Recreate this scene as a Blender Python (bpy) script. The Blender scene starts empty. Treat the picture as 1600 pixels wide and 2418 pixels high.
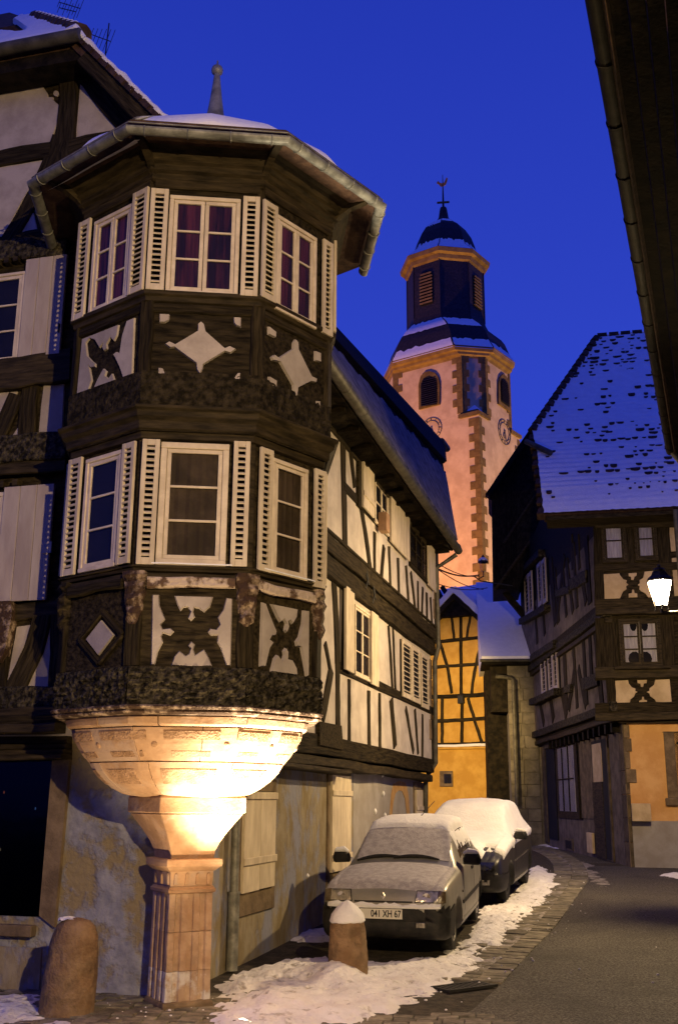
import bpy, bmesh, math, random
import numpy as np
from mathutils import Vector, Matrix, noise
random.seed(7)
R = math.radians
sc = bpy.context.scene
COL = sc.collection

# ------------------------------------------------------------------ camera
H, FPX, PITCH, ROLL = 1.75, 2520.0, R(15.1), R(0.38)
cam_d = bpy.data.cameras.new('camera')
cam = bpy.data.objects.new('camera', cam_d)
COL.objects.link(cam)
cam_d.sensor_fit = 'VERTICAL'
cam_d.sensor_height = 36.0
cam_d.lens = 36.0 * FPX / 2418.0
cam_d.clip_start = 0.05
cam_d.clip_end = 1500
_c, _s = math.cos(ROLL), math.sin(ROLL)
_R0, _U0 = Vector((1, 0, 0)), Vector((0, -math.sin(PITCH), math.cos(PITCH)))
CF = Vector((0, math.cos(PITCH), math.sin(PITCH)))
CR = _c * _R0 + _s * _U0
CU = -_s * _R0 + _c * _U0
CAM = Vector((0, 0, H))
cam.matrix_world = Matrix(((CR.x, CU.x, -CF.x, CAM.x), (CR.y, CU.y, -CF.y, CAM.y), (CR.z, CU.z, -CF.z, CAM.z), (0, 0, 0, 1)))
sc.camera = cam

# ------------------------------------------------------------------ dusk sky
world = bpy.data.worlds.new('World')
sc.world = world
world.use_nodes = True
wn, wl = world.node_tree.nodes, world.node_tree.links
wn.clear()
w_out = wn.new('ShaderNodeOutputWorld')
w_bg = wn.new('ShaderNodeBackground')
w_tc = wn.new('ShaderNodeTexCoord')
w_sep = wn.new('ShaderNodeSeparateXYZ')
w_rmp = wn.new('ShaderNodeValToRGB')
wl.new(w_tc.outputs['Generated'], w_sep.inputs[0])
wl.new(w_sep.outputs['Z'], w_rmp.inputs[0])
wl.new(w_rmp.outputs[0], w_bg.inputs[0])
wl.new(w_bg.outputs[0], w_out.inputs[0])
w_rmp.color_ramp.elements[0].position = 0.0
w_rmp.color_ramp.elements[0].color = (0.062, 0.10, 0.72, 1)
w_rmp.color_ramp.elements[1].position = 0.75
w_rmp.color_ramp.elements[1].color = (0.013, 0.032, 0.40, 1)
e = w_rmp.color_ramp.elements.new(0.3)
e.color = (0.030, 0.062, 0.59, 1)
w_bg.inputs[1].default_value = SKY_STRENGTH = 1.0

# the sun is below the horizon: only a breath of broad after-glow
sun_d = bpy.data.lights.new('sun', 'SUN')
sun_d.energy = 0.02
sun_d.angle = R(40)
sun_d.color = (0.75, 0.75, 1.0)
sun = bpy.data.objects.new('sun', sun_d)
COL.objects.link(sun)
sun.rotation_euler = (R(40), 0, R(-120))

sc.view_settings.view_transform = 'Standard'
sc.view_settings.look = 'None'
sc.view_settings.gamma = 1
sc.view_settings.use_curve_mapping = False
sc.view_settings.exposure = 0.0
sc.cycles.use_denoising = True
sc.cycles.sample_clamp_indirect = 4.0
sc.cycles.max_bounces = 6
sc.cycles.use_light_tree = True

# lamp settings used by the lamp builders further down (watts)
P_STREET, P_STREET2, P_UP, P_CHURCH_L, P_CHURCH_R, P_LANE = 1850, 5600, 4600, 30000, 24000, 4200
P_UP2 = 430
WARM = (1.0, 0.70, 0.335)

# ------------------------------------------------------------------ helpers
def ray(x, y):
    return CR * ((x - 800) / FPX) + CF - CU * ((y - 1209) / FPX)

def ground_z(y):
    t = min(1, max(0, (y - 11.5) / 13.0))
    return 0.42 * (t * t * (3 - 2 * t) * 0.5 + t * 0.5)

def gpx(x, y):
    """measured point of the photograph laid on the street"""
    d = ray(x, y)
    z = 0.0
    for _ in range(25):
        t = (z - H) / min(d.z, -1e-4)
        z = 0.5 * z + 0.5 * ground_z(CAM.y + t * d.y)
    p = CAM + d * t
    return Vector((p.x, p.y, z))

def zm(x0, y0, s):
    return lambda x, y: (x0 + x / s, y0 + y / s)
ZA, ZB, ZC, ZD, ZE = zm(0, 0, 1.742), zm(0, 600, 1.742), zm(0, 1000, 1.96), zm(0, 1300, 1.96), zm(0, 1700, 1.96)
G6, G7, ZT = zm(700, 780, 3.2925), zm(700, 1300, 3.386), zm(850, 400, 2.369)
S1, S2, S3, S4 = zm(1000, 1250, 2.963), zm(1140, 760, 3.409), zm(1200, 1180, 3.92), zm(1200, 1650, 3.92)
S5, S6, S8 = zm(700, 1850, 2.529), zm(1100, 1900, 3.136), zm(0, 1900, 2.24)
L1, L2, L3, L4 = zm(0, 0, 3.8225), zm(0, 580, 3.95), zm(0, 1120, 3.385), zm(130, 1660, 2.412)
L7, L8 = zm(900, 790, 4.3556), zm(950, 400, 5.926)
ID = lambda x, y: (x, y)

class MB:
    def __init__(s): s.v, s.f, s.g = [], [], {}
    def add(s, vs, fs):
        n = len(s.v)
        s.v += [Vector(v) for v in vs]
        s.f += [tuple(i + n for i in f) for f in fs]
        return s
    def hexa(s, p):   # 8 corners: bottom 4 then top 4
        return s.add(p, [(3, 2, 1, 0), (4, 5, 6, 7), (0, 1, 5, 4), (1, 2, 6, 5), (2, 3, 7, 6), (3, 0, 4, 7)])
    def box(s, lo, hi):
        (a, b, c), (d, e_, f) = lo, hi
        return s.hexa([(a, b, c), (d, b, c), (d, e_, c), (a, e_, c), (a, b, f), (d, b, f), (d, e_, f), (a, e_, f)])
    def rings(s, rs, cap0=True, cap1=True, closed=True):
        n = len(rs[0]); fs = []
        for i in range(len(rs) - 1):
            for j in range(n if closed else n - 1):
                k = (j + 1) % n
                fs.append((i * n + j, i * n + k, (i + 1) * n + k, (i + 1) * n + j))
        if cap0: fs.append(tuple(range(n - 1, -1, -1)))
        if cap1: fs.append(tuple((len(rs) - 1) * n + j for j in range(n)))
        return s.add([p for r in rs for p in r], fs)
    def tube(s, pts, rad, n=8, cap=True):
        pts = [Vector(p) for p in pts]
        rads = rad if isinstance(rad, (list, tuple)) else [rad] * len(pts)
        up = Vector((0, 0, 1)); rs = []
        prev = None
        for i, p in enumerate(pts):
            d = (pts[min(i + 1, len(pts) - 1)] - pts[max(i - 1, 0)]).normalized()
            a = prev - d * prev.dot(d) if prev is not None else (up.cross(d) if abs(d.z) < 0.95 else Vector((1, 0, 0)).cross(d))
            a.normalize(); prev = a
            b = d.cross(a)
            rs.append([p + (a * math.cos(2 * math.pi * k / n) + b * math.sin(2 * math.pi * k / n)) * rads[i] for k in range(n)])
        return s.rings(rs, cap, cap)
    def lathe(s, prof, c=(0, 0, 0), n=16, a0=0.0):
        c = Vector(c)
        return s.rings([[c + Vector((r * math.cos(a0 + 2 * math.pi * k / n), r * math.sin(a0 + 2 * math.pi * k / n), z)) for k in range(n)] for r, z in prof])
    def mesh(s, name, off=None):
        me = bpy.data.meshes.new(name)
        o = off or Vector((0, 0, 0))
        me.from_pydata([tuple(v - o) for v in s.v], [], s.f)
        me.update()
        at = me.attributes.new('grain', 'FLOAT_VECTOR', 'POINT')
        at.data.foreach_set('vector', [c for i, v in enumerate(s.v) for c in s.g.get(i, tuple(v))])
        return me

WM = {}   # world translation of every parent
def finish(me, smooth=False, bevel=0.0, seg=1):
    bm = bmesh.new(); bm.from_mesh(me)
    bmesh.ops.recalc_face_normals(bm, faces=bm.faces)
    if bevel > 0:
        es = [e_ for e_ in bm.edges if len(e_.link_faces) == 2 and e_.calc_face_angle(0) > 0.5]
        bmesh.ops.bevel(bm, geom=es, offset=bevel, segments=seg, affect='EDGES', clamp_overlap=True)
    bm.to_mesh(me); bm.free()
    if smooth:
        me.polygons.foreach_set('use_smooth', [True] * len(me.polygons))
        try: me.set_sharp_from_angle(angle=R(40))
        except Exception: pass

def props(o, label=None, cat=None, group=None, kind=None):
    if label: o['label'] = label
    if cat: o['category'] = cat
    if group: o['group'] = group
    if kind: o['kind'] = kind
    return o

def thing(name, label, cat, loc=(0, 0, 0), group=None):
    o = bpy.data.objects.new(name, None)
    o.empty_display_size = 0.1
    COL.objects.link(o)
    o.location = loc
    WM[o.name] = Vector(loc)
    return props(o, label, cat, group)

def link(name, mb, mat, parent=None, smooth=False, bevel=0.0, seg=1, local=False, **kw):
    """one mesh object from world-space geometry (or the parent's space if local)"""
    off = Vector((0, 0, 0))
    if parent is not None and not local: off = WM[parent.name]
    loc = None
    if parent is None and not local and mb.v:   # top-level mesh: origin at its own base
        lo = Vector((min(v.x for v in mb.v), min(v.y for v in mb.v), min(v.z for v in mb.v)))
        hi = Vector((max(v.x for v in mb.v), max(v.y for v in mb.v), 0))
        loc = Vector(((lo.x + hi.x) / 2, (lo.y + hi.y) / 2, lo.z)); off = loc
    me = mb.mesh(name, off)
    finish(me, smooth, bevel, seg)
    if mat is not None: me.materials.append(mat)
    o = bpy.data.objects.new(name, me)
    COL.objects.link(o)
    if loc is not None: o.location = loc
    if parent is not None:
        o.parent = parent
        WM[o.name] = WM[parent.name]
    else:
        WM[o.name] = off
    return props(o, kw.get('label'), kw.get('cat'), kw.get('group'), kw.get('kind'))

def piece(name, me, mw, parent, **kw):
    """one more object on shared mesh data; mw in world space"""
    o = bpy.data.objects.new(name, me)
    COL.objects.link(o)
    o.parent = parent
    o.matrix_local = Matrix.Translation(-WM[parent.name]) @ mw
    WM[o.name] = mw.to_translation()
    return props(o, **kw)

class Face:
    """a wall plane: u along it, v = height, d = out of it"""
    def __init__(s, p0, az, d=0.0):
        a = R(az)
        s.N = Vector((math.sin(a), -math.cos(a), 0)); s.U = Vector((math.cos(a), math.sin(a), 0))
        s.p0 = Vector((p0[0], p0[1], 0)) + s.N * d; s.az = az
    def at(s, d): return Face(s.p0, s.az, d)
    def P(s, u, v, d=0.0): return s.p0 + s.U * u + Vector((0, 0, v)) + s.N * d
    def px(s, x, y, d=0.0):
        r = ray(x, y)
        t = (s.p0 + s.N * d - CAM).dot(s.N) / r.dot(s.N)
        q = CAM + r * t - s.p0
        return (q.dot(s.U), q.z)
    def pts(s, Z, lst, d=0.0): return [s.px(*Z(*p), d) for p in lst]
    def rect(s, Z, q, d=0.0):
        """four measured corners (tl,tr,br,bl) -> u0,u1,v0,v1"""
        p = s.pts(Z, q, d)
        return ((p[0][0] + p[3][0]) / 2, (p[1][0] + p[2][0]) / 2, (p[2][1] + p[3][1]) / 2, (p[0][1] + p[1][1]) / 2)
    def box(s, mb, u0, u1, v0, v1, d0, d1):
        return mb.hexa([s.P(u0, v0, d0), s.P(u1, v0, d0), s.P(u1, v0, d1), s.P(u0, v0, d1), s.P(u0, v1, d0), s.P(u1, v1, d0), s.P(u1, v1, d1), s.P(u0, v1, d1)])
    def prism(s, mb, poly, d0, d1, inset=0.0):
        n = len(poly)
        ar = sum(poly[i][0] * poly[(i + 1) % n][1] - poly[(i + 1) % n][0] * poly[i][1] for i in range(n))
        if ar < 0: poly = poly[::-1]
        top = poly
        if inset:
            top = []
            for i in range(n):
                a, b, c = Vector(poly[i - 1]), Vector(poly[i]), Vector(poly[(i + 1) % n])
                e0, e1_ = (b - a), (c - b)
                if e0.length < 1e-6 or e1_.length < 1e-6: top.append(tuple(b)); continue
                n0 = Vector((-e0.y, e0.x)).normalized(); n1 = Vector((-e1_.y, e1_.x)).normalized()
                m = n0 + n1
                if m.length < 0.3: m = n0
                m = m.normalized() * min(2.0, 1 / max(0.4, m.normalized().dot(n0)))
                top.append(tuple(b + m * inset))
        return mb.rings([[s.P(u, v, d0) for u, v in poly], [s.P(u, v, d1) for u, v in top]])
    def beam(s, mb, p, q, w, d0, d1, jit=0.008, curve=0.0, w1=None):
        """hand-hewn timber from p to q (u,v), with uneven edges"""
        a, b = Vector(p), Vector(q)
        L = (b - a).length
        t = (b - a) / max(L, 1e-6); n = Vector((-t.y, t.x))
        k = max(2, min(9, int(L / 0.22) + 1)); rs = []
        w1 = w if w1 is None else w1
        gr = []
        for i in range(k + 1):
            f = i / k
            c = a + t * (L * f) + n * (curve * math.sin(math.pi * f) + random.uniform(-jit, jit))
            hw = (w + (w1 - w) * f) / 2
            h0, h1 = hw + random.uniform(-jit, jit), hw + random.uniform(-jit, jit)
            dd = d1 + random.uniform(-jit, jit) * 0.5
            ch = min(0.012, hw * 0.4)
            l, r_ = c + n * h0, c - n * h1
            l2, r2 = c + n * (h0 - ch), c - n * (h1 - ch)
            gr += [(L * f, q, 0.) for q in (-hw * 1.6, -hw * 1.2, -hw, hw, hw * 1.2, hw * 1.6)]
            rs.append([s.P(l.x, l.y, d0), s.P(l.x, l.y, dd - ch), s.P(l2.x, l2.y, dd), s.P(r2.x, r2.y, dd), s.P(r_.x, r_.y, dd - ch), s.P(r_.x, r_.y, d0)])
        n0 = len(mb.v)
        for i, q in enumerate(gr): mb.g[n0 + i] = q
        return mb.rings(rs)

def circ(u, v, r, n=10, sv=1.0):
    return [(u + r * math.cos(2 * math.pi * i / n), v + r * sv * math.sin(2 * math.pi * i / n)) for i in range(n)]

# ------------------------------------------------------------------ materials
def srgb(r, g, b):
    f = lambda c: (c / 255 / 12.92) if c <= 10 else ((c / 255 + 0.055) / 1.055) ** 2.4
    return (f(r), f(g), f(b), 1)

def pmat(name, c1, c2, scale=4.0, rough=0.8, bump=0.25, bscale=30.0, stretch=(1, 1, 1), lo=0.4, hi=0.62, spec=0.3, detail=6.0,
         c3=None, scale3=1.3, lo3=0.5, hi3=0.6, metal=0.0, vary=0.12, bdist=0.02, rough2=None, grain=False):
    m = bpy.data.materials.new(name); m.use_nodes = True
    N, L = m.node_tree.nodes, m.node_tree.links
    b = N['Principled BSDF']
    tc, mp, oi = N.new('ShaderNodeTexCoord'), N.new('ShaderNodeMapping'), N.new('ShaderNodeObjectInfo')
    mul = N.new('ShaderNodeVectorMath'); mul.operation = 'SCALE'; mul.inputs['Scale'].default_value = 37.0
    cmb = N.new('ShaderNodeCombineXYZ')
    for i in range(3): L.new(oi.outputs['Random'], cmb.inputs[i])
    L.new(cmb.outputs[0], mul.inputs[0])
    if grain:
        an = N.new('ShaderNodeAttribute'); an.attribute_name = 'grain'; L.new(an.outputs['Vector'], mp.inputs['Vector'])
    else: L.new(tc.outputs['Object'], mp.inputs['Vector']); L.new(mul.outputs[0], mp.inputs['Location'])
    mp.inputs['Scale'].default_value = stretch
    n1 = N.new('ShaderNodeTexNoise'); n1.inputs['Scale'].default_value = scale; n1.inputs['Detail'].default_value = detail
    n1.inputs['Roughness'].default_value = 0.62
    L.new(mp.outputs[0], n1.inputs['Vector'])
    r1 = N.new('ShaderNodeValToRGB'); r1.color_ramp.elements[0].position = lo; r1.color_ramp.elements[1].position = hi
    r1.color_ramp.elements[0].color = tuple(c1[:3]) + (1,); r1.color_ramp.elements[1].color = tuple(c2[:3]) + (1,)
    L.new(n1.outputs['Fac'], r1.inputs[0])
    col = r1.outputs[0]; hgt = None
    if c3 is not None:
        n3 = N.new('ShaderNodeTexNoise'); n3.inputs['Scale'].default_value = scale3; n3.inputs['Detail'].default_value = 8; n3.inputs['Roughness'].default_value = 0.65
        L.new(mp.outputs[0], n3.inputs['Vector'])
        r3 = N.new('ShaderNodeValToRGB'); r3.color_ramp.elements[0].position = lo3; r3.color_ramp.elements[1].position = hi3
        L.new(n3.outputs['Fac'], r3.inputs[0])
        mx = N.new('ShaderNodeMix'); mx.data_type = 'RGBA'
        L.new(r3.outputs[0], mx.inputs['Factor']); L.new(col, mx.inputs['A']); mx.inputs['B'].default_value = tuple(c3[:3]) + (1,)
        col = mx.outputs['Result']; hgt = r3.outputs[0]
    if vary:
        hv = N.new('ShaderNodeHueSaturation')
        mr = N.new('ShaderNodeMapRange'); mr.inputs['To Min'].default_value = 1 - vary; mr.inputs['To Max'].default_value = 1 + vary
        L.new(oi.outputs['Random'], mr.inputs['Value']); L.new(mr.outputs[0], hv.inputs['Value'])
        L.new(col, hv.inputs['Color']); col = hv.outputs[0]
    L.new(col, b.inputs['Base Color'])
    b.inputs['Roughness'].default_value = rough
    b.inputs['Metallic'].default_value = metal
    b.inputs['Specular IOR Level'].default_value = spec
    if rough2 is not None:
        mrr = N.new('ShaderNodeMapRange'); mrr.inputs['From Min'].default_value = lo; mrr.inputs['From Max'].default_value = hi
        mrr.inputs['To Min'].default_value = rough; mrr.inputs['To Max'].default_value = rough2
        L.new(n1.outputs['Fac'], mrr.inputs['Value']); L.new(mrr.outputs[0], b.inputs['Roughness'])
    if bump:
        nb = N.new('ShaderNodeTexNoise'); nb.inputs['Scale'].default_value = bscale; nb.inputs['Detail'].default_value = 5
        L.new(mp.outputs[0], nb.inputs['Vector'])
        h = nb.outputs['Fac']
        if hgt is not None:
            ma = N.new('ShaderNodeMath'); ma.operation = 'MULTIPLY_ADD'; ma.inputs[1].default_value = -0.6
            L.new(hgt, ma.inputs[0]); L.new(h, ma.inputs[2]); h = ma.outputs[0]
        bp = N.new('ShaderNodeBump'); bp.inputs['Strength'].default_value = bump; bp.inputs['Distance'].default_value = bdist
        L.new(h, bp.inputs['Height']); L.new(bp.outputs[0], b.inputs['Normal'])
    return m

def emat(name, col, strength):
    m = bpy.data.materials.new(name); m.use_nodes = True
    b = m.node_tree.nodes['Principled BSDF']
    b.inputs['Base Color'].default_value = (0.8, 0.7, 0.5, 1)
    b.inputs['Emission Color'].default_value = tuple(col[:3]) + (1,)
    b.inputs['Emission Strength'].default_value = strength
    return m

def lampglass(name, col, strength):
    """glowing lantern pane that still lets its bulb shine out"""
    m = bpy.data.materials.new(name); m.use_nodes = True
    N, L = m.node_tree.nodes, m.node_tree.links
    out = N['Material Output']; N.remove(N['Principled BSDF'])
    e_, t, a = N.new('ShaderNodeEmission'), N.new('ShaderNodeBsdfTransparent'), N.new('ShaderNodeAddShader')
    e_.inputs['Color'].default_value = tuple(col) + (1,); e_.inputs['Strength'].default_value = strength
    L.new(e_.outputs[0], a.inputs[0]); L.new(t.outputs[0], a.inputs[1]); L.new(a.outputs[0], out.inputs['Surface'])
    return m

def glassmat(name, tint, rough=0.06, refl=(0.34, 0.27, 0.27)):
    """old window glass: mirrors the street and lets a little of the room through"""
    m = bpy.data.materials.new(name); m.use_nodes = True
    N, L = m.node_tree.nodes, m.node_tree.links
    out = N['Material Output']; N.remove(N['Principled BSDF'])
    g, t, mx, fr = N.new('ShaderNodeBsdfGlossy'), N.new('ShaderNodeBsdfTransparent'), N.new('ShaderNodeMixShader'), N.new('ShaderNodeFresnel')
    g.inputs['Roughness'].default_value = rough
    g.inputs['Color'].default_value = tuple(refl) + (1,)
    t.inputs['Color'].default_value = tuple(tint) + (1,)
    fr.inputs['IOR'].default_value = 1.75
    nz = N.new('ShaderNodeTexNoise'); nz.inputs['Scale'].default_value = 5.0
    bp = N.new('ShaderNodeBump'); bp.inputs['Strength'].default_value = 0.08; bp.inputs['Distance'].default_value = 0.02
    tc = N.new('ShaderNodeTexCoord'); L.new(tc.outputs['Object'], nz.inputs['Vector'])
    L.new(nz.outputs['Fac'], bp.inputs['Height']); L.new(bp.outputs[0], g.inputs['Normal'])
    geo, sub = N.new('ShaderNodeNewGeometry'), N.new('ShaderNodeMath'); sub.operation = 'MULTIPLY'; inv = N.new('ShaderNodeMath'); inv.operation = 'SUBTRACT'; inv.inputs[0].default_value = 1.0
    L.new(geo.outputs['Backfacing'], inv.inputs[1]); L.new(inv.outputs[0], sub.inputs[0]); L.new(fr.outputs[0], sub.inputs[1])
    L.new(sub.outputs[0], mx.inputs[0]); L.new(t.outputs[0], mx.inputs[1]); L.new(g.outputs[0], mx.inputs[2])
    L.new(mx.outputs[0], out.inputs['Surface'])
    return m

M = {}
M['timber'] = pmat('dark_timber', (0.008, 0.006, 0.003), (0.050, 0.038, 0.0195), grain=True, spec=0.08, lo=.36, hi=.70, scale=26, rough=0.8, bump=0.9, bscale=40, stretch=(.10, 1, 1), vary=0.25, bdist=0.02)
M['timber_worn'] = pmat('worn_timber', (0.055, 0.030, 0.016), (0.40, 0.30, 0.21), scale=9, lo=0.50, hi=0.66, rough=0.85, bump=1.0, bscale=30, vary=0.1, bdist=0.03)
M['carved'] = pmat('carved_frieze_wood', (0.012, 0.010, 0.006), (0.105, 0.088, 0.055), spec=0.1, scale=18, lo=0.42, hi=0.68, rough=0.75, bump=1.0, bscale=20, vary=0.1, bdist=0.06)
M['brown_wood'] = pmat('brown_moulding_wood', (0.016, 0.012, 0.006), (0.058, 0.043, 0.022), spec=0.12, stretch=(.2, .2, 1.3), lo=.36, hi=.68, scale=18, rough=0.7, bump=0.5, bscale=30, vary=0.12)
M['black_wood'] = pmat('soot_dark_boards', (0.005, 0.004, 0.003), (0.018, 0.014, 0.009), spec=0.08, scale=6, rough=0.75, bump=0.5, bscale=30, vary=0.3)
M['plaster'] = pmat('grey_pink_plaster', (0.33, 0.285, 0.245), (0.45, 0.395, 0.34), scale=3, rough=0.9, bump=0.25, bscale=60, vary=0.06, bdist=0.01)
M['plaster_wing'] = pmat('cream_plaster', (0.41, 0.36, 0.31), (0.53, 0.475, 0.41), scale=3, rough=0.9, bump=0.25, bscale=60, vary=0.06, bdist=0.01)
M['blue_plaster'] = pmat('peeling_blue_plaster', (0.20, 0.205, 0.25), (0.29, 0.295, 0.335), scale=6, rough=0.9, bump=0.7, bscale=14, c3=(0.25, 0.20, 0.11), scale3=1.7, lo3=0.455, hi3=0.53, vary=0, bdist=0.03)
M['ochre_plaster'] = pmat('streaked_ochre_plaster', (0.20, 0.155, 0.085), (0.28, 0.24, 0.17), scale=4, rough=0.92, bump=0.8, bscale=11, c3=(0.23, 0.235, 0.30), scale3=2.2, lo3=0.47, hi3=0.58, stretch=(1, 1, 0.6), vary=0, bdist=0.02)
M['grey_plaster'] = pmat('grey_render', (0.26, 0.235, 0.21), (0.33, 0.31, 0.29), scale=2.2, rough=0.92, bump=0.35, bscale=30, vary=0, bdist=0.01)
M['paint_ring'] = pmat('ochre_bare_patch', (0.36, 0.20, 0.07), (0.44, 0.28, 0.12), scale=6, rough=0.9, bump=0.3, bscale=40, vary=0)
M['shutter'] = pmat('cream_shutter_paint', (0.50, 0.42, 0.30), (0.66, 0.57, 0.42), scale=5, rough=0.6, bump=0.2, bscale=40, stretch=(1, 1, 0.4), vary=0.06, bdist=0.01)
M['shutter_grey'] = pmat('grey_shutter_paint', (0.36, 0.30, 0.27), (0.47, 0.41, 0.37), scale=4, rough=0.7, bump=0.3, bscale=30, stretch=(1, 1, 0.25), vary=0.05, bdist=0.01)
M['window'] = pmat('window_paint', (0.56, 0.47, 0.34), (0.70, 0.60, 0.45), scale=6, rough=0.55, bump=0.1, bscale=40, vary=0.05)
M['stone'] = pmat('rose_sandstone', (0.25, 0.148, 0.080), (0.37, 0.235, 0.138), scale=3.5, rough=0.85, bump=0.45, bscale=34, c3=(0.32, 0.225, 0.16), scale3=2.0, vary=0.06, bdist=0.012)
M['stone_low'] = pmat('limewashed_sandstone', (0.36, 0.24, 0.15), (0.50, 0.36, 0.24), scale=4, rough=0.9, bump=0.6, bscale=26, c3=(0.60, 0.55, 0.50), scale3=4.5, lo3=0.44, hi3=0.54, vary=0.05, bdist=0.015)
M['stone_brown'] = pmat('brown_sandstone', (0.12, 0.085, 0.05), (0.22, 0.16, 0.095), scale=4, rough=0.9, bump=0.4, bscale=30, vary=0.15)
M['relief'] = pmat('pecked_sandstone', (0.20, 0.115, 0.06), (0.33, 0.205, 0.12), scale=10, rough=0.9, bump=1.0, bscale=55, vary=0.08, bdist=0.02)
M['bollard'] = pmat('bollard_sandstone', (0.19, 0.115, 0.060), (0.28, 0.185, 0.105), scale=6, rough=0.92, bump=1.0, bscale=34, c3=(0.13, 0.088, 0.05), scale3=3.2, lo3=.5, hi3=.68, vary=0.06, bdist=0.02)
M['snow'] = pmat('snow', (0.80, 0.80, 0.82), (0.86, 0.86, 0.87), scale=6, rough=0.7, bump=0.5, bscale=28, vary=0, bdist=0.025, spec=0.2)
M['snow_dirty'] = pmat('trodden_snow', (0.84, 0.83, 0.83), (0.74, 0.72, 0.71), scale=3, rough=0.75, bump=0.7, bscale=22, c3=(0.36, 0.32, 0.29), scale3=7, lo3=0.57, hi3=0.70, vary=0, bdist=0.03, spec=0.2)
M['snow_thin'] = pmat('frosty_snow_on_car', (0.34, 0.32, 0.34), (0.46, 0.44, 0.46), scale=14, rough=0.75, bump=0.6, bscale=70, vary=0, bdist=0.012, spec=0.2)
M['zinc'] = pmat('zinc_gutter', (0.13, 0.13, 0.115), (0.27, 0.27, 0.24), scale=7, rough=0.55, bump=0.1, bscale=20, metal=0.35, vary=0.05)
M['zinc_dark'] = pmat('dull_zinc_gutter', (0.05, 0.046, 0.035), (0.10, 0.092, 0.07), scale=6, rough=0.6, bump=0.15, bscale=20, metal=0.2, vary=0.08)
M['iron'] = pmat('black_iron', (0.012, 0.012, 0.012), (0.03, 0.028, 0.025), scale=10, rough=0.6, bump=0.1, bscale=30, vary=0.1)
M['tile'] = pmat('clay_roof_tile', (0.035, 0.018, 0.012), (0.075, 0.042, 0.026), scale=9, rough=0.85, bump=0.4, bscale=30, vary=0.35)
M['slate'] = pmat('slate_cladding', (0.012, 0.010, 0.016), (0.030, 0.022, 0.032), scale=9, rough=0.65, bump=0.5, bscale=20, vary=0.25)
M['dark'] = pmat('dark_interior', (0.006, 0.006, 0.009), (0.012, 0.011, 0.014), scale=3, rough=0.9, bump=0, vary=0)
M['glass'] = glassmat('old_window_glass', (0.88, 0.88, 0.90))
M['curtain'] = pmat('dusky_red_curtain', (0.020, 0.010, 0.022), (0.15, 0.035, 0.06), scale=9, rough=0.9, bump=0.4, bscale=20, stretch=(1, 1, 0.08), vary=0.1)
M['net'] = pmat('white_net_curtain', (0.42, 0.40, 0.42), (0.62, 0.60, 0.62), scale=22, rough=0.95, bump=0.4, bscale=30, stretch=(1, 1, 0.1), vary=0.08)
M['blind'] = pmat('drawn_slatted_blind', (0.06, 0.042, 0.02), (0.12, 0.085, 0.045), scale=4, rough=0.7, bump=0.2, bscale=20, vary=0.1)
M['orange'] = pmat('orange_plaster', (0.50, 0.275, 0.045), (0.62, 0.37, 0.075), scale=2.5, rough=0.9, bump=0.3, bscale=30, vary=0, bdist=0.01)
M['orange2'] = pmat('terracotta_plaster', (0.56, 0.30, 0.10), (0.68, 0.40, 0.16), scale=2, rough=0.9, bump=0.3, bscale=30, vary=0, bdist=0.01)
M['ochre_infill'] = pmat('pale_ochre_infill', (0.40, 0.30, 0.17), (0.54, 0.42, 0.26), scale=2.5, rough=0.9, bump=0.3, bscale=30, vary=0.06, bdist=0.01)
M['church'] = pmat('church_plaster', (0.50, 0.36, 0.22), (0.64, 0.48, 0.30), scale=1.2, rough=0.92, bump=0.3, bscale=12, vary=0, bdist=0.02)
M['church_stone'] = pmat('church_quoin_stone', (0.125, 0.078, 0.024), (0.20, 0.13, 0.042), scale=3, rough=0.9, bump=0.4, bscale=12, vary=0.12, bdist=0.02)
M['gold_wood'] = pmat('ochre_painted_cornice', (0.17, 0.10, 0.03), (0.26, 0.165, 0.05), scale=2, rough=0.7, bump=0.2, bscale=12, vary=0.05)
M['asphalt'] = pmat('asphalt', (0.018, 0.016, 0.013), (0.125, 0.112, 0.095), scale=42, detail=3, rough=0.85, bump=1.0, bscale=75, c3=(0.035, 0.032, 0.027), scale3=0.8, lo3=0.50, hi3=0.72, vary=0, rough2=0.55, bdist=0.02, lo=0.33, hi=0.68)
M['paving'] = pmat('granite_paving', (0.095, 0.085, 0.062), (0.22, 0.195, 0.145), scale=7, rough=0.85, bump=0.6, bscale=40, vary=0.3, bdist=0.015)
M['earth'] = pmat('wet_dark_ground', (0.022, 0.018, 0.013), (0.06, 0.048, 0.034), scale=9, rough=0.9, bump=0.9, bscale=30, vary=0, bdist=0.03)
M['masonry'] = pmat('grey_ashlar', (0.10, 0.088, 0.068), (0.17, 0.15, 0.115), scale=3, rough=0.9, bump=0.4, bscale=20, vary=0.2)

M['snow_shaded'] = pmat('shade_toned_snow', (0.07, 0.065, 0.065), (0.20, 0.185, 0.19), scale=5, rough=0.85, bump=0.6, bscale=14, stretch=(1, 1, 1), vary=0, bdist=0.03)  # snow toned grey: the roof's lack of lamplight is in the colour
M['plaster_shaded'] = pmat('shaded_brown_plaster', (0.09, 0.07, 0.05), (0.17, 0.135, 0.10), scale=3, rough=0.92, bump=0.4, bscale=30, vary=0.05, bdist=0.01)  # the unlit flank's shade is mixed into this plaster colour
M['stone_shaded'] = pmat('shaded_sandstone', (0.06, 0.045, 0.026), (0.13, 0.095, 0.055), scale=4, rough=0.9, bump=0.4, bscale=30, vary=0.12)  # darker copy of the brown sandstone, shade of the flank painted in

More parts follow.
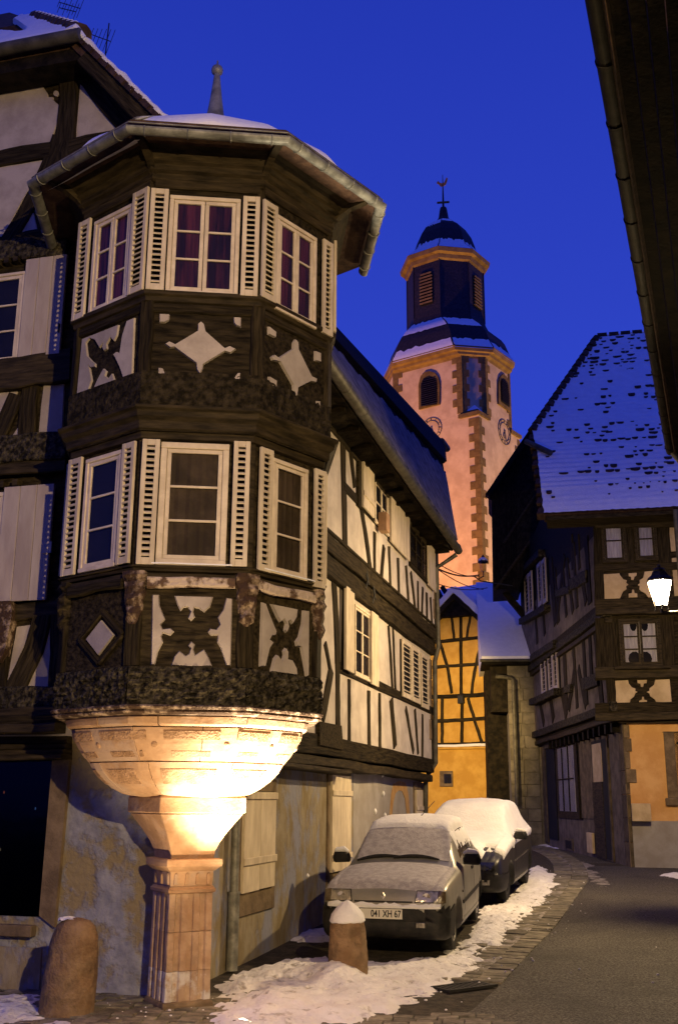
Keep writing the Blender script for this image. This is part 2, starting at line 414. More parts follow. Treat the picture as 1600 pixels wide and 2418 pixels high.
M['ledge_worn'] = pmat('peeling_pale_ledge', (0.10, 0.06, 0.035), (0.52, 0.42, 0.33), scale=7, lo=0.40, hi=0.50, rough=0.85, bump=0.9, bscale=24, vary=0.05, bdist=0.03)
M['zinc_black'] = pmat('shade_black_gutter', (0.012, 0.011, 0.009), (0.028, 0.025, 0.019), scale=6, spec=0.1, rough=0.7, bump=0.15, bscale=20, metal=0.0, vary=0.08)  # zinc turned black in colour, to sit in the eave's shade
M['shade_black'] = pmat('shade_black_boards', (0.003, 0.0025, 0.002), (0.014, 0.0105, 0.006), scale=5, spec=0.03, rough=0.85, bump=0.6, bscale=22, vary=0.35)  # near-black colour carries the shade under the eaves

M['shop_glass'] = glassmat('dark_shop_glass', (0.25, 0.25, 0.27), 0.12, (0.10, 0.10, 0.12))  # dark tint with a weakened mirror colour
M['clock_iron'] = pmat('weathered_clock_iron', (0.10, 0.085, 0.075), (0.16, 0.135, 0.115), scale=4, rough=0.7, bump=0, vary=0)

M['slush'] = pmat('grey_brown_slush', (0.16, 0.14, 0.115), (0.34, 0.31, 0.28), scale=7, rough=0.6, bump=0.8, bscale=24, vary=0, bdist=0.03)

M['hewn'] = pmat('hewn_dark_beam', (0.010, 0.008, 0.004), (0.060, 0.047, 0.027), spec=0.08, scale=14, lo=0.4, hi=0.72, rough=0.85, bump=0.9, bscale=26, vary=0.1, bdist=0.03)

M['stone_shaft'] = pmat('warm_shaft_sandstone', (0.36, 0.225, 0.13), (0.50, 0.345, 0.22), scale=5, rough=0.88, bump=0.6, bscale=28, c3=(0.28, 0.19, 0.12), scale3=3.0, lo3=.55, hi3=.7, vary=0.05, bdist=0.012)
# ================================================================== CORNER HOUSE
O = Vector((-1.388, 10.21, 0))
house = thing('corner_house', 'tall dark timber-framed corner house with a shuttered oriel on a carved stone corbel', 'house', (O.x, O.y, 0))
W = Face(O, 75)       # long side along the lane
G = Face(O, -15)      # gable side
AZ0 = 6.0
def OF(m, ap): return Face(O, AZ0 + 45 * m, ap)
AU, AL = 1.24, 1.17   # apothems of the upper and lower oriel storey

def octring(ap, z, n=8):
    rr = ap / math.cos(math.pi / n)
    return [O + Vector((rr * math.sin(R(AZ0 + 22.5 + 45 * k)), -rr * math.cos(R(AZ0 + 22.5 + 45 * k)), z)) for k in range(8)]
def octband(name, prof, mat, parent=house, **kw):
    mb = MB(); mb.rings([octring(a, z) for a, z in prof], True, True)
    return link(name, mb, mat, parent, **kw)

# ---- shutters, windows -------------------------------------------------
def slat_mesh(w, depth=0.034, th=0.013, tilt=38):
    mb = MB(); mb.box((-w / 2, -depth / 2, -th / 2), (w / 2, depth / 2, th / 2))
    me = mb.mesh('slat'); me.transform(Matrix.Rotation(R(tilt), 4, 'X')); finish(me)
    return me
def louvre_shutter(face, u0, u1, v0, v1, d, parent, mat='shutter', pitch=0.052, fw=0.042, th=0.03, name='shutter', **kw):
    mb = MB()
    face.box(mb, u0, u0 + fw, v0, v1, d, d + th); face.box(mb, u1 - fw, u1, v0, v1, d, d + th)
    face.box(mb, u0 + fw, u1 - fw, v0, v0 + fw * 1.5, d + .002, d + th - .002); face.box(mb, u0 + fw, u1 - fw, v1 - fw * 1.3, v1, d + .002, d + th - .002)
    s = link(name, mb, M[mat], parent, bevel=0.003, **kw)
    w = u1 - u0 - 2 * fw
    me = slat_mesh(w); me.materials.append(M[mat])
    k = max(3, int((v1 - v0 - fw * 2.8) / pitch)); st = (v1 - v0 - fw * 2.8) / k
    rot = Matrix.Rotation(R(face.az), 4, 'Z')
    for i in range(k):
        p = face.P((u0 + u1) / 2, v0 + fw * 1.5 + st * (i + .5), d + th / 2)
        piece('slat', me, Matrix.Translation(p) @ rot @ Matrix.Rotation(R(random.uniform(-5, 5)), 4, 'X'), s)
    return s
def plank_shutter(face, poly_or_rect, d, parent, mat='shutter', th=0.03, planks=3, bars=(), **kw):
    u0, u1, v0, v1 = poly_or_rect
    n = planks; w = (u1 - u0) / n
    mb = MB(); face.box(mb, u0 + .004, u1 - .004, v0 + .006, v1 - .006, d - .006, d + .004)
    s = link('shutter', mb, M[mat], parent, **kw)
    for f in bars:
        f = v0 + f * (v1 - v0)
        mb = MB(); face.box(mb, u0 - .012, u1 + .012, f - .04, f + .04, d + th - .003, d + th + .022); link('batten', mb, M[mat], s, bevel=.006)
    for i in range(n):
        mb = MB(); face.box(mb, u0 + i * w + .003, u0 + (i + 1) * w - .003, v0 + random.uniform(-.006, .006), v1, d + .003, d + th + random.uniform(-.003, .003))
        link('plank', mb, M[mat], s, bevel=0.003)
    return s
def window(face, u0, u1, v0, v1, cols, rows, d, parent, curtain=None, fw=0.04, cw=0.036, bar=0.02, mat='window', gap=0.0, back='dark', glass='glass', **kw):
    mb = MB()
    face.box(mb, u0, u1, v1 - fw, v1, d, d + .05); face.box(mb, u0, u1, v0, v0 + fw, d, d + .055)
    face.box(mb, u0, u0 + fw, v0 + fw, v1 - fw, d, d + .048); face.box(mb, u1 - fw, u1, v0 + fw, v1 - fw, d, d + .048)
    wd = link('window', mb, M[mat], parent, bevel=0.005, **kw)
    mb = MB(); face.box(mb, u0 + .01, u1 - .01, v0 + .01, v1 - .01, d - .02, d + .002); link('room_shade', mb, M[back], wd)
    a, b = u0 + fw, u1 - fw; cwid = (b - a) / cols
    for c in range(cols):
        x0, x1 = a + c * cwid + .003, a + (c + 1) * cwid - .003
        y0, y1 = v0 + fw + .003, v1 - fw - .003
        mb = MB()
        face.box(mb, x0, x1, y1 - cw, y1, d + .012, d + .038); face.box(mb, x0, x1, y0, y0 + cw, d + .012, d + .038)
        face.box(mb, x0, x0 + cw, y0 + cw, y1 - cw, d + .012, d + .037); face.box(mb, x1 - cw, x1, y0 + cw, y1 - cw, d + .012, d + .037)
        hgt = (y1 - y0 - 2 * cw)
        for r_ in range(1, rows):
            yy = y0 + cw + hgt * r_ / rows
            face.box(mb, x0 + cw, x1 - cw, yy - bar / 2, yy + bar / 2, d + .014, d + .036)
        link('casement', mb, M[mat], wd, bevel=0.003)
        for r_ in range(rows):
            mb = MB(); p0 = y0 + cw + hgt * r_ / rows; p1 = y0 + cw + hgt * (r_ + 1) / rows
            face.box(mb, x0 + cw - .004, x1 - cw + .004, p0 + .002, p1 - .002, d + .022, d + .026)
            link('pane', mb, M[glass], wd)
        if curtain:
            mb = MB(); k = 14; rs = []
            for i in range(k + 1):
                uu = x0 + .01 + (x1 - x0 - .02) * i / k
                dd = d + .007 + .004 * math.sin(i * 2.3)
                rs.append([face.P(uu, y0, dd), face.P(uu, y1, dd), face.P(uu, y1, dd - .002), face.P(uu, y0, dd - .002)])
            mb.rings(rs); link('curtain' if curtain != 'blind' else 'blind', mb, M[curtain], wd)
    return wd

# ---- solid bodies of the house -----------------------------------------
mb = MB(); G.prism(mb, [(-9, -.1), (-.28, -.1), (-.28, 2.5), (-9, 2.5)], -5, -.25); link('gable_ground_wall', mb, M['blue_plaster'], house)
TS = W.px(*G7(452, 1900), -.25)[0]
mb = MB(); W.prism(mb, [(.26, -.1), (TS, -.1), (TS, 2.34), (.26, 2.34)], -4.9, -.25); link('lane_ground_wall', mb, M['ochre_plaster'], house)
mb = MB(); W.prism(mb, [(TS, -.1), (13.0, -.1), (13.0, 2.34), (TS, 2.34)], -4.9, -.246); link('lane_ground_wall', mb, M['grey_plaster'], house)
mb = MB(); G.prism(mb, [(-9, 2.5), (-.03, 2.5), (-.03, 5.2), (-9, 5.2)], -4.8, 0); link('gable_wall', mb, M['timber'], house)
mb = MB(); W.prism(mb, [(.05, 2.34), (12.95, 2.34), (12.95, 5.2), (.05, 5.2)], -4.7, 0); link('lane_wall', mb, M['plaster_wing'], house)
mb = MB(); G.prism(mb, [(-9, 5.2), (.1, 5.2), (.1, 8.3), (-9, 8.3)], -4.6, .05); link('gable_wall', mb, M['timber'], house)
mb = MB(); W.prism(mb, [(.06, 5.2), (12.9, 5.2), (12.9, 7.3), (.06, 7.3)], -4.5, .12); link('lane_wall', mb, M['plaster_wing'], house)
V0, V1 = G.px(380, 270, .45), G.px(195, 88, .45)
sl = (V1[1] - V0[1]) / (V1[0] - V0[0])
vline = lambda u: V0[1] + sl * (u - V0[0])
mb = MB(); G.prism(mb, [(-9, 8.3), (.1, 8.3), (.1, vline(.1) - .12), (V1[0] + .1, V1[1] - .22), (-9, V1[1] - .22)], -4.4, .05); link('gable_wall', mb, M['timber'], house)

# ---- gable infill (plaster pillowed a little proud of the timber) ---------
def infill(face, Z, polys, d, mat='plaster', parent=house, proud=0.018, inset=0.008):
    for p in polys:
        mb = MB(); face.prism(mb, face.pts(Z, p, d), d - .01, d + proud, inset)
        link('infill_panel', mb, M[mat], parent)
Ga = G.at(.05)
infill(Ga, L1, [
    [(20, 848), (390, 775), (425, 830), (440, 850), (445, 880), (490, 880), (488, 905), (510, 925), (540, 950), (556, 1000), (540, 1080), (455, 1320), (0, 1398), (-90, 1415), (-90, 870)],
    [(733, 703), (768, 706), (1142, 1165), (685, 1272)],
    [(-90, 1515), (0, 1497), (410, 1437), (345, 1600), (205, 1830), (20, 2190), (-90, 2215)],
    [(300, 1880), (360, 2150), (162, 2177)],
    [(678, 1388), (770, 1365), (672, 1428)]], 0)
mb = MB(); Ga.prism(mb, Ga.pts(L1, [(515 + 24 * math.cos(i * .6283), 852 + 26 * math.sin(i * .6283)) for i in range(10)]), -.01, .02); link('plaster_dot', mb, M['plaster'], house)
infill(Ga, L2, [
    [(-60, 1378), (175, 1360), (130, 1500), (80, 1590), (0, 1700), (-60, 1760)],
    [(190, 1680), (182, 1803), (95, 1815)],
    [(415, 1290), (612, 1270), (590, 1768), (362, 1792), (388, 1500)]], 0)
mb = MB(); Ga.prism(mb, Ga.pts(L2, [(95 + 27 * math.cos(i * .6283), 1642 + 27 * math.sin(i * .6283)) for i in range(10)]), -.01, .02); link('plaster_dot', mb, M['plaster'], house)
infill(G, L3, [
    [(140, 1216), (272, 1198), (225, 1330), (150, 1500), (92, 1718), (52, 1722)],
    [(468, 1060), (458, 1300), (430, 1716), (180, 1718), (290, 1450), (400, 1240)]], 0)
# proud timbers of the gable
def gbeam(face, Z, a, b, w, d0=-.02, d1=.05, mat='timber', curve=0., parent=house, name='beam', jit=.008):
    mb = MB(); face.beam(mb, face.px(*Z(*a), 0), face.px(*Z(*b), 0), w, d0, d1, jit, curve)
    return link(name, mb, M[mat], parent)
gbeam(Ga, L1, (-300, 1500), (470, 1365), .22); gbeam(Ga, L1, (640, 700), (600, 1500), .24, name='post')
gbeam(Ga, L1, (-300, 860), (700, 640), .22); gbeam(Ga, L1, (640, 1340), (1250, 1215), .2)
gbeam(Ga, L1, (560, 1250), (40, 2260), .2, curve=.05, name='brace')
gbeam(Ga, L1, (760, 640), (1250, 1250), .26, name='brace'); gbeam(Ga, L1, (-300, 2290), (420, 2160), .24)
gbeam(Ga, L2, (-100, 1250), (690, 1130), .36, d1=.09, mat='brown_wood'); gbeam(Ga, L2, (-100, 1930), (660, 1880), .3, d1=.10, mat='carved')
gbeam(Ga, L2, (-100, 2090), (640, 2050), .17, d1=.07, mat='brown_wood'); gbeam(Ga, L2, (300, 1330), (260, 1830), .2, name='post')
gbeam(Ga, L2, (170, 1400), (-30, 1850), .18, name='brace'); gbeam(Ga, L2, (-100, 90), (660, 20), .24, d1=.10, mat='carved')
gbeam(G, L3, (370, 1060), (130, 1730), .22, curve=.04, name='brace'); gbeam(G, L3, (-80, 1130), (480, 1070), .16, mat='brown_wood')
gbeam(G, L3, (470, 1000), (450, 1730), .12, name='post'); gbeam(G, L3, (30, 1100), (20, 1740), .14, name='post')
for (ya, yb, w, dd, mt) in ((1790, 1790, .22, .09, 'carved'), (1930, 1900, .10, .13, 'brown_wood'), (1990, 1965, .10, .17, 'timber'), (2050, 2035, .09, .2, 'brown_wood')):
    gbeam(G, L3, (-120, ya), (520, yb), w, d1=dd, mat=mt, jit=.004)
for (ya, w, dd) in ((2120, .12, .10), (2190, .05, .14), (2235, .05, .19), (2275, .05, .23)):
    gbeam(G.at(-.25), L3, (-120, ya), (580, ya - 12), w, d1=dd, mat='brown_wood', jit=.003)
# dentil rows above the two gable windows
for Z, y0, y1, n_ in ((L2, 205, 120, 6), (L3, 110, 85, 3)):
    f = Ga if Z is L2 else G
    a, b = f.px(*Z(-60, y0)), f.px(*Z(360 if Z is L2 else 160, y1))
    dm = MB(); dm.box((-.03, -.05, -.035), (.03, .05, .035)); dme = dm.mesh('dentil'); finish(dme); dme.materials.append(M['brown_wood'])
    for i in range(n_):
        t = i / (n_ - 1); p = f.P(a[0] + (b[0] - a[0]) * t, a[1] + (b[1] - a[1]) * t, .05)
        piece('dentil', dme, Matrix.Translation(p) @ Matrix.Rotation(R(-15), 4, 'Z'), house)
# gable windows and plank shutters
r_ = Ga.rect(L2, [(-420, 350), (262, 262), (205, 1105), (-460, 1180)])
window(Ga, r_[0], r_[1], r_[2], r_[3], 2, 3, .02, house, fw=.035, cw=.04)
q = Ga.rect(L2, [(272, 183), (660, 97), (605, 1012), (212, 1092)])
gable_sh = plank_shutter(Ga, q, .06, house, 'shutter_grey', planks=3)
r_ = G.rect(L3, [(-500, 180), (75, 170), (-5, 1020), (-560, 1030)])
window(G, r_[0], r_[1], r_[2], r_[3], 2, 3, .02, house, fw=.045)
q = G.rect(L3, [(80, 125), (490, 92), (388, 1018), (-10, 1035)])
plank_shutter(G, q, .07, house, 'shutter_grey', planks=3)
mb = MB(); c_ = G.px(*L3(380, 585), .1); G.box(mb, c_[0] - .05, c_[0] + .05, c_[1] - .06, c_[1] + .06, .098, .112); link('latch_plate', mb, M['shutter_grey'], house)
c_ = Ga.px(*L2(555, 770), .09); mb = MB(); Ga.box(mb, c_[0] - .008, c_[0] + .008, c_[1] - .05, c_[1] + .05, .085, .11); link('shutter_hook', mb, M['iron'], house)
q = G.px(*L3(30, 1280)); mb = MB()
mb.rings([[G.P(q[0] + a * w, q[1] + v, d) for a, d in ((-1, .0), (-1, .12), (1, .12), (1, .0))] for v, w in ((.32, .12), (.2, .15), (0, .13), (-.2, .1), (-.3, .05))]); link('carved_console', mb, M['timber_worn'], house)

# ---- ground floor of the gable: shop window, stone jamb, sill ---------------
Gg = G.at(-.25)
j = Gg.pts(ZE, [(252, 185), (335, 182), (265, 962), (192, 905)])
mb = MB(); Gg.prism(mb, j, -.02, .05, .004); link('stone_jamb', mb, M['stone_brown'], house)
r0 = Gg.px(*ZE(192, 910))
mb = MB(); Gg.box(mb, -8, (j[0][0] + j[3][0]) / 2 - .005, r0[1], 2.12, .004, .014); link('shop_window_glass', mb, M['shop_glass'], house)
mb = MB(); Gg.box(mb, -8, (j[0][0] + j[3][0]) / 2 - .003, r0[1] - .002, 2.125, -.01, .002); link('shop_room_shade', mb, M['dark'], house)
s0, s1 = Gg.px(*ZE(172, 948)), Gg.px(*ZE(172, 1002))
mb = MB(); Gg.box(mb, -8, s0[0], s1[1], s0[1], .0, .10); link('stone_sill', mb, M['stone_brown'], house, bevel=.008)
mb = MB(); Gg.box(mb, -8, s0[0] + .08, 0.0, s1[1] - .1, .0, .02); link('plinth', mb, M['ochre_plaster'], house)
# faint reflected fairy lights behind the glass
for px_, py_, cl in ((20, 335, (1, .25, .1)), (165, 410, (.2, .45, 1)), (2, 600, (1, .8, .3))):
    c_ = Gg.px(*ZE(px_, py_), .003); mb = MB(); Gg.box(mb, c_[0] - .006, c_[0] + .006, c_[1] - .012, c_[1] + .012, .0022, .0035)
    link('fairy_light', mb, emat('tiny_lamp', cl, 1.5), house)

# ---- stone column ------------------------------------------------------
QA = 30.0
def sq(h, z, chamfer=0.0):
    a = R(QA); ux, uy = Vector((math.cos(a), math.sin(a), 0)), Vector((-math.sin(a), math.cos(a), 0))
    c = O + Vector((0, 0, z))
    return [c + ux * (sx * h) + uy * (sy * h) for sx, sy in ((-1, -1), (1, -1), (1, 1), (-1, 1))]
QF = Face(O, QA)
def shaft(z0, z1, h, mat, name='shaft_stone'):
    """square drum with three flutes on the street side and two on the flank"""
    mb = MB(); rs = []
    prof = []
    for side in range(4):
        for (t, dp) in ((-.97, 0), (-.72, 0), (-.66, -.022), (-.46, -.022), (-.40, 0), (-.13, 0), (-.10, -.016), (.10, -.016), (.13, 0), (.40, 0), (.46, -.022), (.66, -.022), (.72, 0), (.97, 0)):
            prof.append((side, t, dp))
    for z in np.linspace(z0, z1, 5):
        f = z / .95; hh = h * (1.045 - .045 * f)
        ring = []
        for side, t, dp in prof:
            fa = Face(O, QA + 90 * side)
            ring.append(fa.P(t * hh, z, hh + dp + random.uniform(-.002, .002)))
        rs.append(ring)
    mb.rings(rs)
    return mb
col_base = MB(); col_base.rings([sq(.235, -.05), sq(.235, .03), sq(.224, .06)])
column = link('column', col_base, M['stone_brown'], house, bevel=.01)
link('shaft_stone', shaft(.06, .30, .205, 0), M['stone_low'], column, bevel=.002)
link('shaft_stone', shaft(.303, .62, .205, 0), M['stone_shaft'], column, bevel=.002)
link('shaft_stone', shaft(.623, .94, .205, 0), M['stone_shaft'], column, bevel=.002)
mb = MB(); mb.rings([sq(h, z) for h, z in ((.205, .94), (.222, .95), (.226, .975), (.214, .985), (.206, 1.0))]); link('necking', mb, M['stone'], column)
mb = MB(); mb.rings([sq(h, z) for h, z in ((.198, 1.0), (.204, 1.10), (.204, 1.128))]); link('neck_frieze', mb, M['stone'], column)
gm = MB()
for k in range(6):   # stubby flute blocks under the capital
    pass
for side in (0, -1):
    fa = Face(O, QA + 90 * side, .203)
    for k, u in enumerate(np.linspace(-.155, .155, 4 if side == 0 else 3)):
        mb = MB(); fa.prism(mb, [(u - .016, 1.015), (u + .016, 1.015), (u + .016, 1.10), (u, 1.115), (u - .016, 1.10)], -.005, .014, .003); link('neck_tongue', mb, M['stone'], column)
mb = MB(); mb.rings([sq(h, z) for h, z in ((.212, 1.128), (.232, 1.145), (.245, 1.158), (.262, 1.172), (.266, 1.20), (.262, 1.228), (.235, 1.236))]); link('abacus', mb, M['stone'], column)
mb = MB(); mb.rings([sq(h, z) for h, z in ((.205, 1.232), (.215, 1.30), (.245, 1.375), (.30, 1.475), (.355, 1.56), (.398, 1.622))]); link('corbel_block', mb, M['stone'], column, bevel=.006)
mb = MB(); mb.rings([sq(h, z) for h, z in ((.40, 1.626), (.415, 1.632), (.415, 1.76), (.395, 1.80))]); link('corbel_block', mb, M['stone'], column, bevel=.006)

# ---- carved stone bowl under the oriel --------------------------------------
def bowl_pt(az, r, z): return O + Vector((r * math.sin(R(az)), -r * math.cos(R(az)), z))
def rad_mix(az, r):     # between a circle and an octagon
    k = ((az - AZ0 + 22.5) % 45) - 22.5
    o = math.cos(R(22.5)) / math.cos(R(k))
    return r * (.25 + .75 * o / .975)
def bowl_stone(a0, a1, prof, name='corbel_stone', mat='stone', parent=None, bevel=.004, thick=.12):
    mb = MB(); n = max(2, int((a1 - a0) / 6)); rs = []
    for i in range(n + 1):
        a = a0 + (a1 - a0) * i / n
        outer = [bowl_pt(a, rad_mix(a, r), z) for r, z in prof]
        inner = [bowl_pt(a, rad_mix(a, r) - thick, z + (.02 if k == 0 else 0)) for k, (r, z) in reversed(list(enumerate(prof)))]
        rs.append(outer + inner)
    mb.rings(rs)
    return link(name, mb, M[mat], parent or corbel, bevel=bevel)
mb = MB(); mb.rings([[bowl_pt(a, r, z) for a in range(0, 360, 15)] for r, z in ((.40, 1.76), (.50, 1.78), (.84, 2.02), (.98, 2.2), (1.0, 2.33))])
corbel = link('corbel', mb, M['stone'], house, smooth=True)
P1 = [(.52, 1.775), (.60, 1.792), (.70, 1.84), (.80, 1.91), (.875, 1.985), (.915, 2.055)]
P2 = [(.925, 2.062), (.985, 2.13), (1.035, 2.20), (1.075, 2.275), (1.095, 2.335)]
for a0, a1 in ((-160, -95), (-95, -52), (-52, -14), (-14, 33), (33, 78), (78, 130)): bowl_stone(a0 + .16, a1 - .16, P1)
for a0, a1 in ((-160, -100), (-100, -58), (-58, -18), (-18, 14), (14, 52), (52, 92), (92, 140)): bowl_stone(a0 + .14, a1 - .14, P2)
def relief(a0, a1, p, o=.008):
    return bowl_stone(a0, a1, [(r + o * .8, z - o * .6) for r, z in p], 'relief_panel', 'relief', corbel, .003, .03)
def seg(P, f0, f1, n=3):
    out = []
    for i in range(n):
        f = (f0 + (f1 - f0) * i / (n - 1)) * (len(P) - 1); k = min(int(f), len(P) - 2); t = f - k
        out.append((P[k][0] + (P[k + 1][0] - P[k][0]) * t, P[k][1] + (P[k + 1][1] - P[k][1]) * t))
    return out
for a0, a1 in ((-88, -70), (-66, -46), (-40, -12), (-4, 22), (30, 50), (58, 76)):
    relief(a0, a1, seg(P2, .62, .9)); relief(a0 + 3, a1 - 3, seg(P2, .12, .30), .004)
for a0, a1 in ((-76, -58), (-48, -24), (-8, 24), (34, 62)):
    relief(a0, a1, seg(P1, .5, .84), .006)
for a in (-44, -9, 26, 54, 80):
    mb = MB(); c_ = bowl_pt(a, rad_mix(a, 1.02), 2.20); n_ = (bowl_pt(a, 1, 0) - O).normalized(); n_ = Vector((n_.x * .8, n_.y * .8, -.6))
    mb.tube([c_ - n_ * .03, c_ + n_ * .012, c_ + n_ * .022], [.03, .03, .016], 10); link('carved_rosette', mb, M['stone'], corbel)
# stone cornice ring over the bowl, in lengths
for a0, a1, mt in ((-160, -75, 'stone'), (-75, -38, 'stone'), (-38, -6, 'stone'), (-6, 33, 'stone'), (33, 58, 'stone'), (58, 140, 'stone')):
    h = random.uniform(-.006, .006)
    bowl_stone(a0 + .25, a1 - .25, [(1.09, 2.342), (1.135, 2.36 + h), (1.15, 2.42), (1.14, 2.428)], 'cornice_stone', mt)
# moulded wooden sill ring above
octband('sill_moulding', [(1.10, 2.43), (1.175, 2.436), (1.195, 2.452), (1.18, 2.466), (1.205, 2.474), (1.215, 2.495), (1.19, 2.508), (1.15, 2.515)], M['timber_worn'], bevel=.002)
# ---- oriel storeys -------------------------------------------------------
FZ0, FZ1 = 2.51, 2.825      # carved frieze
def frieze(name, z0, z1, ap, mat, proud, cell=.045):
    """adze-carved scale band, real relief"""
    mb = MB(); nz = int((z1 - z0) / .02)
    n_f = []
    for m in range(-2, 3):
        f = OF(m, ap); hw = ap * math.tan(math.pi / 8)
        nu = int(2 * hw / .022); vs, fs = [], []
        for i in range(nz + 1):
            for jx in range(nu + 1):
                u, v = -hw + 2 * hw * jx / nu, z0 + (z1 - z0) * i / nz
                p = f.P(u, v)
                h = noise.noise(Vector((p.x * 22, p.y * 22, p.z * 34))) * .6 + abs(noise.noise(Vector((p.x * 11, p.y * 11, p.z * 26 + 9)))) * .9
                edge = min(1, min(i, nz - i) / 2, 1)
                vs.append(f.P(u, v, proud * h * edge)); 
        for i in range(nz):
            for jx in range(nu):
                a = i * (nu + 1) + jx; fs.append((a, a + 1, a + nu + 2, a + nu + 1))
        mb.add(vs, fs)
    mb.rings([octring(ap - .012, z0 + .001), octring(ap - .012, z1 - .001)])
    return link(name, mb, M[mat], house)
frieze('carved_frieze', FZ0, FZ1, AL + .015, 'carved', .042)
octband('oriel_wall', [(AL - .012, 2.52), (AL - .012, 4.90)], M['timber'])
octband('oriel_wall', [(AU - .012, 4.90), (AU - .012, 7.5)], M['timber'])
OL = lambda m: OF(m, AL)
OU = lambda m: OF(m, AU)
# lower panels
infill(OL(0), ZD, [
    [(703, 203), (738, 203), (742, 255), (768, 320), (748, 345), (755, 362), (790, 358), (810, 376), (790, 397), (757, 386), (750, 400), (758, 425), (735, 470), (720, 533), (697, 533)],
    [(1078, 222), (1045, 218), (1030, 275), (1005, 310), (1015, 345), (1000, 364), (972, 360), (958, 378), (975, 397), (1005, 395), (1003, 425), (1020, 455), (1045, 535), (1070, 538)],
    [(805, 208), (990, 213), (975, 262), (945, 290), (920, 272), (902, 268), (897, 285), (905, 310), (885, 330), (868, 315), (880, 285), (868, 265), (850, 268), (835, 285), (818, 250)],
    [(790, 535), (805, 490), (830, 462), (860, 485), (872, 478), (880, 455), (868, 440), (885, 418), (905, 435), (898, 460), (905, 480), (945, 455), (968, 495), (985, 540), (880, 542)]], -.012, proud=.03, inset=.012)
infill(OL(1), ZD, [
    [(1205, 237), (1222, 245), (1245, 310), (1272, 375), (1268, 395), (1250, 398), (1243, 412), (1260, 425), (1240, 455), (1220, 540), (1195, 540)],
    [(1422, 278), (1395, 275), (1390, 340), (1375, 400), (1360, 420), (1365, 445), (1385, 450), (1395, 500), (1410, 588), (1420, 580)],
    [(1245, 245), (1370, 270), (1365, 310), (1345, 345), (1335, 325), (1326, 330), (1330, 355), (1319, 385), (1308, 370), (1315, 340), (1305, 320), (1290, 335), (1275, 310)],
    [(1245, 563), (1260, 500), (1275, 480), (1298, 510), (1306, 485), (1303, 465), (1315, 448), (1327, 470), (1325, 500), (1345, 505), (1365, 545), (1368, 580)]], -.012, proud=.03, inset=.01)
infill(OL(-1), ZD, [[(475, 320), (535, 392), (462, 488), (403, 412)]], -.012, proud=.02)
f = OL(-1)
for a, b in (((478, 285), (570, 392)), ((570, 392), (462, 520)), ((462, 520), (372, 412)), ((372, 412), (478, 285))):
    gbeam(f, ZD, a, b, .055, d0=-.012, d1=.022, name='lozenge_board', jit=.002)
# upper panels
infill(OU(0), ZB, [
    [(812, 318), (813, 290), (827, 278), (841, 290), (848, 320), (925, 388), (945, 380), (974, 393), (948, 412), (925, 405), (838, 458), (835, 478), (822, 500), (808, 478), (806, 453), (718, 388), (700, 390), (676, 372), (698, 361), (722, 372)],
    [(655, 248), (700, 250), (698, 275), (680, 286), (655, 286)], [(959, 262), (993, 263), (992, 306), (970, 298), (960, 285)],
    [(650, 468), (672, 472), (684, 498), (650, 499)], [(975, 492), (990, 489), (990, 521), (955, 521)]], -.012, proud=.028)
infill(OU(1), ZB, [
    [(1208, 350), (1220, 365), (1222, 395), (1275, 503), (1297, 513), (1294, 532), (1272, 527), (1220, 553), (1215, 585), (1208, 589), (1200, 562), (1198, 540), (1145, 447), (1114, 440), (1108, 425), (1122, 414), (1140, 427), (1198, 390), (1199, 365)],
    [(1098, 297), (1130, 322), (1128, 348), (1098, 333)], [(1289, 398), (1313, 408), (1313, 448), (1289, 441)],
    [(1100, 503), (1132, 522), (1130, 554), (1098, 541)], [(1287, 603), (1310, 605), (1310, 638), (1287, 626)]], -.012, proud=.028)
infill(OU(-1), ZB, [
    [(343, 350), (400, 328), (495, 290), (488, 338), (475, 362), (460, 347), (446, 372), (448, 392), (432, 402), (425, 385), (430, 370), (415, 390), (395, 355), (375, 350), (361, 368), (367, 420), (385, 440), (400, 452), (398, 468), (375, 470), (372, 450), (385, 520), (362, 590), (320, 596)],
    [(527, 276), (560, 262), (550, 515), (515, 523), (498, 470), (480, 432), (470, 415), (485, 402), (497, 408), (507, 340)],
    [(383, 572), (405, 520), (432, 470), (445, 482), (440, 502), (452, 512), (468, 490), (482, 530)]], -.012, proud=.02)
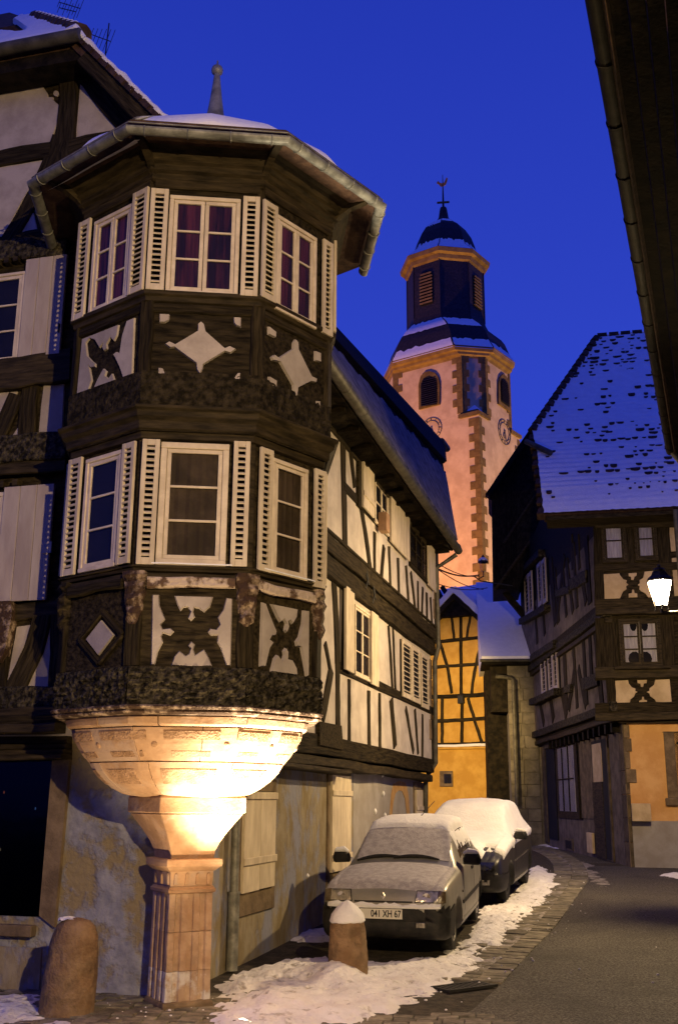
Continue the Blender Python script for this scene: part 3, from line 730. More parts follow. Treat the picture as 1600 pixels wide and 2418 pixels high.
# horizontal timbers and mouldings of the oriel
frieze('carved_beam', 5.13, 5.46, AU + .015, 'hewn', .009)
octband('lower_cornice', [(AL, 4.83), (AL + .03, 4.84), (AL + .035, 4.90), (AL + .075, 4.92), (AL + .08, 4.99), (AL + .12, 5.02), (AL + .13, 5.07), (AL + .16, 5.085), (AL + .165, 5.11), (AL + .10, 5.13)], M['brown_wood'], bevel=.003)
octband('window_ledge', [(AL - .005, 3.63), (AL + .03, 3.64), (AL + .035, 3.665), (AL + .06, 3.672), (AL + .062, 3.685), (AL, 3.70)], M['brown_wood'], bevel=.002)
octband('window_ledge', [(AU - .005, 6.135), (AU + .02, 6.145), (AU + .03, 6.185), (AU + .055, 6.20), (AU + .06, 6.235), (AU, 6.255)], M['brown_wood'], bevel=.002)
for m in (-2, -1, 0, 1, 2):
    f = OF(m, AL); hw = AL * math.tan(math.pi / 8)
    mb = MB(); f.beam(mb, (-hw + .11, 3.545), (hw - .11, 3.545), .085, -.02, .055, .008)
    link('apron_rail', mb, M['ledge_worn'] if m in (0, 1) else M['timber'], house)
    mb = MB(); f.beam(mb, (-hw + .02, 3.60), (hw - .02, 3.60), .05, -.02, .03, .004); link('rail', mb, M['brown_wood'], house)
    f = OF(m, AU); hw = AU * math.tan(math.pi / 8)
    mb = MB(); f.beam(mb, (-hw + .02, 6.09), (hw - .02, 6.09), .09, -.02, .012, .004); link('rail', mb, M['timber'], house)
    mb = MB(); f.beam(mb, (-hw + .02, 7.37), (hw - .02, 7.37), .11, -.02, .02, .003); link('head_rail', mb, M['brown_wood'], house)
for k in range(-3, 2):
    a = AZ0 + 22.5 + 45 * k
    f = Face(O, a, AU / math.cos(math.pi / 8) - .05)
    mb = MB(); f.beam(mb, (0, 5.45), (0, 6.15), .13, -.06, .052, .004); link('corner_post', mb, M['timber'], house)
    mb = MB(); f.beam(mb, (0, 6.25), (0, 7.35), .085, -.06, .046, .002); link('corner_post', mb, M['timber'], house)
    f = Face(O, a, AL / math.cos(math.pi / 8) - .05)
    mb = MB(); f.beam(mb, (0, 2.83), (0, 3.25), .15, -.06, .05, .005); link('corner_post', mb, M['timber'], house)
    mb = MB(); f.beam(mb, (0, 3.68), (0, 4.84), .09, -.06, .046, .002); link('corner_post', mb, M['brown_wood'], house)
    mb = MB(); rs = []   # weathered console
    for v, w, d in ((3.64, .10, .09), (3.60, .115, .10), (3.55, .10, .075), (3.50, .085, .105), (3.44, .09, .085), (3.39, .07, .10), (3.33, .078, .075), (3.27, .06, .09), (3.22, .066, .07), (3.18, .045, .055)):
        jj = lambda: random.uniform(-.012, .012)
        rs.append([f.P(-w + jj(), v, -.04), f.P(-w + jj(), v, d * .7), f.P(-w * .4 + jj(), v, d + jj()), f.P(w * .4 + jj(), v, d + jj()), f.P(w + jj(), v, d * .7), f.P(w, v, -.04)])
    mb.rings(rs[::-1]); link('console', mb, M['timber_worn'] if k >= -1 else M['timber'], house)
# windows + louvred shutters of the oriel, from measured corners
def ow(face, Z, q, cols, rows, curtain, d=.0, **kw):
    r_ = face.rect(Z, q, .03)
    return window(face, r_[0], r_[1], r_[2], r_[3], cols, rows, d, house, curtain, **kw)
def osh(face, Z, q, d=.035, **kw):
    r_ = face.rect(Z, q, .05)
    return louvre_shutter(face, r_[0], r_[1], r_[2], r_[3], d, house, **kw)
ow(OU(0), ZA, [(705, 805), (990, 822), (978, 1222), (675, 1212)], 2, 3, 'curtain')
osh(OU(0), ZA, [(625, 775), (701, 780), (669, 1195), (597, 1190)]); osh(OU(0), ZA, [(1003, 808), (1071, 812), (1058, 1222), (986, 1215)])
ow(OU(-1), ZA, [(392, 912), (545, 845), (535, 1225), (368, 1312)], 2, 3, 'curtain')
osh(OU(-1), ZA, [(330, 912), (372, 905), (350, 1308), (297, 1318)]); osh(OU(-1), ZA, [(548, 790), (609, 780), (592, 1190), (530, 1215)])
ow(OU(1), ZA, [(1138, 885), (1297, 978), (1297, 1368), (1128, 1262)], 2, 3, 'curtain')
osh(OU(1), ZA, [(1083, 822), (1140, 848), (1133, 1248), (1075, 1222)]); osh(OU(1), ZA, [(1328, 978), (1367, 1008), (1366, 1385), (1325, 1372)])
ow(OL(0), ZC, [(745, 88), (1066, 98), (1040, 665), (722, 655)], 1, 3, 'blind', fw=.055)
osh(OL(0), ZC, [(655, 75), (740, 72), (716, 650), (635, 655)]); osh(OL(0), ZC, [(1084, 82), (1158, 85), (1145, 665), (1064, 660)])
ow(OL(-1), ZC, [(398, 170), (565, 125), (545, 655), (375, 700)], 1, 3, None)
osh(OL(-1), ZC, [(320, 170), (378, 158), (350, 700), (288, 708)]); osh(OL(-1), ZC, [(565, 100), (628, 80), (598, 650), (545, 650)])
ow(OL(1), ZC, [(1262, 165), (1425, 212), (1412, 745), (1248, 690)], 1, 3, 'blind')
osh(OL(1), ZC, [(1208, 110), (1264, 125), (1250, 690), (1190, 680)]); osh(OL(1), ZC, [(1458, 208), (1508, 225), (1502, 765), (1448, 755)])
for m, ap, z0, z1 in ((-2, AL, 3.72, 4.80), (2, AL, 3.72, 4.80), (2, AU, 6.28, 7.3)):
    f = OF(m, ap); hw = ap * math.tan(math.pi / 8)
    sg = 1 if m < 0 else -1
    louvre_shutter(f, sg * (hw - .22) if sg > 0 else -hw + .02, (hw - .02) if sg > 0 else -hw + .22, z0, z1, .035, house)
# snow and frost lines on the ledges
for m in (0, 1):
    f = OF(m, AL); hw = AL * math.tan(math.pi / 8)
    mb = MB(); f.beam(mb, (-hw + .14, 3.705), (hw - .14, 3.703), .012, .03, .066, .002); link('ledge_snow', mb, M['snow'], house)
# ---- eaves, gutter, roof of the oriel ----------------------------------------
octband('eave_cornice', [(AU, 7.38), (AU + .025, 7.40), (AU + .03, 7.455), (AU + .065, 7.475), (AU + .07, 7.53), (AU + .105, 7.55), (AU + .10, 7.575), (AU + .16, 7.64), (AU + .26, 7.69), (AU + .46, 7.70), (AU + .46, 7.72), (AU, 7.73)], M['brown_wood'], bevel=.002)
for k in range(-3, 2):
    f = Face(O, AZ0 + 22.5 + 45 * k)
    mb = MB(); rs = []
    for dd, v0, v1 in ((1.36, 7.44, 7.58), (1.44, 7.53, 7.64), (1.55, 7.60, 7.685), (1.72, 7.65, 7.695)):
        rs.append([f.P(-.035, v0, dd), f.P(.035, v0, dd), f.P(.035, v1, dd), f.P(-.035, v1, dd)])
    mb.rings(rs); link('eave_bracket', mb, M['brown_wood'], house)
GAP, GZ = 1.73, 7.60
rr = GAP / math.cos(math.pi / 8)
gp = [O + Vector((rr * math.sin(R(AZ0 + 22.5 + 45 * k)), -rr * math.cos(R(AZ0 + 22.5 + 45 * k)), GZ)) for k in range(-3, 3)]
mb = MB()
for i in range(len(gp) - 1):
    a, b = gp[i], gp[i + 1]; d = (b - a).normalized(); out = Vector((d.y, -d.x, 0)); rs = []
    for t, p in ((0, a), (1, b)):
        ring = []
        for k2 in range(13):
            an = math.pi * k2 / 12
            ring.append((-math.cos(an), -math.sin(an)))
        r1 = [(x * .056, y * .056) for x, y in ring]; r2 = [(x * .049, y * .049) for x, y in ring[::-1]]
        sc_ = 1 / math.cos(math.pi / 8)
        tip = (a if t == 0 else b); rad = (tip - O); rad.z = 0; rad.normalize()
        rs.append([p + rad * (x * sc_) + Vector((0, 0, y)) for x, y in r1 + r2])
    mb.rings(rs)
    mb.tube([a + Vector((0, 0, .003)) + (a - O).normalized() * .058, b + Vector((0, 0, .003)) + (b - O).normalized() * .058], .007, 6)
gutter = link('gutter', mb, M['zinc'], house)
for i in range(len(gp) - 1):
    a, b = gp[i], gp[i + 1]; d = (b - a).normalized(); out = Vector((d.y, -d.x, 0))
    for t in (.1, .37, .64, .9):
        p = a + (b - a) * t
        mb = MB(); pts = [p + out * (-math.cos(an) * .060) + Vector((0, 0, -math.sin(an) * .060)) for an in np.linspace(0, math.pi, 11)]
        mb.tube(pts, .007, 5); link('gutter_clip', mb, M['zinc'], gutter)
    mb = MB(); mb.tube([a + (O - a).normalized() * .03 + Vector((0, 0, .018)), b + (O - b).normalized() * .03 + Vector((0, 0, .018))], .03, 6); link('gutter_snow', mb, M['snow'], house)
mb = MB(); mb.rings([octring(a, z) for a, z in ((1.70, 7.66), (1.72, 7.70), (1.52, 7.83), (1.2, 8.03), (.8, 8.33), (.4, 8.66), (.12, 8.86))])
oroof = link('oriel_roof', mb, M['tile'], house)
mb = MB(); mb.rings([octring(a + random.uniform(-.01, .01), z) for a, z in ((1.66, 7.715), (1.71, 7.735), (1.70, 7.80), (1.56, 7.955), (1.36, 8.11), (1.1, 8.275), (.82, 8.44), (.55, 8.61), (.30, 8.775), (.1, 8.86))])
o = link('roof_snow', mb, M['snow'], house, smooth=True)
ms = o.modifiers.new('s', 'SUBSURF'); ms.levels = ms.render_levels = 1
mb = MB(); mb.lathe([(.20, 8.80), (.15, 8.85), (.125, 8.90), (.11, 8.95), (.098, 9.0), (.07, 9.2), (.045, 9.42), (.032, 9.55)], O, 14); finial = link('finial', mb, M['zinc'], house, smooth=True)
mb = MB(); mb.lathe([(.03, 9.54), (.06, 9.565), (.066, 9.60), (.055, 9.635), (.025, 9.655), (.012, 9.66), (.008, 9.72), (.002, 9.73)], O, 14); link('ball', mb, M['zinc'], finial, smooth=True)

# the oriel roof runs back into the gable as a snowy saddle
B_ = G.P(V0[0] + .02, V0[1] - .08, .32); A2 = O + Vector((0, 0, 8.84)); C2 = octring(1.62, 7.80)[7]; D2 = octring(1.6, 7.80)[6]
mb = MB(); n_ = 7; vs, fs = [], []
for i in range(n_ + 1):
    for jx in range(n_ + 1):
        s_, t_ = i / n_, jx / n_
        p = (B_ * (1 - s_) + A2 * s_) * (1 - t_) + (C2 * (1 - s_ * .0) if False else (D2 * (1 - s_) + C2 * s_)) * t_
        p = p + Vector((0, 0, .10 * math.sin(math.pi * t_) * (1 - .3 * s_) + .015 * noise.noise(p * 4)))
        vs.append(p)
nn = len(vs)
for i in range(n_):
    for jx in range(n_): q = i * (n_ + 1) + jx; fs.append((q, q + 1, q + n_ + 2, q + n_ + 1))
mb.add(vs + [v - Vector((0, 0, .25)) for v in vs], fs + [tuple(k + nn for k in f_[::-1]) for f_ in fs]); link('saddle_snow', mb, M['snow'], house, smooth=True)

# ---- main roof: verge, half-hip, snow ------------------------------------
Gd = G.at(.45)
def rp(u, v, e): return G.P(u, v, -e)   # e = distance behind the gable plane
up = -6.0
mb = MB()
nrm = Vector((-sl, 1)).normalized()
def rslope(u, off, e): return rp(u + (-sl) / math.hypot(sl, 1) * off * 1.0, vline(u) + off / math.hypot(sl, 1), e)
mb.hexa([rslope(.05, -.1, -.45), rslope(.05, -.1, 9), rslope(up, -.1, 9), rslope(up, -.1, 3.4), rslope(.05, .04, -.45), rslope(.05, .04, 9), rslope(up, .04, 9), rslope(up, .04, 3.4)])
mb = MB()
def slab(mb, pts, t0, t1, nv):   # polygon slab offset along its normal
    n = len(pts); nv = Vector(nv)
    return mb.rings([[p + nv * t0 for p in pts], [p + nv * t1 for p in pts]])
e1v, e2v, zv = G.U, -G.N, Vector((0, 0, 1))
nR = (e1v * (-sl) + zv).normalized()
HS = 1.1   # slope of the half-hip
Cn = rp(V1[0], V1[1], -.45)           # eave corner of the half-hip
kk = 4.0; du = HS * kk / (-sl)
hipT = rp(V1[0] - du, V1[1] + HS * kk, -.45 + kk)
right_pts = [rp(.05, vline(.05), -.45), rp(.05, vline(.05), 9), rp(V1[0] - du, V1[1] + HS * kk, 9), hipT, Cn]
slab(mb, right_pts, -.16, 0, nR); link('roof', mb, M['tile'], house)
nH = (G.N * HS + zv).normalized()
hip_pts = [Cn, hipT, rp(-9, V1[1] + HS * kk, -.45 + kk), rp(-9, V1[1] + .08, -.45)]
mb = MB(); slab(mb, [p + Vector((0, 0, .0)) for p in hip_pts], -.14, .002, nH); link('half_hip_roof', mb, M['tile'], house)
# rows of tiles on the half-hip, bare at the top
tm = MB(); tm.box((-.085, -.01, -.012), (.085, .19, .012)); tme = tm.mesh('roof_tile'); finish(tme, bevel=.004); tme.materials.append(M['tile'])
rotH = Matrix.Rotation(R(-15), 4, 'Z') @ Matrix.Rotation(math.atan(HS) - R(4), 4, 'X')
for i in range(11):
    for jx in range(9):
        e = .95 + i * .10; u = V1[0] - e * HS / (-sl) - .12 - jx * .18 - (i % 2) * .09
        p = rp(u, V1[1] + HS * e, -.45 + e) + nH * .02
        piece('roof_tile', tme, Matrix.Translation(p) @ rotH, house)
# snow on the half-hip: thick sheet with a ragged upper edge
def ragged_snow(name, A, B, C, D, nu, nv, th, nrm, edge, parent=house, mat='snow', seed=0, kind=None):
    """snow blanket over quad A,B (lower) C,D (upper); edge(s,t) < 0 leaves it bare"""
    vs, fs, ids = [], [], {}
    for i in range(nv + 1):
        for jx in range(nu + 1):
            s, t = jx / nu, i / nv
            p = (A * (1 - s) + B * s) * (1 - t) + (D * (1 - s) + C * s) * t
            nz = noise.noise(p * 2.2 + Vector((seed, 0, 0))) * .35 + noise.noise(p * 7 + Vector((seed, 3, 0))) * .2
            h = edge(s, t) + 0 * nz
            k = max(-1, min(1, h))
            e_ = min(1, t / .04 + .25) if t < .04 else 1
            vs.append(p + nrm * (th * (k if k < 0 else math.sqrt(k)) * e_ * (1 + .5 * nz)))
    for i in range(nv):
        for jx in range(nu):
            a = i * (nu + 1) + jx; fs.append((a, a + 1, a + nu + 2, a + nu + 1))
    mb = MB(); mb.add(vs, fs)
    return link(name, mb, M[mat], parent, smooth=True, kind=kind)
def edge_h(s, t):
    lim = .30 + .05 * math.sin(s * 19) + .04 * math.sin(s * 47 + 1) + (.35 if s > .9 else 0) + .03 * (hash((int(s * 60),)) % 7) / 7
    return (lim - t) * 14
A_, B_ = rp(-7, V1[1] + .06, -.46), Cn + Vector((0, 0, .05))
ragged_snow('roof_snow', A_, B_, hipT + zv * .04, rp(-7, V1[1] + HS * kk, -.45 + kk), 150, 90, .07, nH, edge_h)
# ridge tiles down the hip, capped with snow
hd = (hipT - Cn).normalized()
for i in range(12):
    p = Cn + hd * (.08 + i * .30)
    mb = MB(); mb.tube([p + nH * .02, p + hd * .17 + nH * .02, p + hd * .34 + nH * .05], [.13, .115, .10], 10); link('ridge_tile', mb, M['tile'], house)
    if i > 0:
        mb = MB(); mb.tube([p + zv * .07 + hd * .06, p + zv * .09 + hd * .16, p + zv * .07 + hd * .29], [.04, .085, .05], 8); link('tile_snow', mb, M['snow'], house, smooth=True)
# hip eave gutter and fascia
mb = MB(); mb.tube([rp(-9, V1[1] - .03, -.53), rp(V1[0] + .02, V1[1] - .03, -.53)], .075, 12); link('gutter', mb, M['zinc_dark'], house, smooth=True)
mb = MB(); G.box(mb, -9, V1[0] + .05, V1[1] - .26, V1[1] - .10, .1, .42); link('soffit_board', mb, M['black_wood'], house)
mb = MB(); p = Cn + zv * .05 - e1v * .05; mb.tube([p - e1v * .22 + G.N * .05, p + G.N * .06, p + e1v * .09 + G.N * .03 - zv * .09], [.03, .075, .03], 8); link('snow_cap', mb, M['snow'], house, smooth=True)
# verge board, tile ends and snow along the right slope
mb = MB(); Gd.beam(mb, (V1[0] + .03, V1[1] - .24), (V0[0] + .4, vline(V0[0] + .4) - .24), .2, -.08, .01, .006); link('verge_board', mb, M['timber'], house)
L_ = math.hypot(V0[0] + .5 - V1[0], sl * (V0[0] + .5 - V1[0]))
for i in range(int(L_ / .16)):
    f_ = i * .16 / L_; u = V1[0] + (V0[0] + .5 - V1[0]) * f_
    c_ = rp(u, vline(u) - .06, -.46)
    mb = MB(); dv = (e1v + zv * sl).normalized()
    mb.hexa([c_ + dv * a + G.N * b + nR * c for c in (-.035, .02) for a, b in ((-.07, -.06), (.09, -.06), (.09, .05 + random.uniform(0, .02)), (-.07, .04))]); link('verge_tile', mb, M['tile'], house)
mb = MB(); rs = []
for i in range(40):
    f_ = i / 39; u = V1[0] + (V0[0] + .6 - V1[0]) * f_
    w = .03 + .03 * noise.noise(Vector((i * .5, 0, 0))); h = .055 + .03 * noise.noise(Vector((i * .37, 5, 0)))
    c_ = rp(u, vline(u) - .02, -.42)
    rs.append([c_ + G.N * w + nR * (-.03 - .04 * abs(noise.noise(Vector((i * .9, 2, 0))))), c_ + G.N * (w * .9) + nR * h * .7, c_ + nR * h, c_ - G.N * .6 + nR * h, c_ - G.N * .6 - nR * .02])
mb.rings(rs); link('verge_snow', mb, M['snow'], house, smooth=True)

# ================================================================== the long side in the lane
W1, W2, Wg = W.at(0.0), W.at(.12), W.at(-.25)
def wz(f, Z, p): return f.px(*Z(*p))
# great beams
mb = MB(); W.beam(mb, (.6, 4.94), (12.98, 4.86), .30, -.05, .10, .012); link('jetty_beam', mb, M['timber'], house)
mb = MB(); W.beam(mb, (.6, 5.22), (12.98, 5.16), .25, -.05, .145, .012); link('sill_beam', mb, M['timber'], house)
mb = MB(); W.beam(mb, (.6, 5.36), (12.98, 5.32), .05, .1, .16, .006); link('sill_fillet', mb, M['timber'], house)
mb = MB(); W.beam(mb, (.7, 2.47), (12.98, 2.44), .27, -.2, .03, .012); link('jetty_beam', mb, M['timber'], house)
mb = MB(); W.beam(mb, (.7, 2.27), (12.98, 2.20), .13, -.26, .0, .01); link('jetty_plate', mb, M['brown_wood'], house)
mb = MB(); W.beam(mb, (.7, 2.16), (6.0, 2.14), .06, -.26, .05, .004); link('jetty_moulding', mb, M['brown_wood'], house)
mb = MB(); W.beam(mb, (.5, 6.95), (12.9, 6.95), .2, .1, .17, .006); link('eave_plate', mb, M['timber'], house)
def studs(face, Z, lst, w=.085, d1=.022, name='stud'):
    for it in lst:
        a, b = it[0], it[1]; ww = it[2] if len(it) > 2 else w; cv = it[3] if len(it) > 3 else 0.
        mb = MB(); face.beam(mb, face.px(*Z(*a)), face.px(*Z(*b)), ww * 1.15, -.02, d1 + random.uniform(-.003, .003), .007, cv)
        link(name, mb, M['timber'], house)
studs(W2, G6, [((350, 650), (372, 1680), .22), ((388, 740), (445, 1220), .13), ((470, 1230), (575, 1910), .16, .04), ((600, 1570), (602, 1910), .13), ((672, 1680), (648, 1965), .13),
               ((712, 1680), (726, 2020), .11), ((782, 1770), (792, 2080), .12), ((845, 1830), (866, 2120), .12), ((882, 1880), (922, 2210), .12), ((938, 1950), (940, 2235), .11),
               ((975, 2000), (968, 2260), .11), ((1005, 2040), (1010, 2295), .12), ((1035, 2075), (1050, 2320), .12), ((1075, 1640), (1078, 2330), .16)])
def rail(face, z, t0, t1, w, d1=.026):
    mb = MB(); face.beam(mb, (t0, z), (t1, z - .02), w, -.02, d1, .006); link('rail', mb, M['timber'], house)
a, b = wz(W2, G6, (360, 1185)), wz(W2, G6, (1060, 2062)); rail(W2, (a[1] + b[1]) / 2 + .12, a[0], b[0], .15)
a2, b2 = wz(W1, G7, (330, 915)), wz(W1, G7, (1085, 1290)); rail(W1, (a2[1] + b2[1]) / 2, a2[0], b2[0], .16)
q = [W1.px(*G7(*p)) for p in ((150, 1360), (330, 1395), (345, 1600), (150, 1560))]
mb = MB(); W1.prism(mb, q, -.02, .06, .01); link('corner_block', mb, M['timber'], house)
studs(W1, G7, [((290, 180), (322, 900), .22, .03), ((322, 900), (325, 1410), .18), ((272, 950), (200, 1350), .18), ((222, 740), (262, 950), .1), ((415, 1030), (415, 1560), .11), ((570, 1120), (575, 1595), .13),
               ((657, 1140), (660, 1610), .11), ((750, 1190), (782, 1570), .22), ((868, 1260), (930, 1610), .13), ((940, 1270), (966, 1625), .12), ((1002, 1310), (1000, 1650), .11), ((1072, 1290), (1092, 1690), .14),
               ((730, 600), (765, 1140), .12), ((765, 620), (785, 1150), .08), ((380, 330), (365, 930), .16)])
# windows, shutters of the upper floor (drawn from measured corners)
def wrect(face, Z, q, d): return face.rect(Z, q, d)
q = wrect(W2, G6, [(470, 850), (515, 880), (522, 1390), (480, 1390)], .03); mb = MB(); W2.box(mb, q[0], q[1], q[2], q[3], 0, .05); link('window_post', mb, M['timber'], house)
q = wrect(W2, G6, [(600, 1000), (700, 1140), (712, 1660), (605, 1440)], .02); window(W2, q[0], q[1], q[2], q[3], 2, 3, .0, house, None)
q = wrect(W2, G6, [(513, 868), (597, 948), (606, 1445), (520, 1388)], .08); plank_shutter(W2, q, .06, house, planks=2, bars=(.2, .85))
q = wrect(W2, G6, [(722, 1185), (862, 1368), (879, 1792), (733, 1655)], .06); plank_shutter(W2, q, .05, house, planks=3)
q = wrect(W2, G6, [(866, 1405), (1012, 1585), (1010, 2012), (882, 1792)], .02); window(W2, q[0], q[1], q[2], q[3], 3, 3, .0, house, None, mat='timber')
q = wrect(W2, G6, [(1015, 1592), (1072, 1640), (1076, 2055), (1024, 1962)], .06); plank_shutter(W2, q, .05, house, planks=2)
q = wrect(W1, G7, [(400, 290), (466, 330), (450, 1002), (384, 920)], .09); plank_shutter(W1, q, .07, house, planks=2)
q = wrect(W1, G7, [(466, 470), (590, 480), (572, 1062), (450, 985)], .02); window(W1, q[0], q[1], q[2] , q[3], 2, 3, .0, house, None)
q = wrect(W1, G7, [(596, 480), (652, 522), (656, 1095), (598, 1060)], .07); plank_shutter(W1, q, .05, house, planks=2)
for qq in ([(835, 695), (905, 745), (927, 1202), (855, 1170)], [(915, 755), (975, 792), (992, 1240), (935, 1200)], [(990, 810), (1042, 850), (1062, 1280), (1005, 1250)]):
    q = wrect(W1, G7, qq, .05)
    mb = MB(); W1.box(mb, q[0], q[1], q[2] + .01, q[3] - .01, .004, .02); link('window_shade', mb, M['dark'], house)
    louvre_shutter(W1, q[0], q[1], q[2], q[3], .035, house, pitch=.085, fw=.06)
q = wz(W2, G6, (622, 1500)); mb = MB(); W2.box(mb, q[0] - .12, q[0] + .12, q[1] - .16, q[1] + .16, .05, .2); link('wooden_hood', mb, M['stone'], house, bevel=.01)
# ground-floor shutters, stone frames and the painted arch
def gshutter(face, Z, q, frame=True, d=.02, bars=(.3, .93), mat='shutter', planks=2):
    r_ = face.rect(Z, q, d + .02)
    if frame:
        mb = MB(); g_ = .10
        face.box(mb, r_[0] - g_, r_[0] - .004, r_[2] - .25, r_[3] + .15, -.02, .03); face.box(mb, r_[1] + .004, r_[1] + g_, r_[2] - .25, r_[3] + .15, -.02, .03)
        face.box(mb, r_[0] - .004, r_[1] + .004, r_[3] + .004, r_[3] + .15, -.02, .028); face.box(mb, r_[0] - .004, r_[1] + .004, r_[2] - .25, r_[2] - .004, -.02, .028)
        link('window_surround', mb, M['stone_brown'], house, bevel=.006)
    return plank_shutter(face, r_, d + .012, house, mat, planks=planks, bars=bars)
gshutter(Wg, ZE, [(1126, 350), (1272, 318), (1264, 775), (1119, 795)], bars=(.30, .96))
gshutter(Wg, G7, [(277, 1790), (430, 1808), (425, 2560), (270, 2560)], bars=(.15, .81))
gshutter(Wg, G7, [(955, 1908), (1035, 1922), (1030, 2300), (950, 2300)], bars=(.62, .2))
mb = MB(); out, inn = [], []
for (x, y) in ((738, 2130), (752, 1950), (770, 1866), (815, 1842), (868, 1858), (888, 1950), (900, 2115)): out.append(Wg.px(*G7(x, y)))
for (x, y) in ((876, 2110), (862, 1985), (838, 1925), (812, 1915), (785, 1940), (768, 2010), (755, 2128)): inn.append(Wg.px(*G7(x, y)))
Wg.prism(mb, out + inn, .002, .014); link('arch_patch', mb, M['paint_ring'], house)
for x, y in ((678, 1788), (683, 1942), (618, 2083), (697, 2118)):
    c_ = Wg.px(*G7(x, y)); p = Wg.P(c_[0], c_[1], .02); mb = MB(); mb.lathe([(.0, -.06), (.02, -.04), (.03, 0), (.014, .04), (0, .05)], p, 8); link('snowball_splat', mb, M['snow'], house, smooth=True)
c_ = ZE(735, 620); 
c_ = Wg.px(*ZE(1420, 720)); mb = MB(); mb.lathe([(.0, -.03), (.02, -.02), (.025, 0), (0, .03)], Wg.P(c_[0], c_[1], .01), 8); link('snowball_splat', mb, M['snow'], house, smooth=True)
# downpipe beside the column and the far corner
t_ = Wg.px(535, 2200)[0]
mb = MB(); mb.tube([Wg.P(t_, 0.02, .07), Wg.P(t_, .78, .07)], .062, 14); mb.tube([Wg.P(t_, .78, .07), Wg.P(t_, .8, .07)], .07, 14); mb.tube([Wg.P(t_, .8, .07), Wg.P(t_, 2.1, .07)], .045, 12)
link('downpipe', mb, M['zinc'], house, smooth=True)
mb = MB(); mb.tube([W2.P(12.85, 6.88, .50), W2.P(12.85, 6.6, .06), W2.P(12.85, 4.9, .07), W2.P(12.9, 4.6, -.02), W2.P(12.9, 2.5, -.04), W2.P(12.9, 2.2, -.25), W2.P(12.9, .4, -.28)], .05, 8); link('downpipe', mb, M['zinc_dark'], house, smooth=True)
for z in np.arange(.45, 6.6, .42):
    dd = -.25 if z < 2.1 else (0. if z < 4.7 else .12)
    if 2.1 < z < 2.7 or 4.6 < z < 5.4: continue
    w = .30 if int(z / .42) % 2 else .18
    mb = MB(); W.box(mb, 12.98 - w, 13.01, z, z + .41, dd - .05, dd + .018); link('quoin', mb, M['stone_brown'], house, bevel=.008)
# iron tie anchors on the sill beam
for x, y in ((545, 225), (600, 345)):
    c_ = W.px(*G7(x, y), .11); mb = MB(); mb.tube([W.P(c_[0] - .02, c_[1] + .16, .13), W.P(c_[0] + .02, c_[1], .16), W.P(c_[0] - .03, c_[1] - .16, .13)], .014, 6); mb.tube([W.P(c_[0] - .08, c_[1] + .05, .15), W.P(c_[0] + .12, c_[1] - .08, .15)], .012, 6); link('wall_anchor', mb, M['iron'], house)
# ---- roof over the lane side -------------------------------------------------
EA, EB = W.P(1.0, 7.02, .62), W.P(12.75, 7.02, .62)
n0 = W.px(*G6(300, 75), -.6); n1 = W.px(*G6(1120, 915), -.6)
n0s = (1.2, n0[1] + (n1[1] - n0[1]) / (n1[0] - n0[0]) * (1.2 - n0[0]))
TA, TB = W.P(n0s[0], n0s[1], -.6), W.P(n1[0], n1[1], -.6)
mb = MB(); rs = []
for t in np.linspace(0, 1, 12):
    a, b = EA + (EB - EA) * t, TA + (TB - TA) * t
    bk = b - W.N * 3.2 + zv * .6
    rs.append([a, a + (b - a) * .12 - zv * .06, b, bk, bk - zv * 4, a - W.N * .3 - zv * .1])
mb.rings(rs); link('lane_roof', mb, M['shade_black'], house)
mb = MB(); rs = []   # snow on the lower two thirds, its shade painted in
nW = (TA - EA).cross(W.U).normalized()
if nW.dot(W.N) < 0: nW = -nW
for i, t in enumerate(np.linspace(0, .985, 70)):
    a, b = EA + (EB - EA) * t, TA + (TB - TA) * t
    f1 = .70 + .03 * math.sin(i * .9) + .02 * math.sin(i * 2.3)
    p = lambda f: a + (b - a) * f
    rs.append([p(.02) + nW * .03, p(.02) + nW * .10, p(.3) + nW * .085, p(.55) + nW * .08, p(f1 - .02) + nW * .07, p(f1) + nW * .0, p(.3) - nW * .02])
mb.rings(rs); link('roof_snow', mb, M['snow_shaded'], house, smooth=True)
# dark bare band at the top with an overhanging dormer eave and its gutter end
mb = MB(); rs = []
for t in np.linspace(0, 1.0, 8):
    a, b = EA + (EB - EA) * t, TA + (TB - TA) * t
    q = a + (b - a) * .80
    rs.append([q + nW * .02, q + nW * .12, b + nW * .14 + zv * .06, b - W.N * .4 + zv * .08, b - W.N * .4 - zv * .3])
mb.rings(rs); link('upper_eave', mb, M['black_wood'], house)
b = TB
mb = MB(); mb.tube([b - W.U * .4 + nW * .1, b + W.U * .35 + nW * .14], .10, 10); link('gutter_end', mb, M['zinc_dark'], house, smooth=True)
mb = MB(); q = b + W.U * .2 + nW * .1
mb.tube([q, q - zv * .35 - W.N * .25, q - zv * .9 - W.N * .3, q - zv * 3.6 - W.N * .3], .06, 8); link('downpipe', mb, M['zinc_dark'], house, smooth=True)
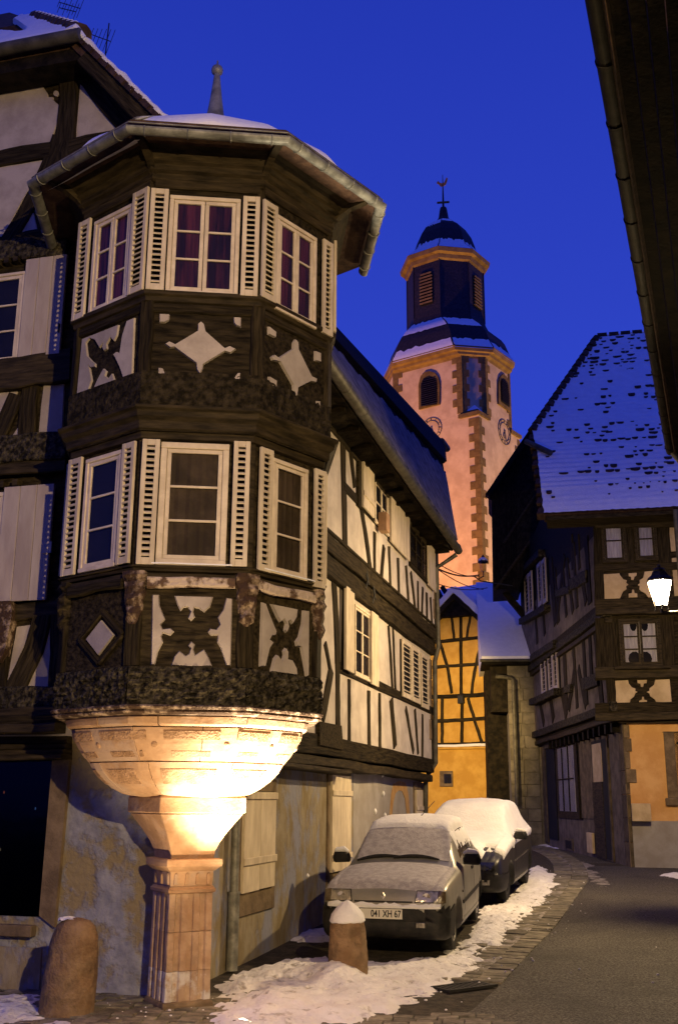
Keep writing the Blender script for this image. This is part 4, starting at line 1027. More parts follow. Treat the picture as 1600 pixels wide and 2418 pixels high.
# eave soffit boards, rafter ends, gutter
mb = MB(); mb.rings([[W.P(t, 7.0, .1), W.P(t, 6.93, .55), W.P(t, 6.98, .60), W.P(t, 7.05, .1)] for t in (.8, 12.72)]); link('eave_soffit', mb, M['shade_black'], house)
for t in np.arange(1.4, 12.7, .8):
    mb = MB(); mb.hexa([W.P(t - .05, 6.86, .1), W.P(t + .05, 6.86, .1), W.P(t + .05, 6.88, .5), W.P(t - .05, 6.88, .5), W.P(t - .05, 6.99, .1), W.P(t + .05, 6.99, .1), W.P(t + .05, 6.94, .5), W.P(t - .05, 6.94, .5)]); link('rafter_end', mb, M['shade_black'], house)
mb = MB(); mb.tube([W.P(1.6, 6.99, .66), W.P(12.9, 6.97, .66)], .085, 12); wg = link('gutter', mb, M['zinc_dark'], house, smooth=True)
for t in np.arange(2.2, 12.8, .95):
    mb = MB(); mb.tube([W.P(t, 6.99, .66), W.P(t + .03, 6.99, .66)], .092, 12); link('gutter_joint', mb, M['zinc_dark'], wg)
mb = MB(); mb.tube([W.P(1.7, 7.07, .64), W.P(7.5, 7.055, .64)], .022, 6); link('gutter_snow', mb, M['snow'], house, smooth=True)
# TV aerial on the roof behind the gable
aer = thing('tv_antenna', 'thin metal TV antenna standing behind the snowy verge of the gable roof', 'antenna', tuple(rp(-1.2, vline(-1.2) + .0, 4.0)))
b = WM[aer.name].copy()
q = Face(O, -15).at(-4.0)
tip = q.px(258, 55); foot = q.px(243, 130)
mb = MB(); pa, pb = q.P(foot[0], vline(foot[0]) - .1), q.P(tip[0], tip[1]); mb.tube([pa, pb], .011, 6); mast = link('mast', mb, M['iron'], aer)
for (xa, ya), (xb, yb), els in (((207, 78), (262, 98), 7), ((140, 5), (190, 20), 5), ((140, 18), (180, 28), 4)):
    a_, b_ = q.P(*q.px(xa, ya)), q.P(*q.px(xb, yb)); mb = MB(); mb.tube([a_, b_], .008, 5)
    for i in range(els):
        p = a_ + (b_ - a_) * (i / (els - 1)); l = .12 + .025 * i
        mb.tube([p - zv * l * .8 - e1v * l * .25, p + zv * l * .8 + e1v * l * .25], .005, 4)
    link('aerial_boom', mb, M['iron'], aer)
# ================================================================== CHURCH TOWER
r_ = ray(1130, 1020); A = CAM + r_ * (56 / r_.y); A.z = 0
church = thing('church_tower', 'floodlit plastered church tower with clock faces, dark bell-shaped roof and lantern', 'church tower', (A.x, A.y, ground_z(56)))
LF, RF = Face(A, -36), Face(A, 54)
SL, SR, CH = 6.6, 5.0, .98
def tp(u, b, z): return A + LF.U * u - LF.N * b + Vector((0, 0, z))
def cring(z, o=0.0):
    c = CH + o * .4
    return [tp(-SL + c - 0, -o, z), tp(-c, -o, z), tp(o, c, z), tp(o, SR - c, z), tp(-c, SR + o, z), tp(-SL + c, SR + o, z), tp(-SL - o, SR - c, z), tp(-SL - o, c, z)]
zl = lambda x, y: LF.px(*L7(x, y))[1]
Z_CAP = LF.px(*L7(1000, 785))[1]
Z_CB, Z_CT = zl(500, 322), zl(500, 240)
Z_CAP0 = Z_CAP
mb = MB(); mb.rings([[tp(-SL, 0, z), tp(0, 0, z), tp(0, SR, z), tp(-SL, SR, z)] for z in (-1, Z_CAP - .02)]); link('tower_wall', mb, M['church'], church)
mb = MB(); mb.rings([cring(Z_CAP - .4, -.004), cring(Z_CB + .1, -.004)]); link('tower_wall', mb, M['church'], church)
# sloping stone caps where the square becomes an octagon
for (cu, cb, su, sb) in ((0, 0, -1, 1), (-SL, 0, 1, 1), (0, SR, -1, -1)):
    mb = MB(); P_ = lambda a, b, z: tp(cu + su * a, cb + sb * b, z)
    mb.add([P_(-.12, -.12, Z_CAP - .22), P_(CH + .25, -.12, Z_CAP - .22), P_(-.12, CH + .25, Z_CAP - .22), P_(-.12, -.12, Z_CAP), P_(CH + .25, -.12, Z_CAP), P_(-.12, CH + .25, Z_CAP), P_(CH * .55, CH * .55, Z_CAP + .55)],
           [(0, 1, 4, 3), (0, 3, 5, 2), (1, 2, 5, 4), (3, 4, 6), (3, 6, 5), (4, 5, 6), (0, 2, 1)])
    link('corner_cap', mb, M['church_stone'], church)
    mb = MB(); mb.add([P_(.0, .0, Z_CAP + .06), P_(CH, -.0, Z_CAP + .06), P_(-.0, CH, Z_CAP + .06), P_(CH * .5, CH * .5, Z_CAP + .62)], [(0, 1, 3), (0, 3, 2), (1, 2, 3), (0, 2, 1)]); link('cap_snow', mb, M['snow'], church)
mb = MB(); mb.rings([cring(z, o) for z, o in ((Z_CB, 0), (Z_CB + .12, .06), (Z_CB + .2, .22), (Z_CB + .34, .25), (Z_CB + .4, .42), (Z_CT + .1, .48), (Z_CT + .16, .50), (Z_CT + .2, .3))]); link('cornice', mb, M['gold_wood'], church)
# quoins
def quoin(face, u0, u1, z0, z1):
    mb = MB(); face.box(mb, u0, u1, z0, z1, -.05, .035); link('quoin', mb, M['church_stone'], church)
z = 4.0; k = 0
while z < Z_CAP - .7:
    h = .46; a = .62 if k % 2 else .3
    quoin(LF, -a, .04, z, z + h - .01); quoin(RF, -.03, .92 - a, z, z + h - .01)
    if z > Z_CAP - 9: quoin(RF, SR - (.9 - a), SR + .02, z, z + h - .01)
    z += h; k += 1
z = Z_CAP + .1; k = 0
CFc = Face(tp(-CH, 0, 0), 9); clen = (tp(0, CH, 0) - tp(-CH, 0, 0)).length
while z < Z_CB - .2:
    h = .44; a = .62 if k % 2 else .34
    quoin(LF, -CH - a, -CH + .02, z, z + h - .01); quoin(LF, -SL + CH - .02, -SL + CH + a, z, z + h - .01)
    quoin(RF, CH - .02, CH + .85 - a, z, z + h - .01); quoin(RF, SR - CH - .85 + a, SR - CH + .02, z, z + h - .01)
    b_ = .42 if k % 2 else .26
    mb = MB(); CFc.box(mb, .0, b_, z, z + h - .01, -.03, .03); link('quoin', mb, M['church_stone'], church)
    mb = MB(); CFc.box(mb, clen - b_, clen, z, z + h - .01, -.03, .03); link('quoin', mb, M['church_stone'], church)
    z += h; k += 1
# belfry openings
def belfry(face, fr, inn, nsl):
    o_, i_ = face.pts(L7, fr), face.pts(L7, inn)
    mb = MB(); face.prism(mb, o_, -.05, .10, .01); bw = link('belfry_window', mb, M['church_stone'], church)
    mb = MB(); face.prism(mb, i_, .02, .104); link('opening_shade', mb, M['dark'], bw)
    us = [p[0] for p in i_]; vs = [p[1] for p in i_]; u0, u1, v0, v1 = min(us), max(us), min(vs), max(vs); r = (u1 - u0) / 2
    for i in range(nsl):
        v = v0 + .15 + (v1 - v0 - .25) * i / nsl
        hw = r - .03 if v < v1 - r else math.sqrt(max(.001, r * r - (v - v1 + r) ** 2)) - .02
        c_ = (u0 + u1) / 2
        mb = MB(); mb.hexa([face.P(c_ - hw, v, .106), face.P(c_ + hw, v, .106), face.P(c_ + hw, v - .07, .19), face.P(c_ - hw, v - .07, .19), face.P(c_ - hw, v + .03, .106), face.P(c_ + hw, v + .03, .106), face.P(c_ + hw, v - .04, .19), face.P(c_ - hw, v - .04, .19)])
        link('louvre_slat', mb, M['slate'], bw)
belfry(LF, [(390, 775), (388, 520), (410, 430), (450, 390), (500, 378), (555, 395), (590, 440), (607, 510), (605, 722)], [(415, 745), (413, 520), (440, 455), (500, 425), (555, 450), (582, 510), (582, 725)], 13)
belfry(RF, [(1190, 715), (1190, 500), (1205, 440), (1235, 408), (1270, 430), (1295, 500), (1310, 620), (1312, 800)], [(1210, 690), (1209, 500), (1230, 450), (1255, 462), (1280, 530), (1298, 630), (1300, 755)], 13)
def clock(face, c, r, hands):
    u, v = face.px(*L7(*c))
    mb = MB(); n = 32
    for r0, r1 in ((r, r - .03), (r * .74, r * .74 - .02)):
        mb.rings([[face.P(u + math.cos(2 * math.pi * i / n) * q, v + math.sin(2 * math.pi * i / n) * q, d) for i in range(n)] for q, d in ((r0, .005), (r0, .04), (r1, .04), (r1, .005))], False, False)
    ck = link('clock_face', mb, M['clock_iron'], church)
    for i in range(12):
        a = math.pi * i / 6; mb = MB(); t, s_ = Vector((math.sin(a), math.cos(a))), Vector((math.cos(a), -math.sin(a)))
        q = lambda rr, ss: face.P(u + t.x * rr + s_.x * ss, v + t.y * rr + s_.y * ss, .03)
        face.prism(mb, [(u + t.x * rr + s_.x * ss, v + t.y * rr + s_.y * ss) for rr, ss in ((r * .78, -.018), (r * .78, .018), (r * .93, .022), (r * .93, -.022))], .005, .035); link('hour_mark', mb, M['clock_iron'], ck)
    for a, l in hands:
        a = R(a); mb = MB(); t, s_ = Vector((math.sin(a), math.cos(a))), Vector((math.cos(a), -math.sin(a)))
        face.prism(mb, [(u + t.x * rr + s_.x * ss, v + t.y * rr + s_.y * ss) for rr, ss in ((-.15, -.03), (-.15, .03), (l * .6, .045), (l, 0), (l * .6, -.045))], .04, .06); link('clock_hand', mb, M['clock_iron'], ck)
clock(LF, (512, 975), .70, ((160, .62), (190, .45)))
clock(RF, (1262, 1005), .76, ((165, .62), (200, .45)))
# bell roof up to the lantern
LC = tp(-SL / 2 - .1, SR / 2, 0)
def lring(r, z): return [LC + Vector((r * math.sin(R(-36 - 22.5 + 45 * k)), -r * math.cos(R(-36 - 22.5 + 45 * k)), z)) for k in range(8)]
zc = lambda y: (lambda q: CAM.z + (q.z / q.y) * (LC.y))(ray(1058, y))
RL = 2.36
zf = lambda y: CAM.z + ray(1058, y).z / ray(1058, y).y * (LC.y - RL * .95)
ZL0, ZL1 = zf(736), zf(612)
def mixr(f, z, o=.48):
    a, b = cring(z, o), lring(RL, z)
    return [p * (1 - f) + q * f for p, q in zip(a, b)]
hh = ZL0 - Z_CT
roofprof = [(0, 0), (.06, .04), (.14, .12), (.22, .26), (.32, .42), (.44, .53), (.58, .61), (.74, .69), (.88, .78), (.97, .90), (1.0, 1.04)]
mb = MB(); mb.rings([mixr(f, Z_CT + .17 + t * hh) for f, t in roofprof]); link('bell_roof', mb, M['slate'], church)
def snowfaces(prof_fn, t0, t1, faces, name, n=3, off=.07, jag=.05):
    for k in faces:
        vs, fs = [], []; m = 14
        for i in range(n + 1):
            for jx in range(m + 1):
                t = t0 + (t1 - t0) * i / n
                if i == n: t += jag * (noise.noise(Vector((jx * .7, k * 3.1, 0))))
                if i == 0 and t0 > .1: t += jag * .6 * (noise.noise(Vector((jx * .9, k * 5.1, 4))))
                r_ = prof_fn(t); a, b = r_[k], r_[(k + 1) % 8]
                s = .02 + .96 * jx / m
                p = a + (b - a) * s
                out = Vector((p.x - LC.x, p.y - LC.y, 0)).normalized()
                vs.append(p + (out * .5 + Vector((0, 0, .8))) * (off if 0 < i < n else off * .35))
        for i in range(n):
            for jx in range(m): q = i * (m + 1) + jx; fs.append((q, q + 1, q + m + 2, q + m + 1))
        nv = len(vs); vs2 = [v - Vector((0, 0, .12)) for v in vs]
        mb = MB(); mb.add(vs + vs2, fs + [tuple(i + nv for i in f[::-1]) for f in fs]); link(name, mb, M['snow'], church, smooth=True)
def rfn(t):
    t = max(0, min(1.0, t)); x = t * (len(roofprof) - 1); i = min(int(x), len(roofprof) - 2); f = x - i
    ff = roofprof[i][0] + (roofprof[i + 1][0] - roofprof[i][0]) * f; tt = roofprof[i][1] + (roofprof[i + 1][1] - roofprof[i][1]) * f
    return mixr(ff, Z_CT + .17 + tt * hh)
snowfaces(rfn, .0, .25, (0, 1, 2, 7), 'roof_snow'); snowfaces(rfn, .52, .80, (0, 1), 'roof_snow')
mb = MB(); mb.rings([lring(RL, ZL0 - .1), lring(RL, ZL1 + .2)]); link('lantern_wall', mb, M['slate'], church)
for k in range(8):
    p0, p1 = lring(RL + .02, ZL0)[k], lring(RL + .02, ZL1)[k]; mb = MB(); mb.tube([p0, p1], .035, 5); link('lantern_edge', mb, M['slate'], church)
for az, q in ((-36, 0), (54, 0), (-126, 0)):
    f = Face(LC, az, RL * math.cos(math.pi / 8)); w = .44; v0, v1 = zf(712), zf(632)
    arch = [(-w, v0)] + [(-w * math.cos(a), v1 - w + w * math.sin(a)) for a in np.linspace(0, math.pi, 9)] + [(w, v0)]
    mb = MB(); f.prism(mb, arch, -.05, .03); bw = link('lantern_window', mb, M['dark'], church)
    for i in range(10):
        v = v0 + .12 + (v1 - v0 - .12) * i / 10; hw = w if v < v1 - w else math.sqrt(max(.001, w * w - (v - v1 + w) ** 2))
        mb = MB(); mb.hexa([f.P(-hw, v, .02), f.P(hw, v, .02), f.P(hw, v - .06, .13), f.P(-hw, v - .06, .13), f.P(-hw, v + .10, .02), f.P(hw, v + .10, .02), f.P(hw, v + .05, .13), f.P(-hw, v + .05, .13)])
        link('louvre_slat', mb, M['gold_wood'] if az != 54 else M['gold_wood'], bw)
mb = MB(); mb.rings([lring(r, z) for r, z in ((RL, ZL1 - .05), (RL + .12, ZL1 + .05), (RL + .18, ZL1 + .28), (RL + .40, ZL1 + .36), (RL + .45, ZL1 + .62), (RL + .2, ZL1 + .68))]); link('lantern_cornice', mb, M['gold_wood'], church)
ZD0 = ZL1 + .64; ZD1 = zc(528)
dprof = [(RL + .40, 0), (RL - .30, .20), (RL - .46, .40), (RL - .66, .60), (RL - 1.0, .79), (RL - 1.5, .93), (.5, 1.03), (.32, 1.12), (.24, 1.3), (.2, 1.36)]
dh = ZD1 - ZD0
def dfn(t):
    t = max(0, min(1, t)); x = t * (len(dprof) - 1); i = min(int(x), len(dprof) - 2); f = x - i
    return lring(dprof[i][0] + (dprof[i + 1][0] - dprof[i][0]) * f, ZD0 + dh * (dprof[i][1] + (dprof[i + 1][1] - dprof[i][1]) * f))
mb = MB(); mb.rings([lring(r, ZD0 + t * dh) for r, t in dprof]); link('lantern_dome', mb, M['slate'], church)
snowfaces(dfn, .0, .17, (0, 1, 2, 7), 'roof_snow', off=.06, jag=.05); snowfaces(dfn, .43, .62, (0,), 'roof_snow', off=.05); snowfaces(dfn, .52, .64, (1,), 'roof_snow', off=.05)
top = LC + Vector((0, 0, 0))
zb0 = zc(510); mb = MB(); mb.lathe([(.2, ZD0 + dh * 1.3), (.24, zb0 - .5), (.14, zb0 - .34), (.12, zb0 - .28), (.2, zb0 - .2), (.27, zb0), (.2, zb0 + .2), (.07, zb0 + .27)], top, 12); fin = link('finial_ball', mb, M['gold_wood'], church, smooth=True)
zt = zc(413); mb = MB(); mb.tube([top + Vector((0, 0, zb0)), top + Vector((0, 0, zc(468))), top + Vector((0, 0, zt))], [.09, .06, .02], 6); link('spire_rod', mb, M['iron'], fin)
zx = zc(478); mb = MB(); d_ = LF.U * .42; mb.tube([top + Vector((0, 0, zx + .12)) - d_, top + Vector((0, 0, zx - .12)) + d_], .07, 6); link('cross_arm', mb, M['gold_wood'], fin)
# weathercock
zk = zc(434); f = Face(top, -20)
ck = [(-.22, .02), (-.30, .06), (-.30, .16), (-.22, .20), (-.16, .10), (-.04, .03), (.08, .05), (.14, .18), (.20, .32), (.26, .26), (.22, .06), (.14, -.10), (.0, -.16), (-.12, -.14)]
mb = MB(); f.prism(mb, [(u * 1.25, zk + v * 1.25) for u, v in ck], -.02, .02); link('weathercock', mb, M['gold_wood'], fin)

# ================================================================== ORANGE HOUSE across the lane
r_ = ray(1152, 1890); q = CAM + r_ * (38 / r_.y)
orange = thing('orange_gable_house', 'orange timber-framed gable house at the end of the lane behind the parked cars', 'house', (q.x, q.y, ground_z(38)))
OFc = Face(q, -28)
opts = lambda l: OFc.pts(S1, l)
ap_ = OFc.px(*S1(238, 470)); rr_ = OFc.px(*S1(425, 640)); slp = (rr_[1] - ap_[1]) / (rr_[0] - ap_[0])
ul, ur = ap_[0] - 4.2, ap_[0] + 3.0
mb = MB(); OFc.prism(mb, [(ul, -.2), (ur, -.2), (ur, ap_[1] + slp * (ur - ap_[0])), ap_, (ul, ap_[1] + slp * (ap_[0] - ul))], -6, 0); link('wall', mb, M['orange'], orange)
for a, b, w in (((60, 590), (430, 570), .10), ((60, 790), (425, 755), .13), ((60, 965), (420, 938), .12), ((60, 1175), (455, 1155), .15), ((60, 1345), (540, 1318), .13), ((60, 1508), (460, 1496), .12)):
    gbeam(OFc, S1, a, b, w, d1=.03, parent=orange)
for a, b, w in (((258, 480), (262, 1150), .12), ((268, 1180), (266, 1505), .12), ((195, 590), (212, 770), .10), ((330, 570), (300, 760), .10), ((130, 1180), (128, 1505), .12), ((445, 1170), (448, 1500), .10), ((455, 940), (450, 1160), .1)):
    gbeam(OFc, S1, a, b, w, d1=.026, parent=orange, name='post')
for a, b, w, c in (((115, 800), (195, 1150), .12, .06), ((405, 800), (335, 1150), .12, -.06), ((308, 1180), (405, 1495), .12, 0)):
    gbeam(OFc, S1, a, b, w, d1=.024, parent=orange, name='brace', curve=c)
# barge boards, snow on the gable
for sgn, uu in ((1, ur), (-1, ul)):
    uu = min(uu, ap_[0] + 1.5); e_ = (uu, ap_[1] + slp * abs(uu - ap_[0]))
    mb = MB(); OFc.beam(mb, (ap_[0], ap_[1] + .02), e_, .24, -.1, .42, .004); link('barge_board', mb, M['timber'], orange)
    mb = MB(); OFc.beam(mb, (ap_[0], ap_[1] + .24), (e_[0], e_[1] + .24), .22, -5.5, .46, .02); link('roof_snow', mb, M['snow'], orange)
mb = MB(); OFc.prism(mb, [(ap_[0], ap_[1] - .05), (ap_[0] - .75, ap_[1] + slp * .75 - .05), (ap_[0] + .75, ap_[1] + slp * .75 - .05)], 0, .3); link('gable_board', mb, M['black_wood'], orange)
b0 = OFc.px(*S1(300, 1512)); mb = MB(); OFc.beam(mb, (ul, b0[1]), (ur, b0[1]), .09, 0, .12, .01); link('ledge_snow', mb, M['snow'], orange)
mb = MB(); OFc.box(mb, ul, ur, b0[1] - .12, b0[1] - .05, 0, .10); link('ledge', mb, M['orange'], orange)
u0, u1, v0, v1 = OFc.rect(S1, [(115, 1690), (205, 1690), (205, 1800), (112, 1800)])
mb = MB(); OFc.box(mb, u0, u1, v0, v1, 0, .05); w_ = link('window', mb, M['stone_brown'], orange, bevel=.01)
mb = MB(); OFc.box(mb, u0 + .18, u1 - .06, v0 + .12, v1 - .12, .03, .055); link('pane', mb, M['glass'], w_)
mb = MB(); OFc.box(mb, u0 + .17, u1 - .05, v0 + .11, v1 - .11, .02, .052); link('room_shade', mb, M['dark'], w_)
for i in range(1, 4):
    uu = u0 + .18 + (u1 - u0 - .24) * i / 4; mb = MB(); mb.tube([OFc.P(uu, v0 + .1, .075), OFc.P(uu, v1 - .1, .075)], .012, 5); link('window_bar', mb, M['iron'], w_)
c_ = OFc.px(*S1(268, 1192)); mb = MB(); OFc.box(mb, c_[0] - .11, c_[0] + .11, c_[1] - .15, c_[1] + .15, .03, .2); link('lamp_box', mb, M['iron'], orange, bevel=.02)
# downpipes on the orange wall
def pipe(face, Z, pts, r, mat, parent, d=.12, name='downpipe'):
    mb = MB(); mb.tube([face.P(*face.px(*Z(*p)), d) for p in pts], r, 8); return link(name, mb, M[mat], parent, smooth=True)
pipe(OFc, S1, [(425, 940), (432, 985), (465, 1000), (470, 1910)], .12, 'zinc_dark', orange)
for x in (458, 492):
    a, b = OFc.px(*S1(x, 1545)), OFc.px(*S1(x + 3, 1910)); mb = MB(); OFc.beam(mb, a, b, .05, .05, .16, .003); link('pipe_guard', mb, M['window'], orange)
pipe(OFc, S1, [(590, 1320), (550, 1345), (545, 1560), (580, 1910)], .09, 'zinc_dark', orange)
pipe(OFc, S1, [(530, 1180), (520, 1500), (548, 1910)], .13, 'timber', orange, d=.05, name='post')
for x0, x1, y in ((545, 595, 1330), (560, 608, 1690)):
    a, b = OFc.px(*S1(x0, y)), OFc.px(*S1(x1, y - 6)); mb = MB(); OFc.beam(mb, a, b, .1, .05, .2, .01); link('ledge_snow', mb, M['snow'], orange)

# another snowy roof behind the orange gable
r_ = ray(1060, 1400); q = CAM + r_ * (44 / r_.y); BF = Face((q.x, q.y, 0), -40)
back = thing('snowy_back_house', 'low house with a snowy roof just behind the orange gable, below the church', 'house', (q.x, q.y, ground_z(44)))
mb = MB(); z0 = BF.px(*S1(105, 640))[1]; zt_ = BF.px(*S1(110, 330))[1]; uL, uR = BF.px(*S1(20, 500))[0] - 3, BF.px(*S1(395, 420))[0]
mb.hexa([BF.P(uL, z0 - 1, .2), BF.P(uR, z0 - 1, .2), BF.P(uR, z0 - 1, -6), BF.P(uL, z0 - 1, -6), BF.P(uL, z0, .2), BF.P(uR, z0, .2), BF.P(uR, z0, -6), BF.P(uL, z0, -6)]); link('wall', mb, M['grey_plaster'], back)
mb = MB(); mb.rings([[BF.P(u, z0, .5), BF.P(u, z0 + .12, .5), BF.P(u, zt_, -2.4 + (0)), BF.P(u, z0, -5.5)] for u in (uL, uR)]); link('roof_snow', mb, M['snow'], back)
mb = MB(); BF.box(mb, uL, uR, -.3, z0 - 1, -5, 0); link('wall', mb, M['grey_plaster'], back)
for k, dx in enumerate((0, .35)):
    a, b = BF.px(*S1(118, 420)), BF.px(*S1(185, 520)); mb = MB(); BF.beam(mb, (a[0] + dx, a[1]), (b[0] + dx, b[1]), .14, .3, .5, .01); link('rafter', mb, M['black_wood'], back)

# ================================================================== STONE HOUSE with the blue-lit snowy roof
r_ = ray(1200, 1700); q = CAM + r_ * (34.6 / r_.y); SF = Face((q.x, q.y, 0), -6)
stoneh = thing('stone_block_house', 'narrow house of grey stone blocks under a smooth snow-covered roof', 'house', (q.x, q.y, ground_z(35.2)))
ue0, ue1, ve = SF.px(*S1(403, 920), .4)[0], SF.px(*S1(760, 910), .4)[0], SF.px(*S1(560, 918), .4)[1]
w0, w1 = SF.px(*S1(590, 1200))[0], SF.px(*S1(790, 1200))[0]
vt = ve - .12
mb = MB(); SF.box(mb, w0, w1 + 1.2, -.2, vt, -4, -.03); link('wall', mb, M['masonry'], stoneh)
rows = 15; hrow = (vt - .4) / rows
for i in range(rows):
    u = w0; k = 0
    while u < w1 - .05:
        L_ = (.72 if (i + k) % 2 else .5) + random.uniform(-.08, .08)
        if k == 0 and i % 2: L_ *= .55
        ue = min(u + L_, w1)
        if w1 - ue < .2: ue = w1
        mb = MB(); SF.box(mb, u + .006, ue - .006, .4 + i * hrow + .006, .4 + (i + 1) * hrow - .006, -.05, random.uniform(-.004, .008)); link('stone_block', mb, M['masonry'], stoneh, bevel=.008)
        u = ue; k += 1
mb = MB(); SF.box(mb, ue0 + .15, w0, -.2, vt, -4, -1.2); link('wall', mb, M['black_wood'], stoneh)
mb = MB(); SF.box(mb, ue0, ue1 + 1, ve - .12, ve, -1.5, .4); link('eave', mb, M['black_wood'], stoneh)
tl = SF.px(*S1(420, 600), 0)
mb = MB(); rs = []
SLP = .82; DP = 7.0
for k in range(65):
    v_ = SF.P(ue0, ve + .16 + SLP * DP, -DP) - CAM
    if 1209 - FPX * v_.dot(CU) / v_.dot(CF) > 1372: break
    DP -= .1
for u in (ue0, ue1 + 1.2): rs.append([SF.P(u, ve, .45), SF.P(u, ve + .14, .45), SF.P(u, ve + .16 + SLP * DP, -DP), SF.P(u, ve - .1, -DP)])
mb.rings(rs); link('roof_snow', mb, M['snow'], stoneh, smooth=False)
mb = MB(); mb.tube([SF.P(ue0 - .05, ve + .0, .47), SF.P(ue1 + .3, ve + .0, .47)], .05, 8); link('gutter', mb, M['zinc_dark'], stoneh)
pipe(SF, S1, [(500, 1030), (605, 1040), (625, 1060), (640, 1500), (655, 1930)], .07, 'zinc_dark', stoneh, d=.1)
mb = MB(); p = SF.px(*S1(520, 1010)); SF.box(mb, p[0] - .25, p[0] + .4, p[1] - 1.2, p[1] + .3, -1.0, -.2); link('dark_bay', mb, M['black_wood'], stoneh)

# ================================================================== RIGHT-HAND TIMBER HOUSE
r_ = ray(1491, 2052); q = CAM + r_ * (24.0 / r_.y); HC = Vector((q.x, q.y, 0))
gz = ground_z(24)
right = thing('timber_house', 'dark timber-framed house on a stone ground floor beside the lit street lamp, snow tiled roof', 'house', (HC.x, HC.y, gz))
FR0 = Face(HC, -12.7); FL0 = Face(HC, -91.0)
J1, J2 = .22, .34
def corner(dj):   # where the two jettied planes meet
    f, l = FR0.at(dj), FL0.at(dj)
    M2 = np.array([[f.N.x, f.N.y], [l.N.x, l.N.y]]); b_ = np.array([f.p0.dot(f.N), l.p0.dot(l.N)])
    s = np.linalg.solve(M2, b_); return Vector((s[0], s[1], 0))
FR1, FL1 = Face(corner(J1), -12.7), Face(corner(J1), -91.0)
FR2, FL2 = Face(corner(J2), -12.7), Face(corner(J2), -91.0)
zJ1 = FR1.px(*S3(1200, 1925))[1]; zJ2 = FR1.px(*S3(1200, 990))[1]; zE = FR2.px(*S3(1000, 165), .3)[1]
LL, RW = 12.0, 7.0
def body(c, f, l, z0, z1, mat, name):
    mb = MB(); pts = [c, c + f.U * RW, c + f.U * RW - f.N * 8, c - l.U * LL]
    mb.rings([[p + Vector((0, 0, z)) for p in pts] for z in (z0, z1)]); return link(name, mb, M[mat], right)
body(HC, FR0, FL0, -.2, zJ1 - .2, 'orange2', 'ground_wall')
body(FR1.p0, FR1, FL1, zJ1 - .2, zJ2, 'timber', 'upper_wall'); body(FR2.p0, FR2, FL2, zJ2, zE + .1, 'timber', 'upper_wall')
# front: quoins, plinth, window surround, meter box
QZ = [(1130, 1590, 900), (1085, 900, 785), (1185, 780, 650), (1128, 650, 490), (1140, 490, 365), (1120, 365, 240)]
pl = FR0.px(*S4(1300, 1130))[1]
mb = MB(); u_ = FR0.px(*S4(1150, 1300))[0]; FR0.box(mb, u_, RW, -.2, pl, -.05, .035); link('plinth', mb, M['grey_plaster'], right)
for x, y0, y1 in QZ:
    a, b = FR0.px(*S4(x, y0)), FR0.px(*S4(x, y1)); mb = MB(); FR0.box(mb, -.0, a[0], a[1] + .006 if y0 < 1500 else gz - .1, b[1] - .006, -.06, .04); link('quoin', mb, M['stone_brown'], right, bevel=.01)
for z0_, z1_ in ((gz - .1, .9), (.91, 1.4), (1.41, 1.9), (1.91, 2.4), (2.41, zJ1 - .22)):
    mb = MB(); FL0.box(mb, -.42, .035, z0_, z1_, -.06, .03); link('quoin', mb, M['stone_shaded'], right, bevel=.01)
u0, u1, v0, v1 = FR0.rect(S4, [(1450, 312), (1750, 312), (1760, 990), (1455, 990)])
mb = MB(); FR0.box(mb, u0, u0 + .22, v0 + .16, v1, -.03, .05); FR0.box(mb, u1 - .22, u1, v0 + .16, v1, -.03, .05); FR0.box(mb, u0 - .02, u1 + .02, v1, v1 + .02, -.03, .05); sw = link('window', mb, M['stone_brown'], right, bevel=.01)
mb = MB(); FR0.box(mb, u0 + .22, u1 - .22, v0 + .16, v1, -.03, .0); link('shutter', mb, M['brown_wood'], sw)
mb = MB(); FR0.box(mb, u0 - .06, u1 + .06, v0, v0 + .16, -.03, .1); link('sill', mb, M['stone_brown'], sw, bevel=.02)
for i in range(6):
    v = v1 - .25 - i * .36; mb = MB(); FR0.box(mb, u0 + .26, u1 - .26, v, v + .05, .0, .03); link('shutter_batten', mb, M['black_wood'], sw)
u0, u1, v0, v1 = FR0.rect(S4, [(1130, 968), (1308, 970), (1315, 1148), (1138, 1118)]); mb = MB(); FR0.box(mb, u0, u1, v0, v1, .03, .26)
link('meter_box', mb, M['ochre_infill'], right, bevel=.01)
# front floors: infill with carved St Andrew crosses
def rinf(face, lst, mat='ochre_infill'):
    for p in lst:
        mb = MB(); face.prism(mb, face.pts(S3, p), -.01, .02, .008); link('infill_panel', mb, M[mat], right)
rinf(FR2, [[(865, 690), (1025, 680), (1032, 700), (1060, 735), (1095, 745), (1088, 770), (1110, 785), (1088, 802), (1092, 830), (1060, 850), (1030, 915), (878, 925)],
           [(1255, 665), (1300, 660), (1410, 652), (1425, 895), (1290, 908), (1265, 870), (1225, 850), (1205, 830), (1208, 803), (1190, 790), (1210, 772), (1205, 745), (1240, 725)],
           [(1105, 680), (1185, 675), (1182, 705), (1165, 715), (1155, 745), (1130, 742), (1128, 715), (1108, 708)], [(1105, 870), (1135, 862), (1140, 830), (1160, 832), (1165, 862), (1190, 866), (1192, 905), (1108, 908)],
           [(1465, 140), (1640, 90), (1660, 470), (1500, 482)], [(1505, 540), (1660, 525), (1680, 880), (1530, 895)]])
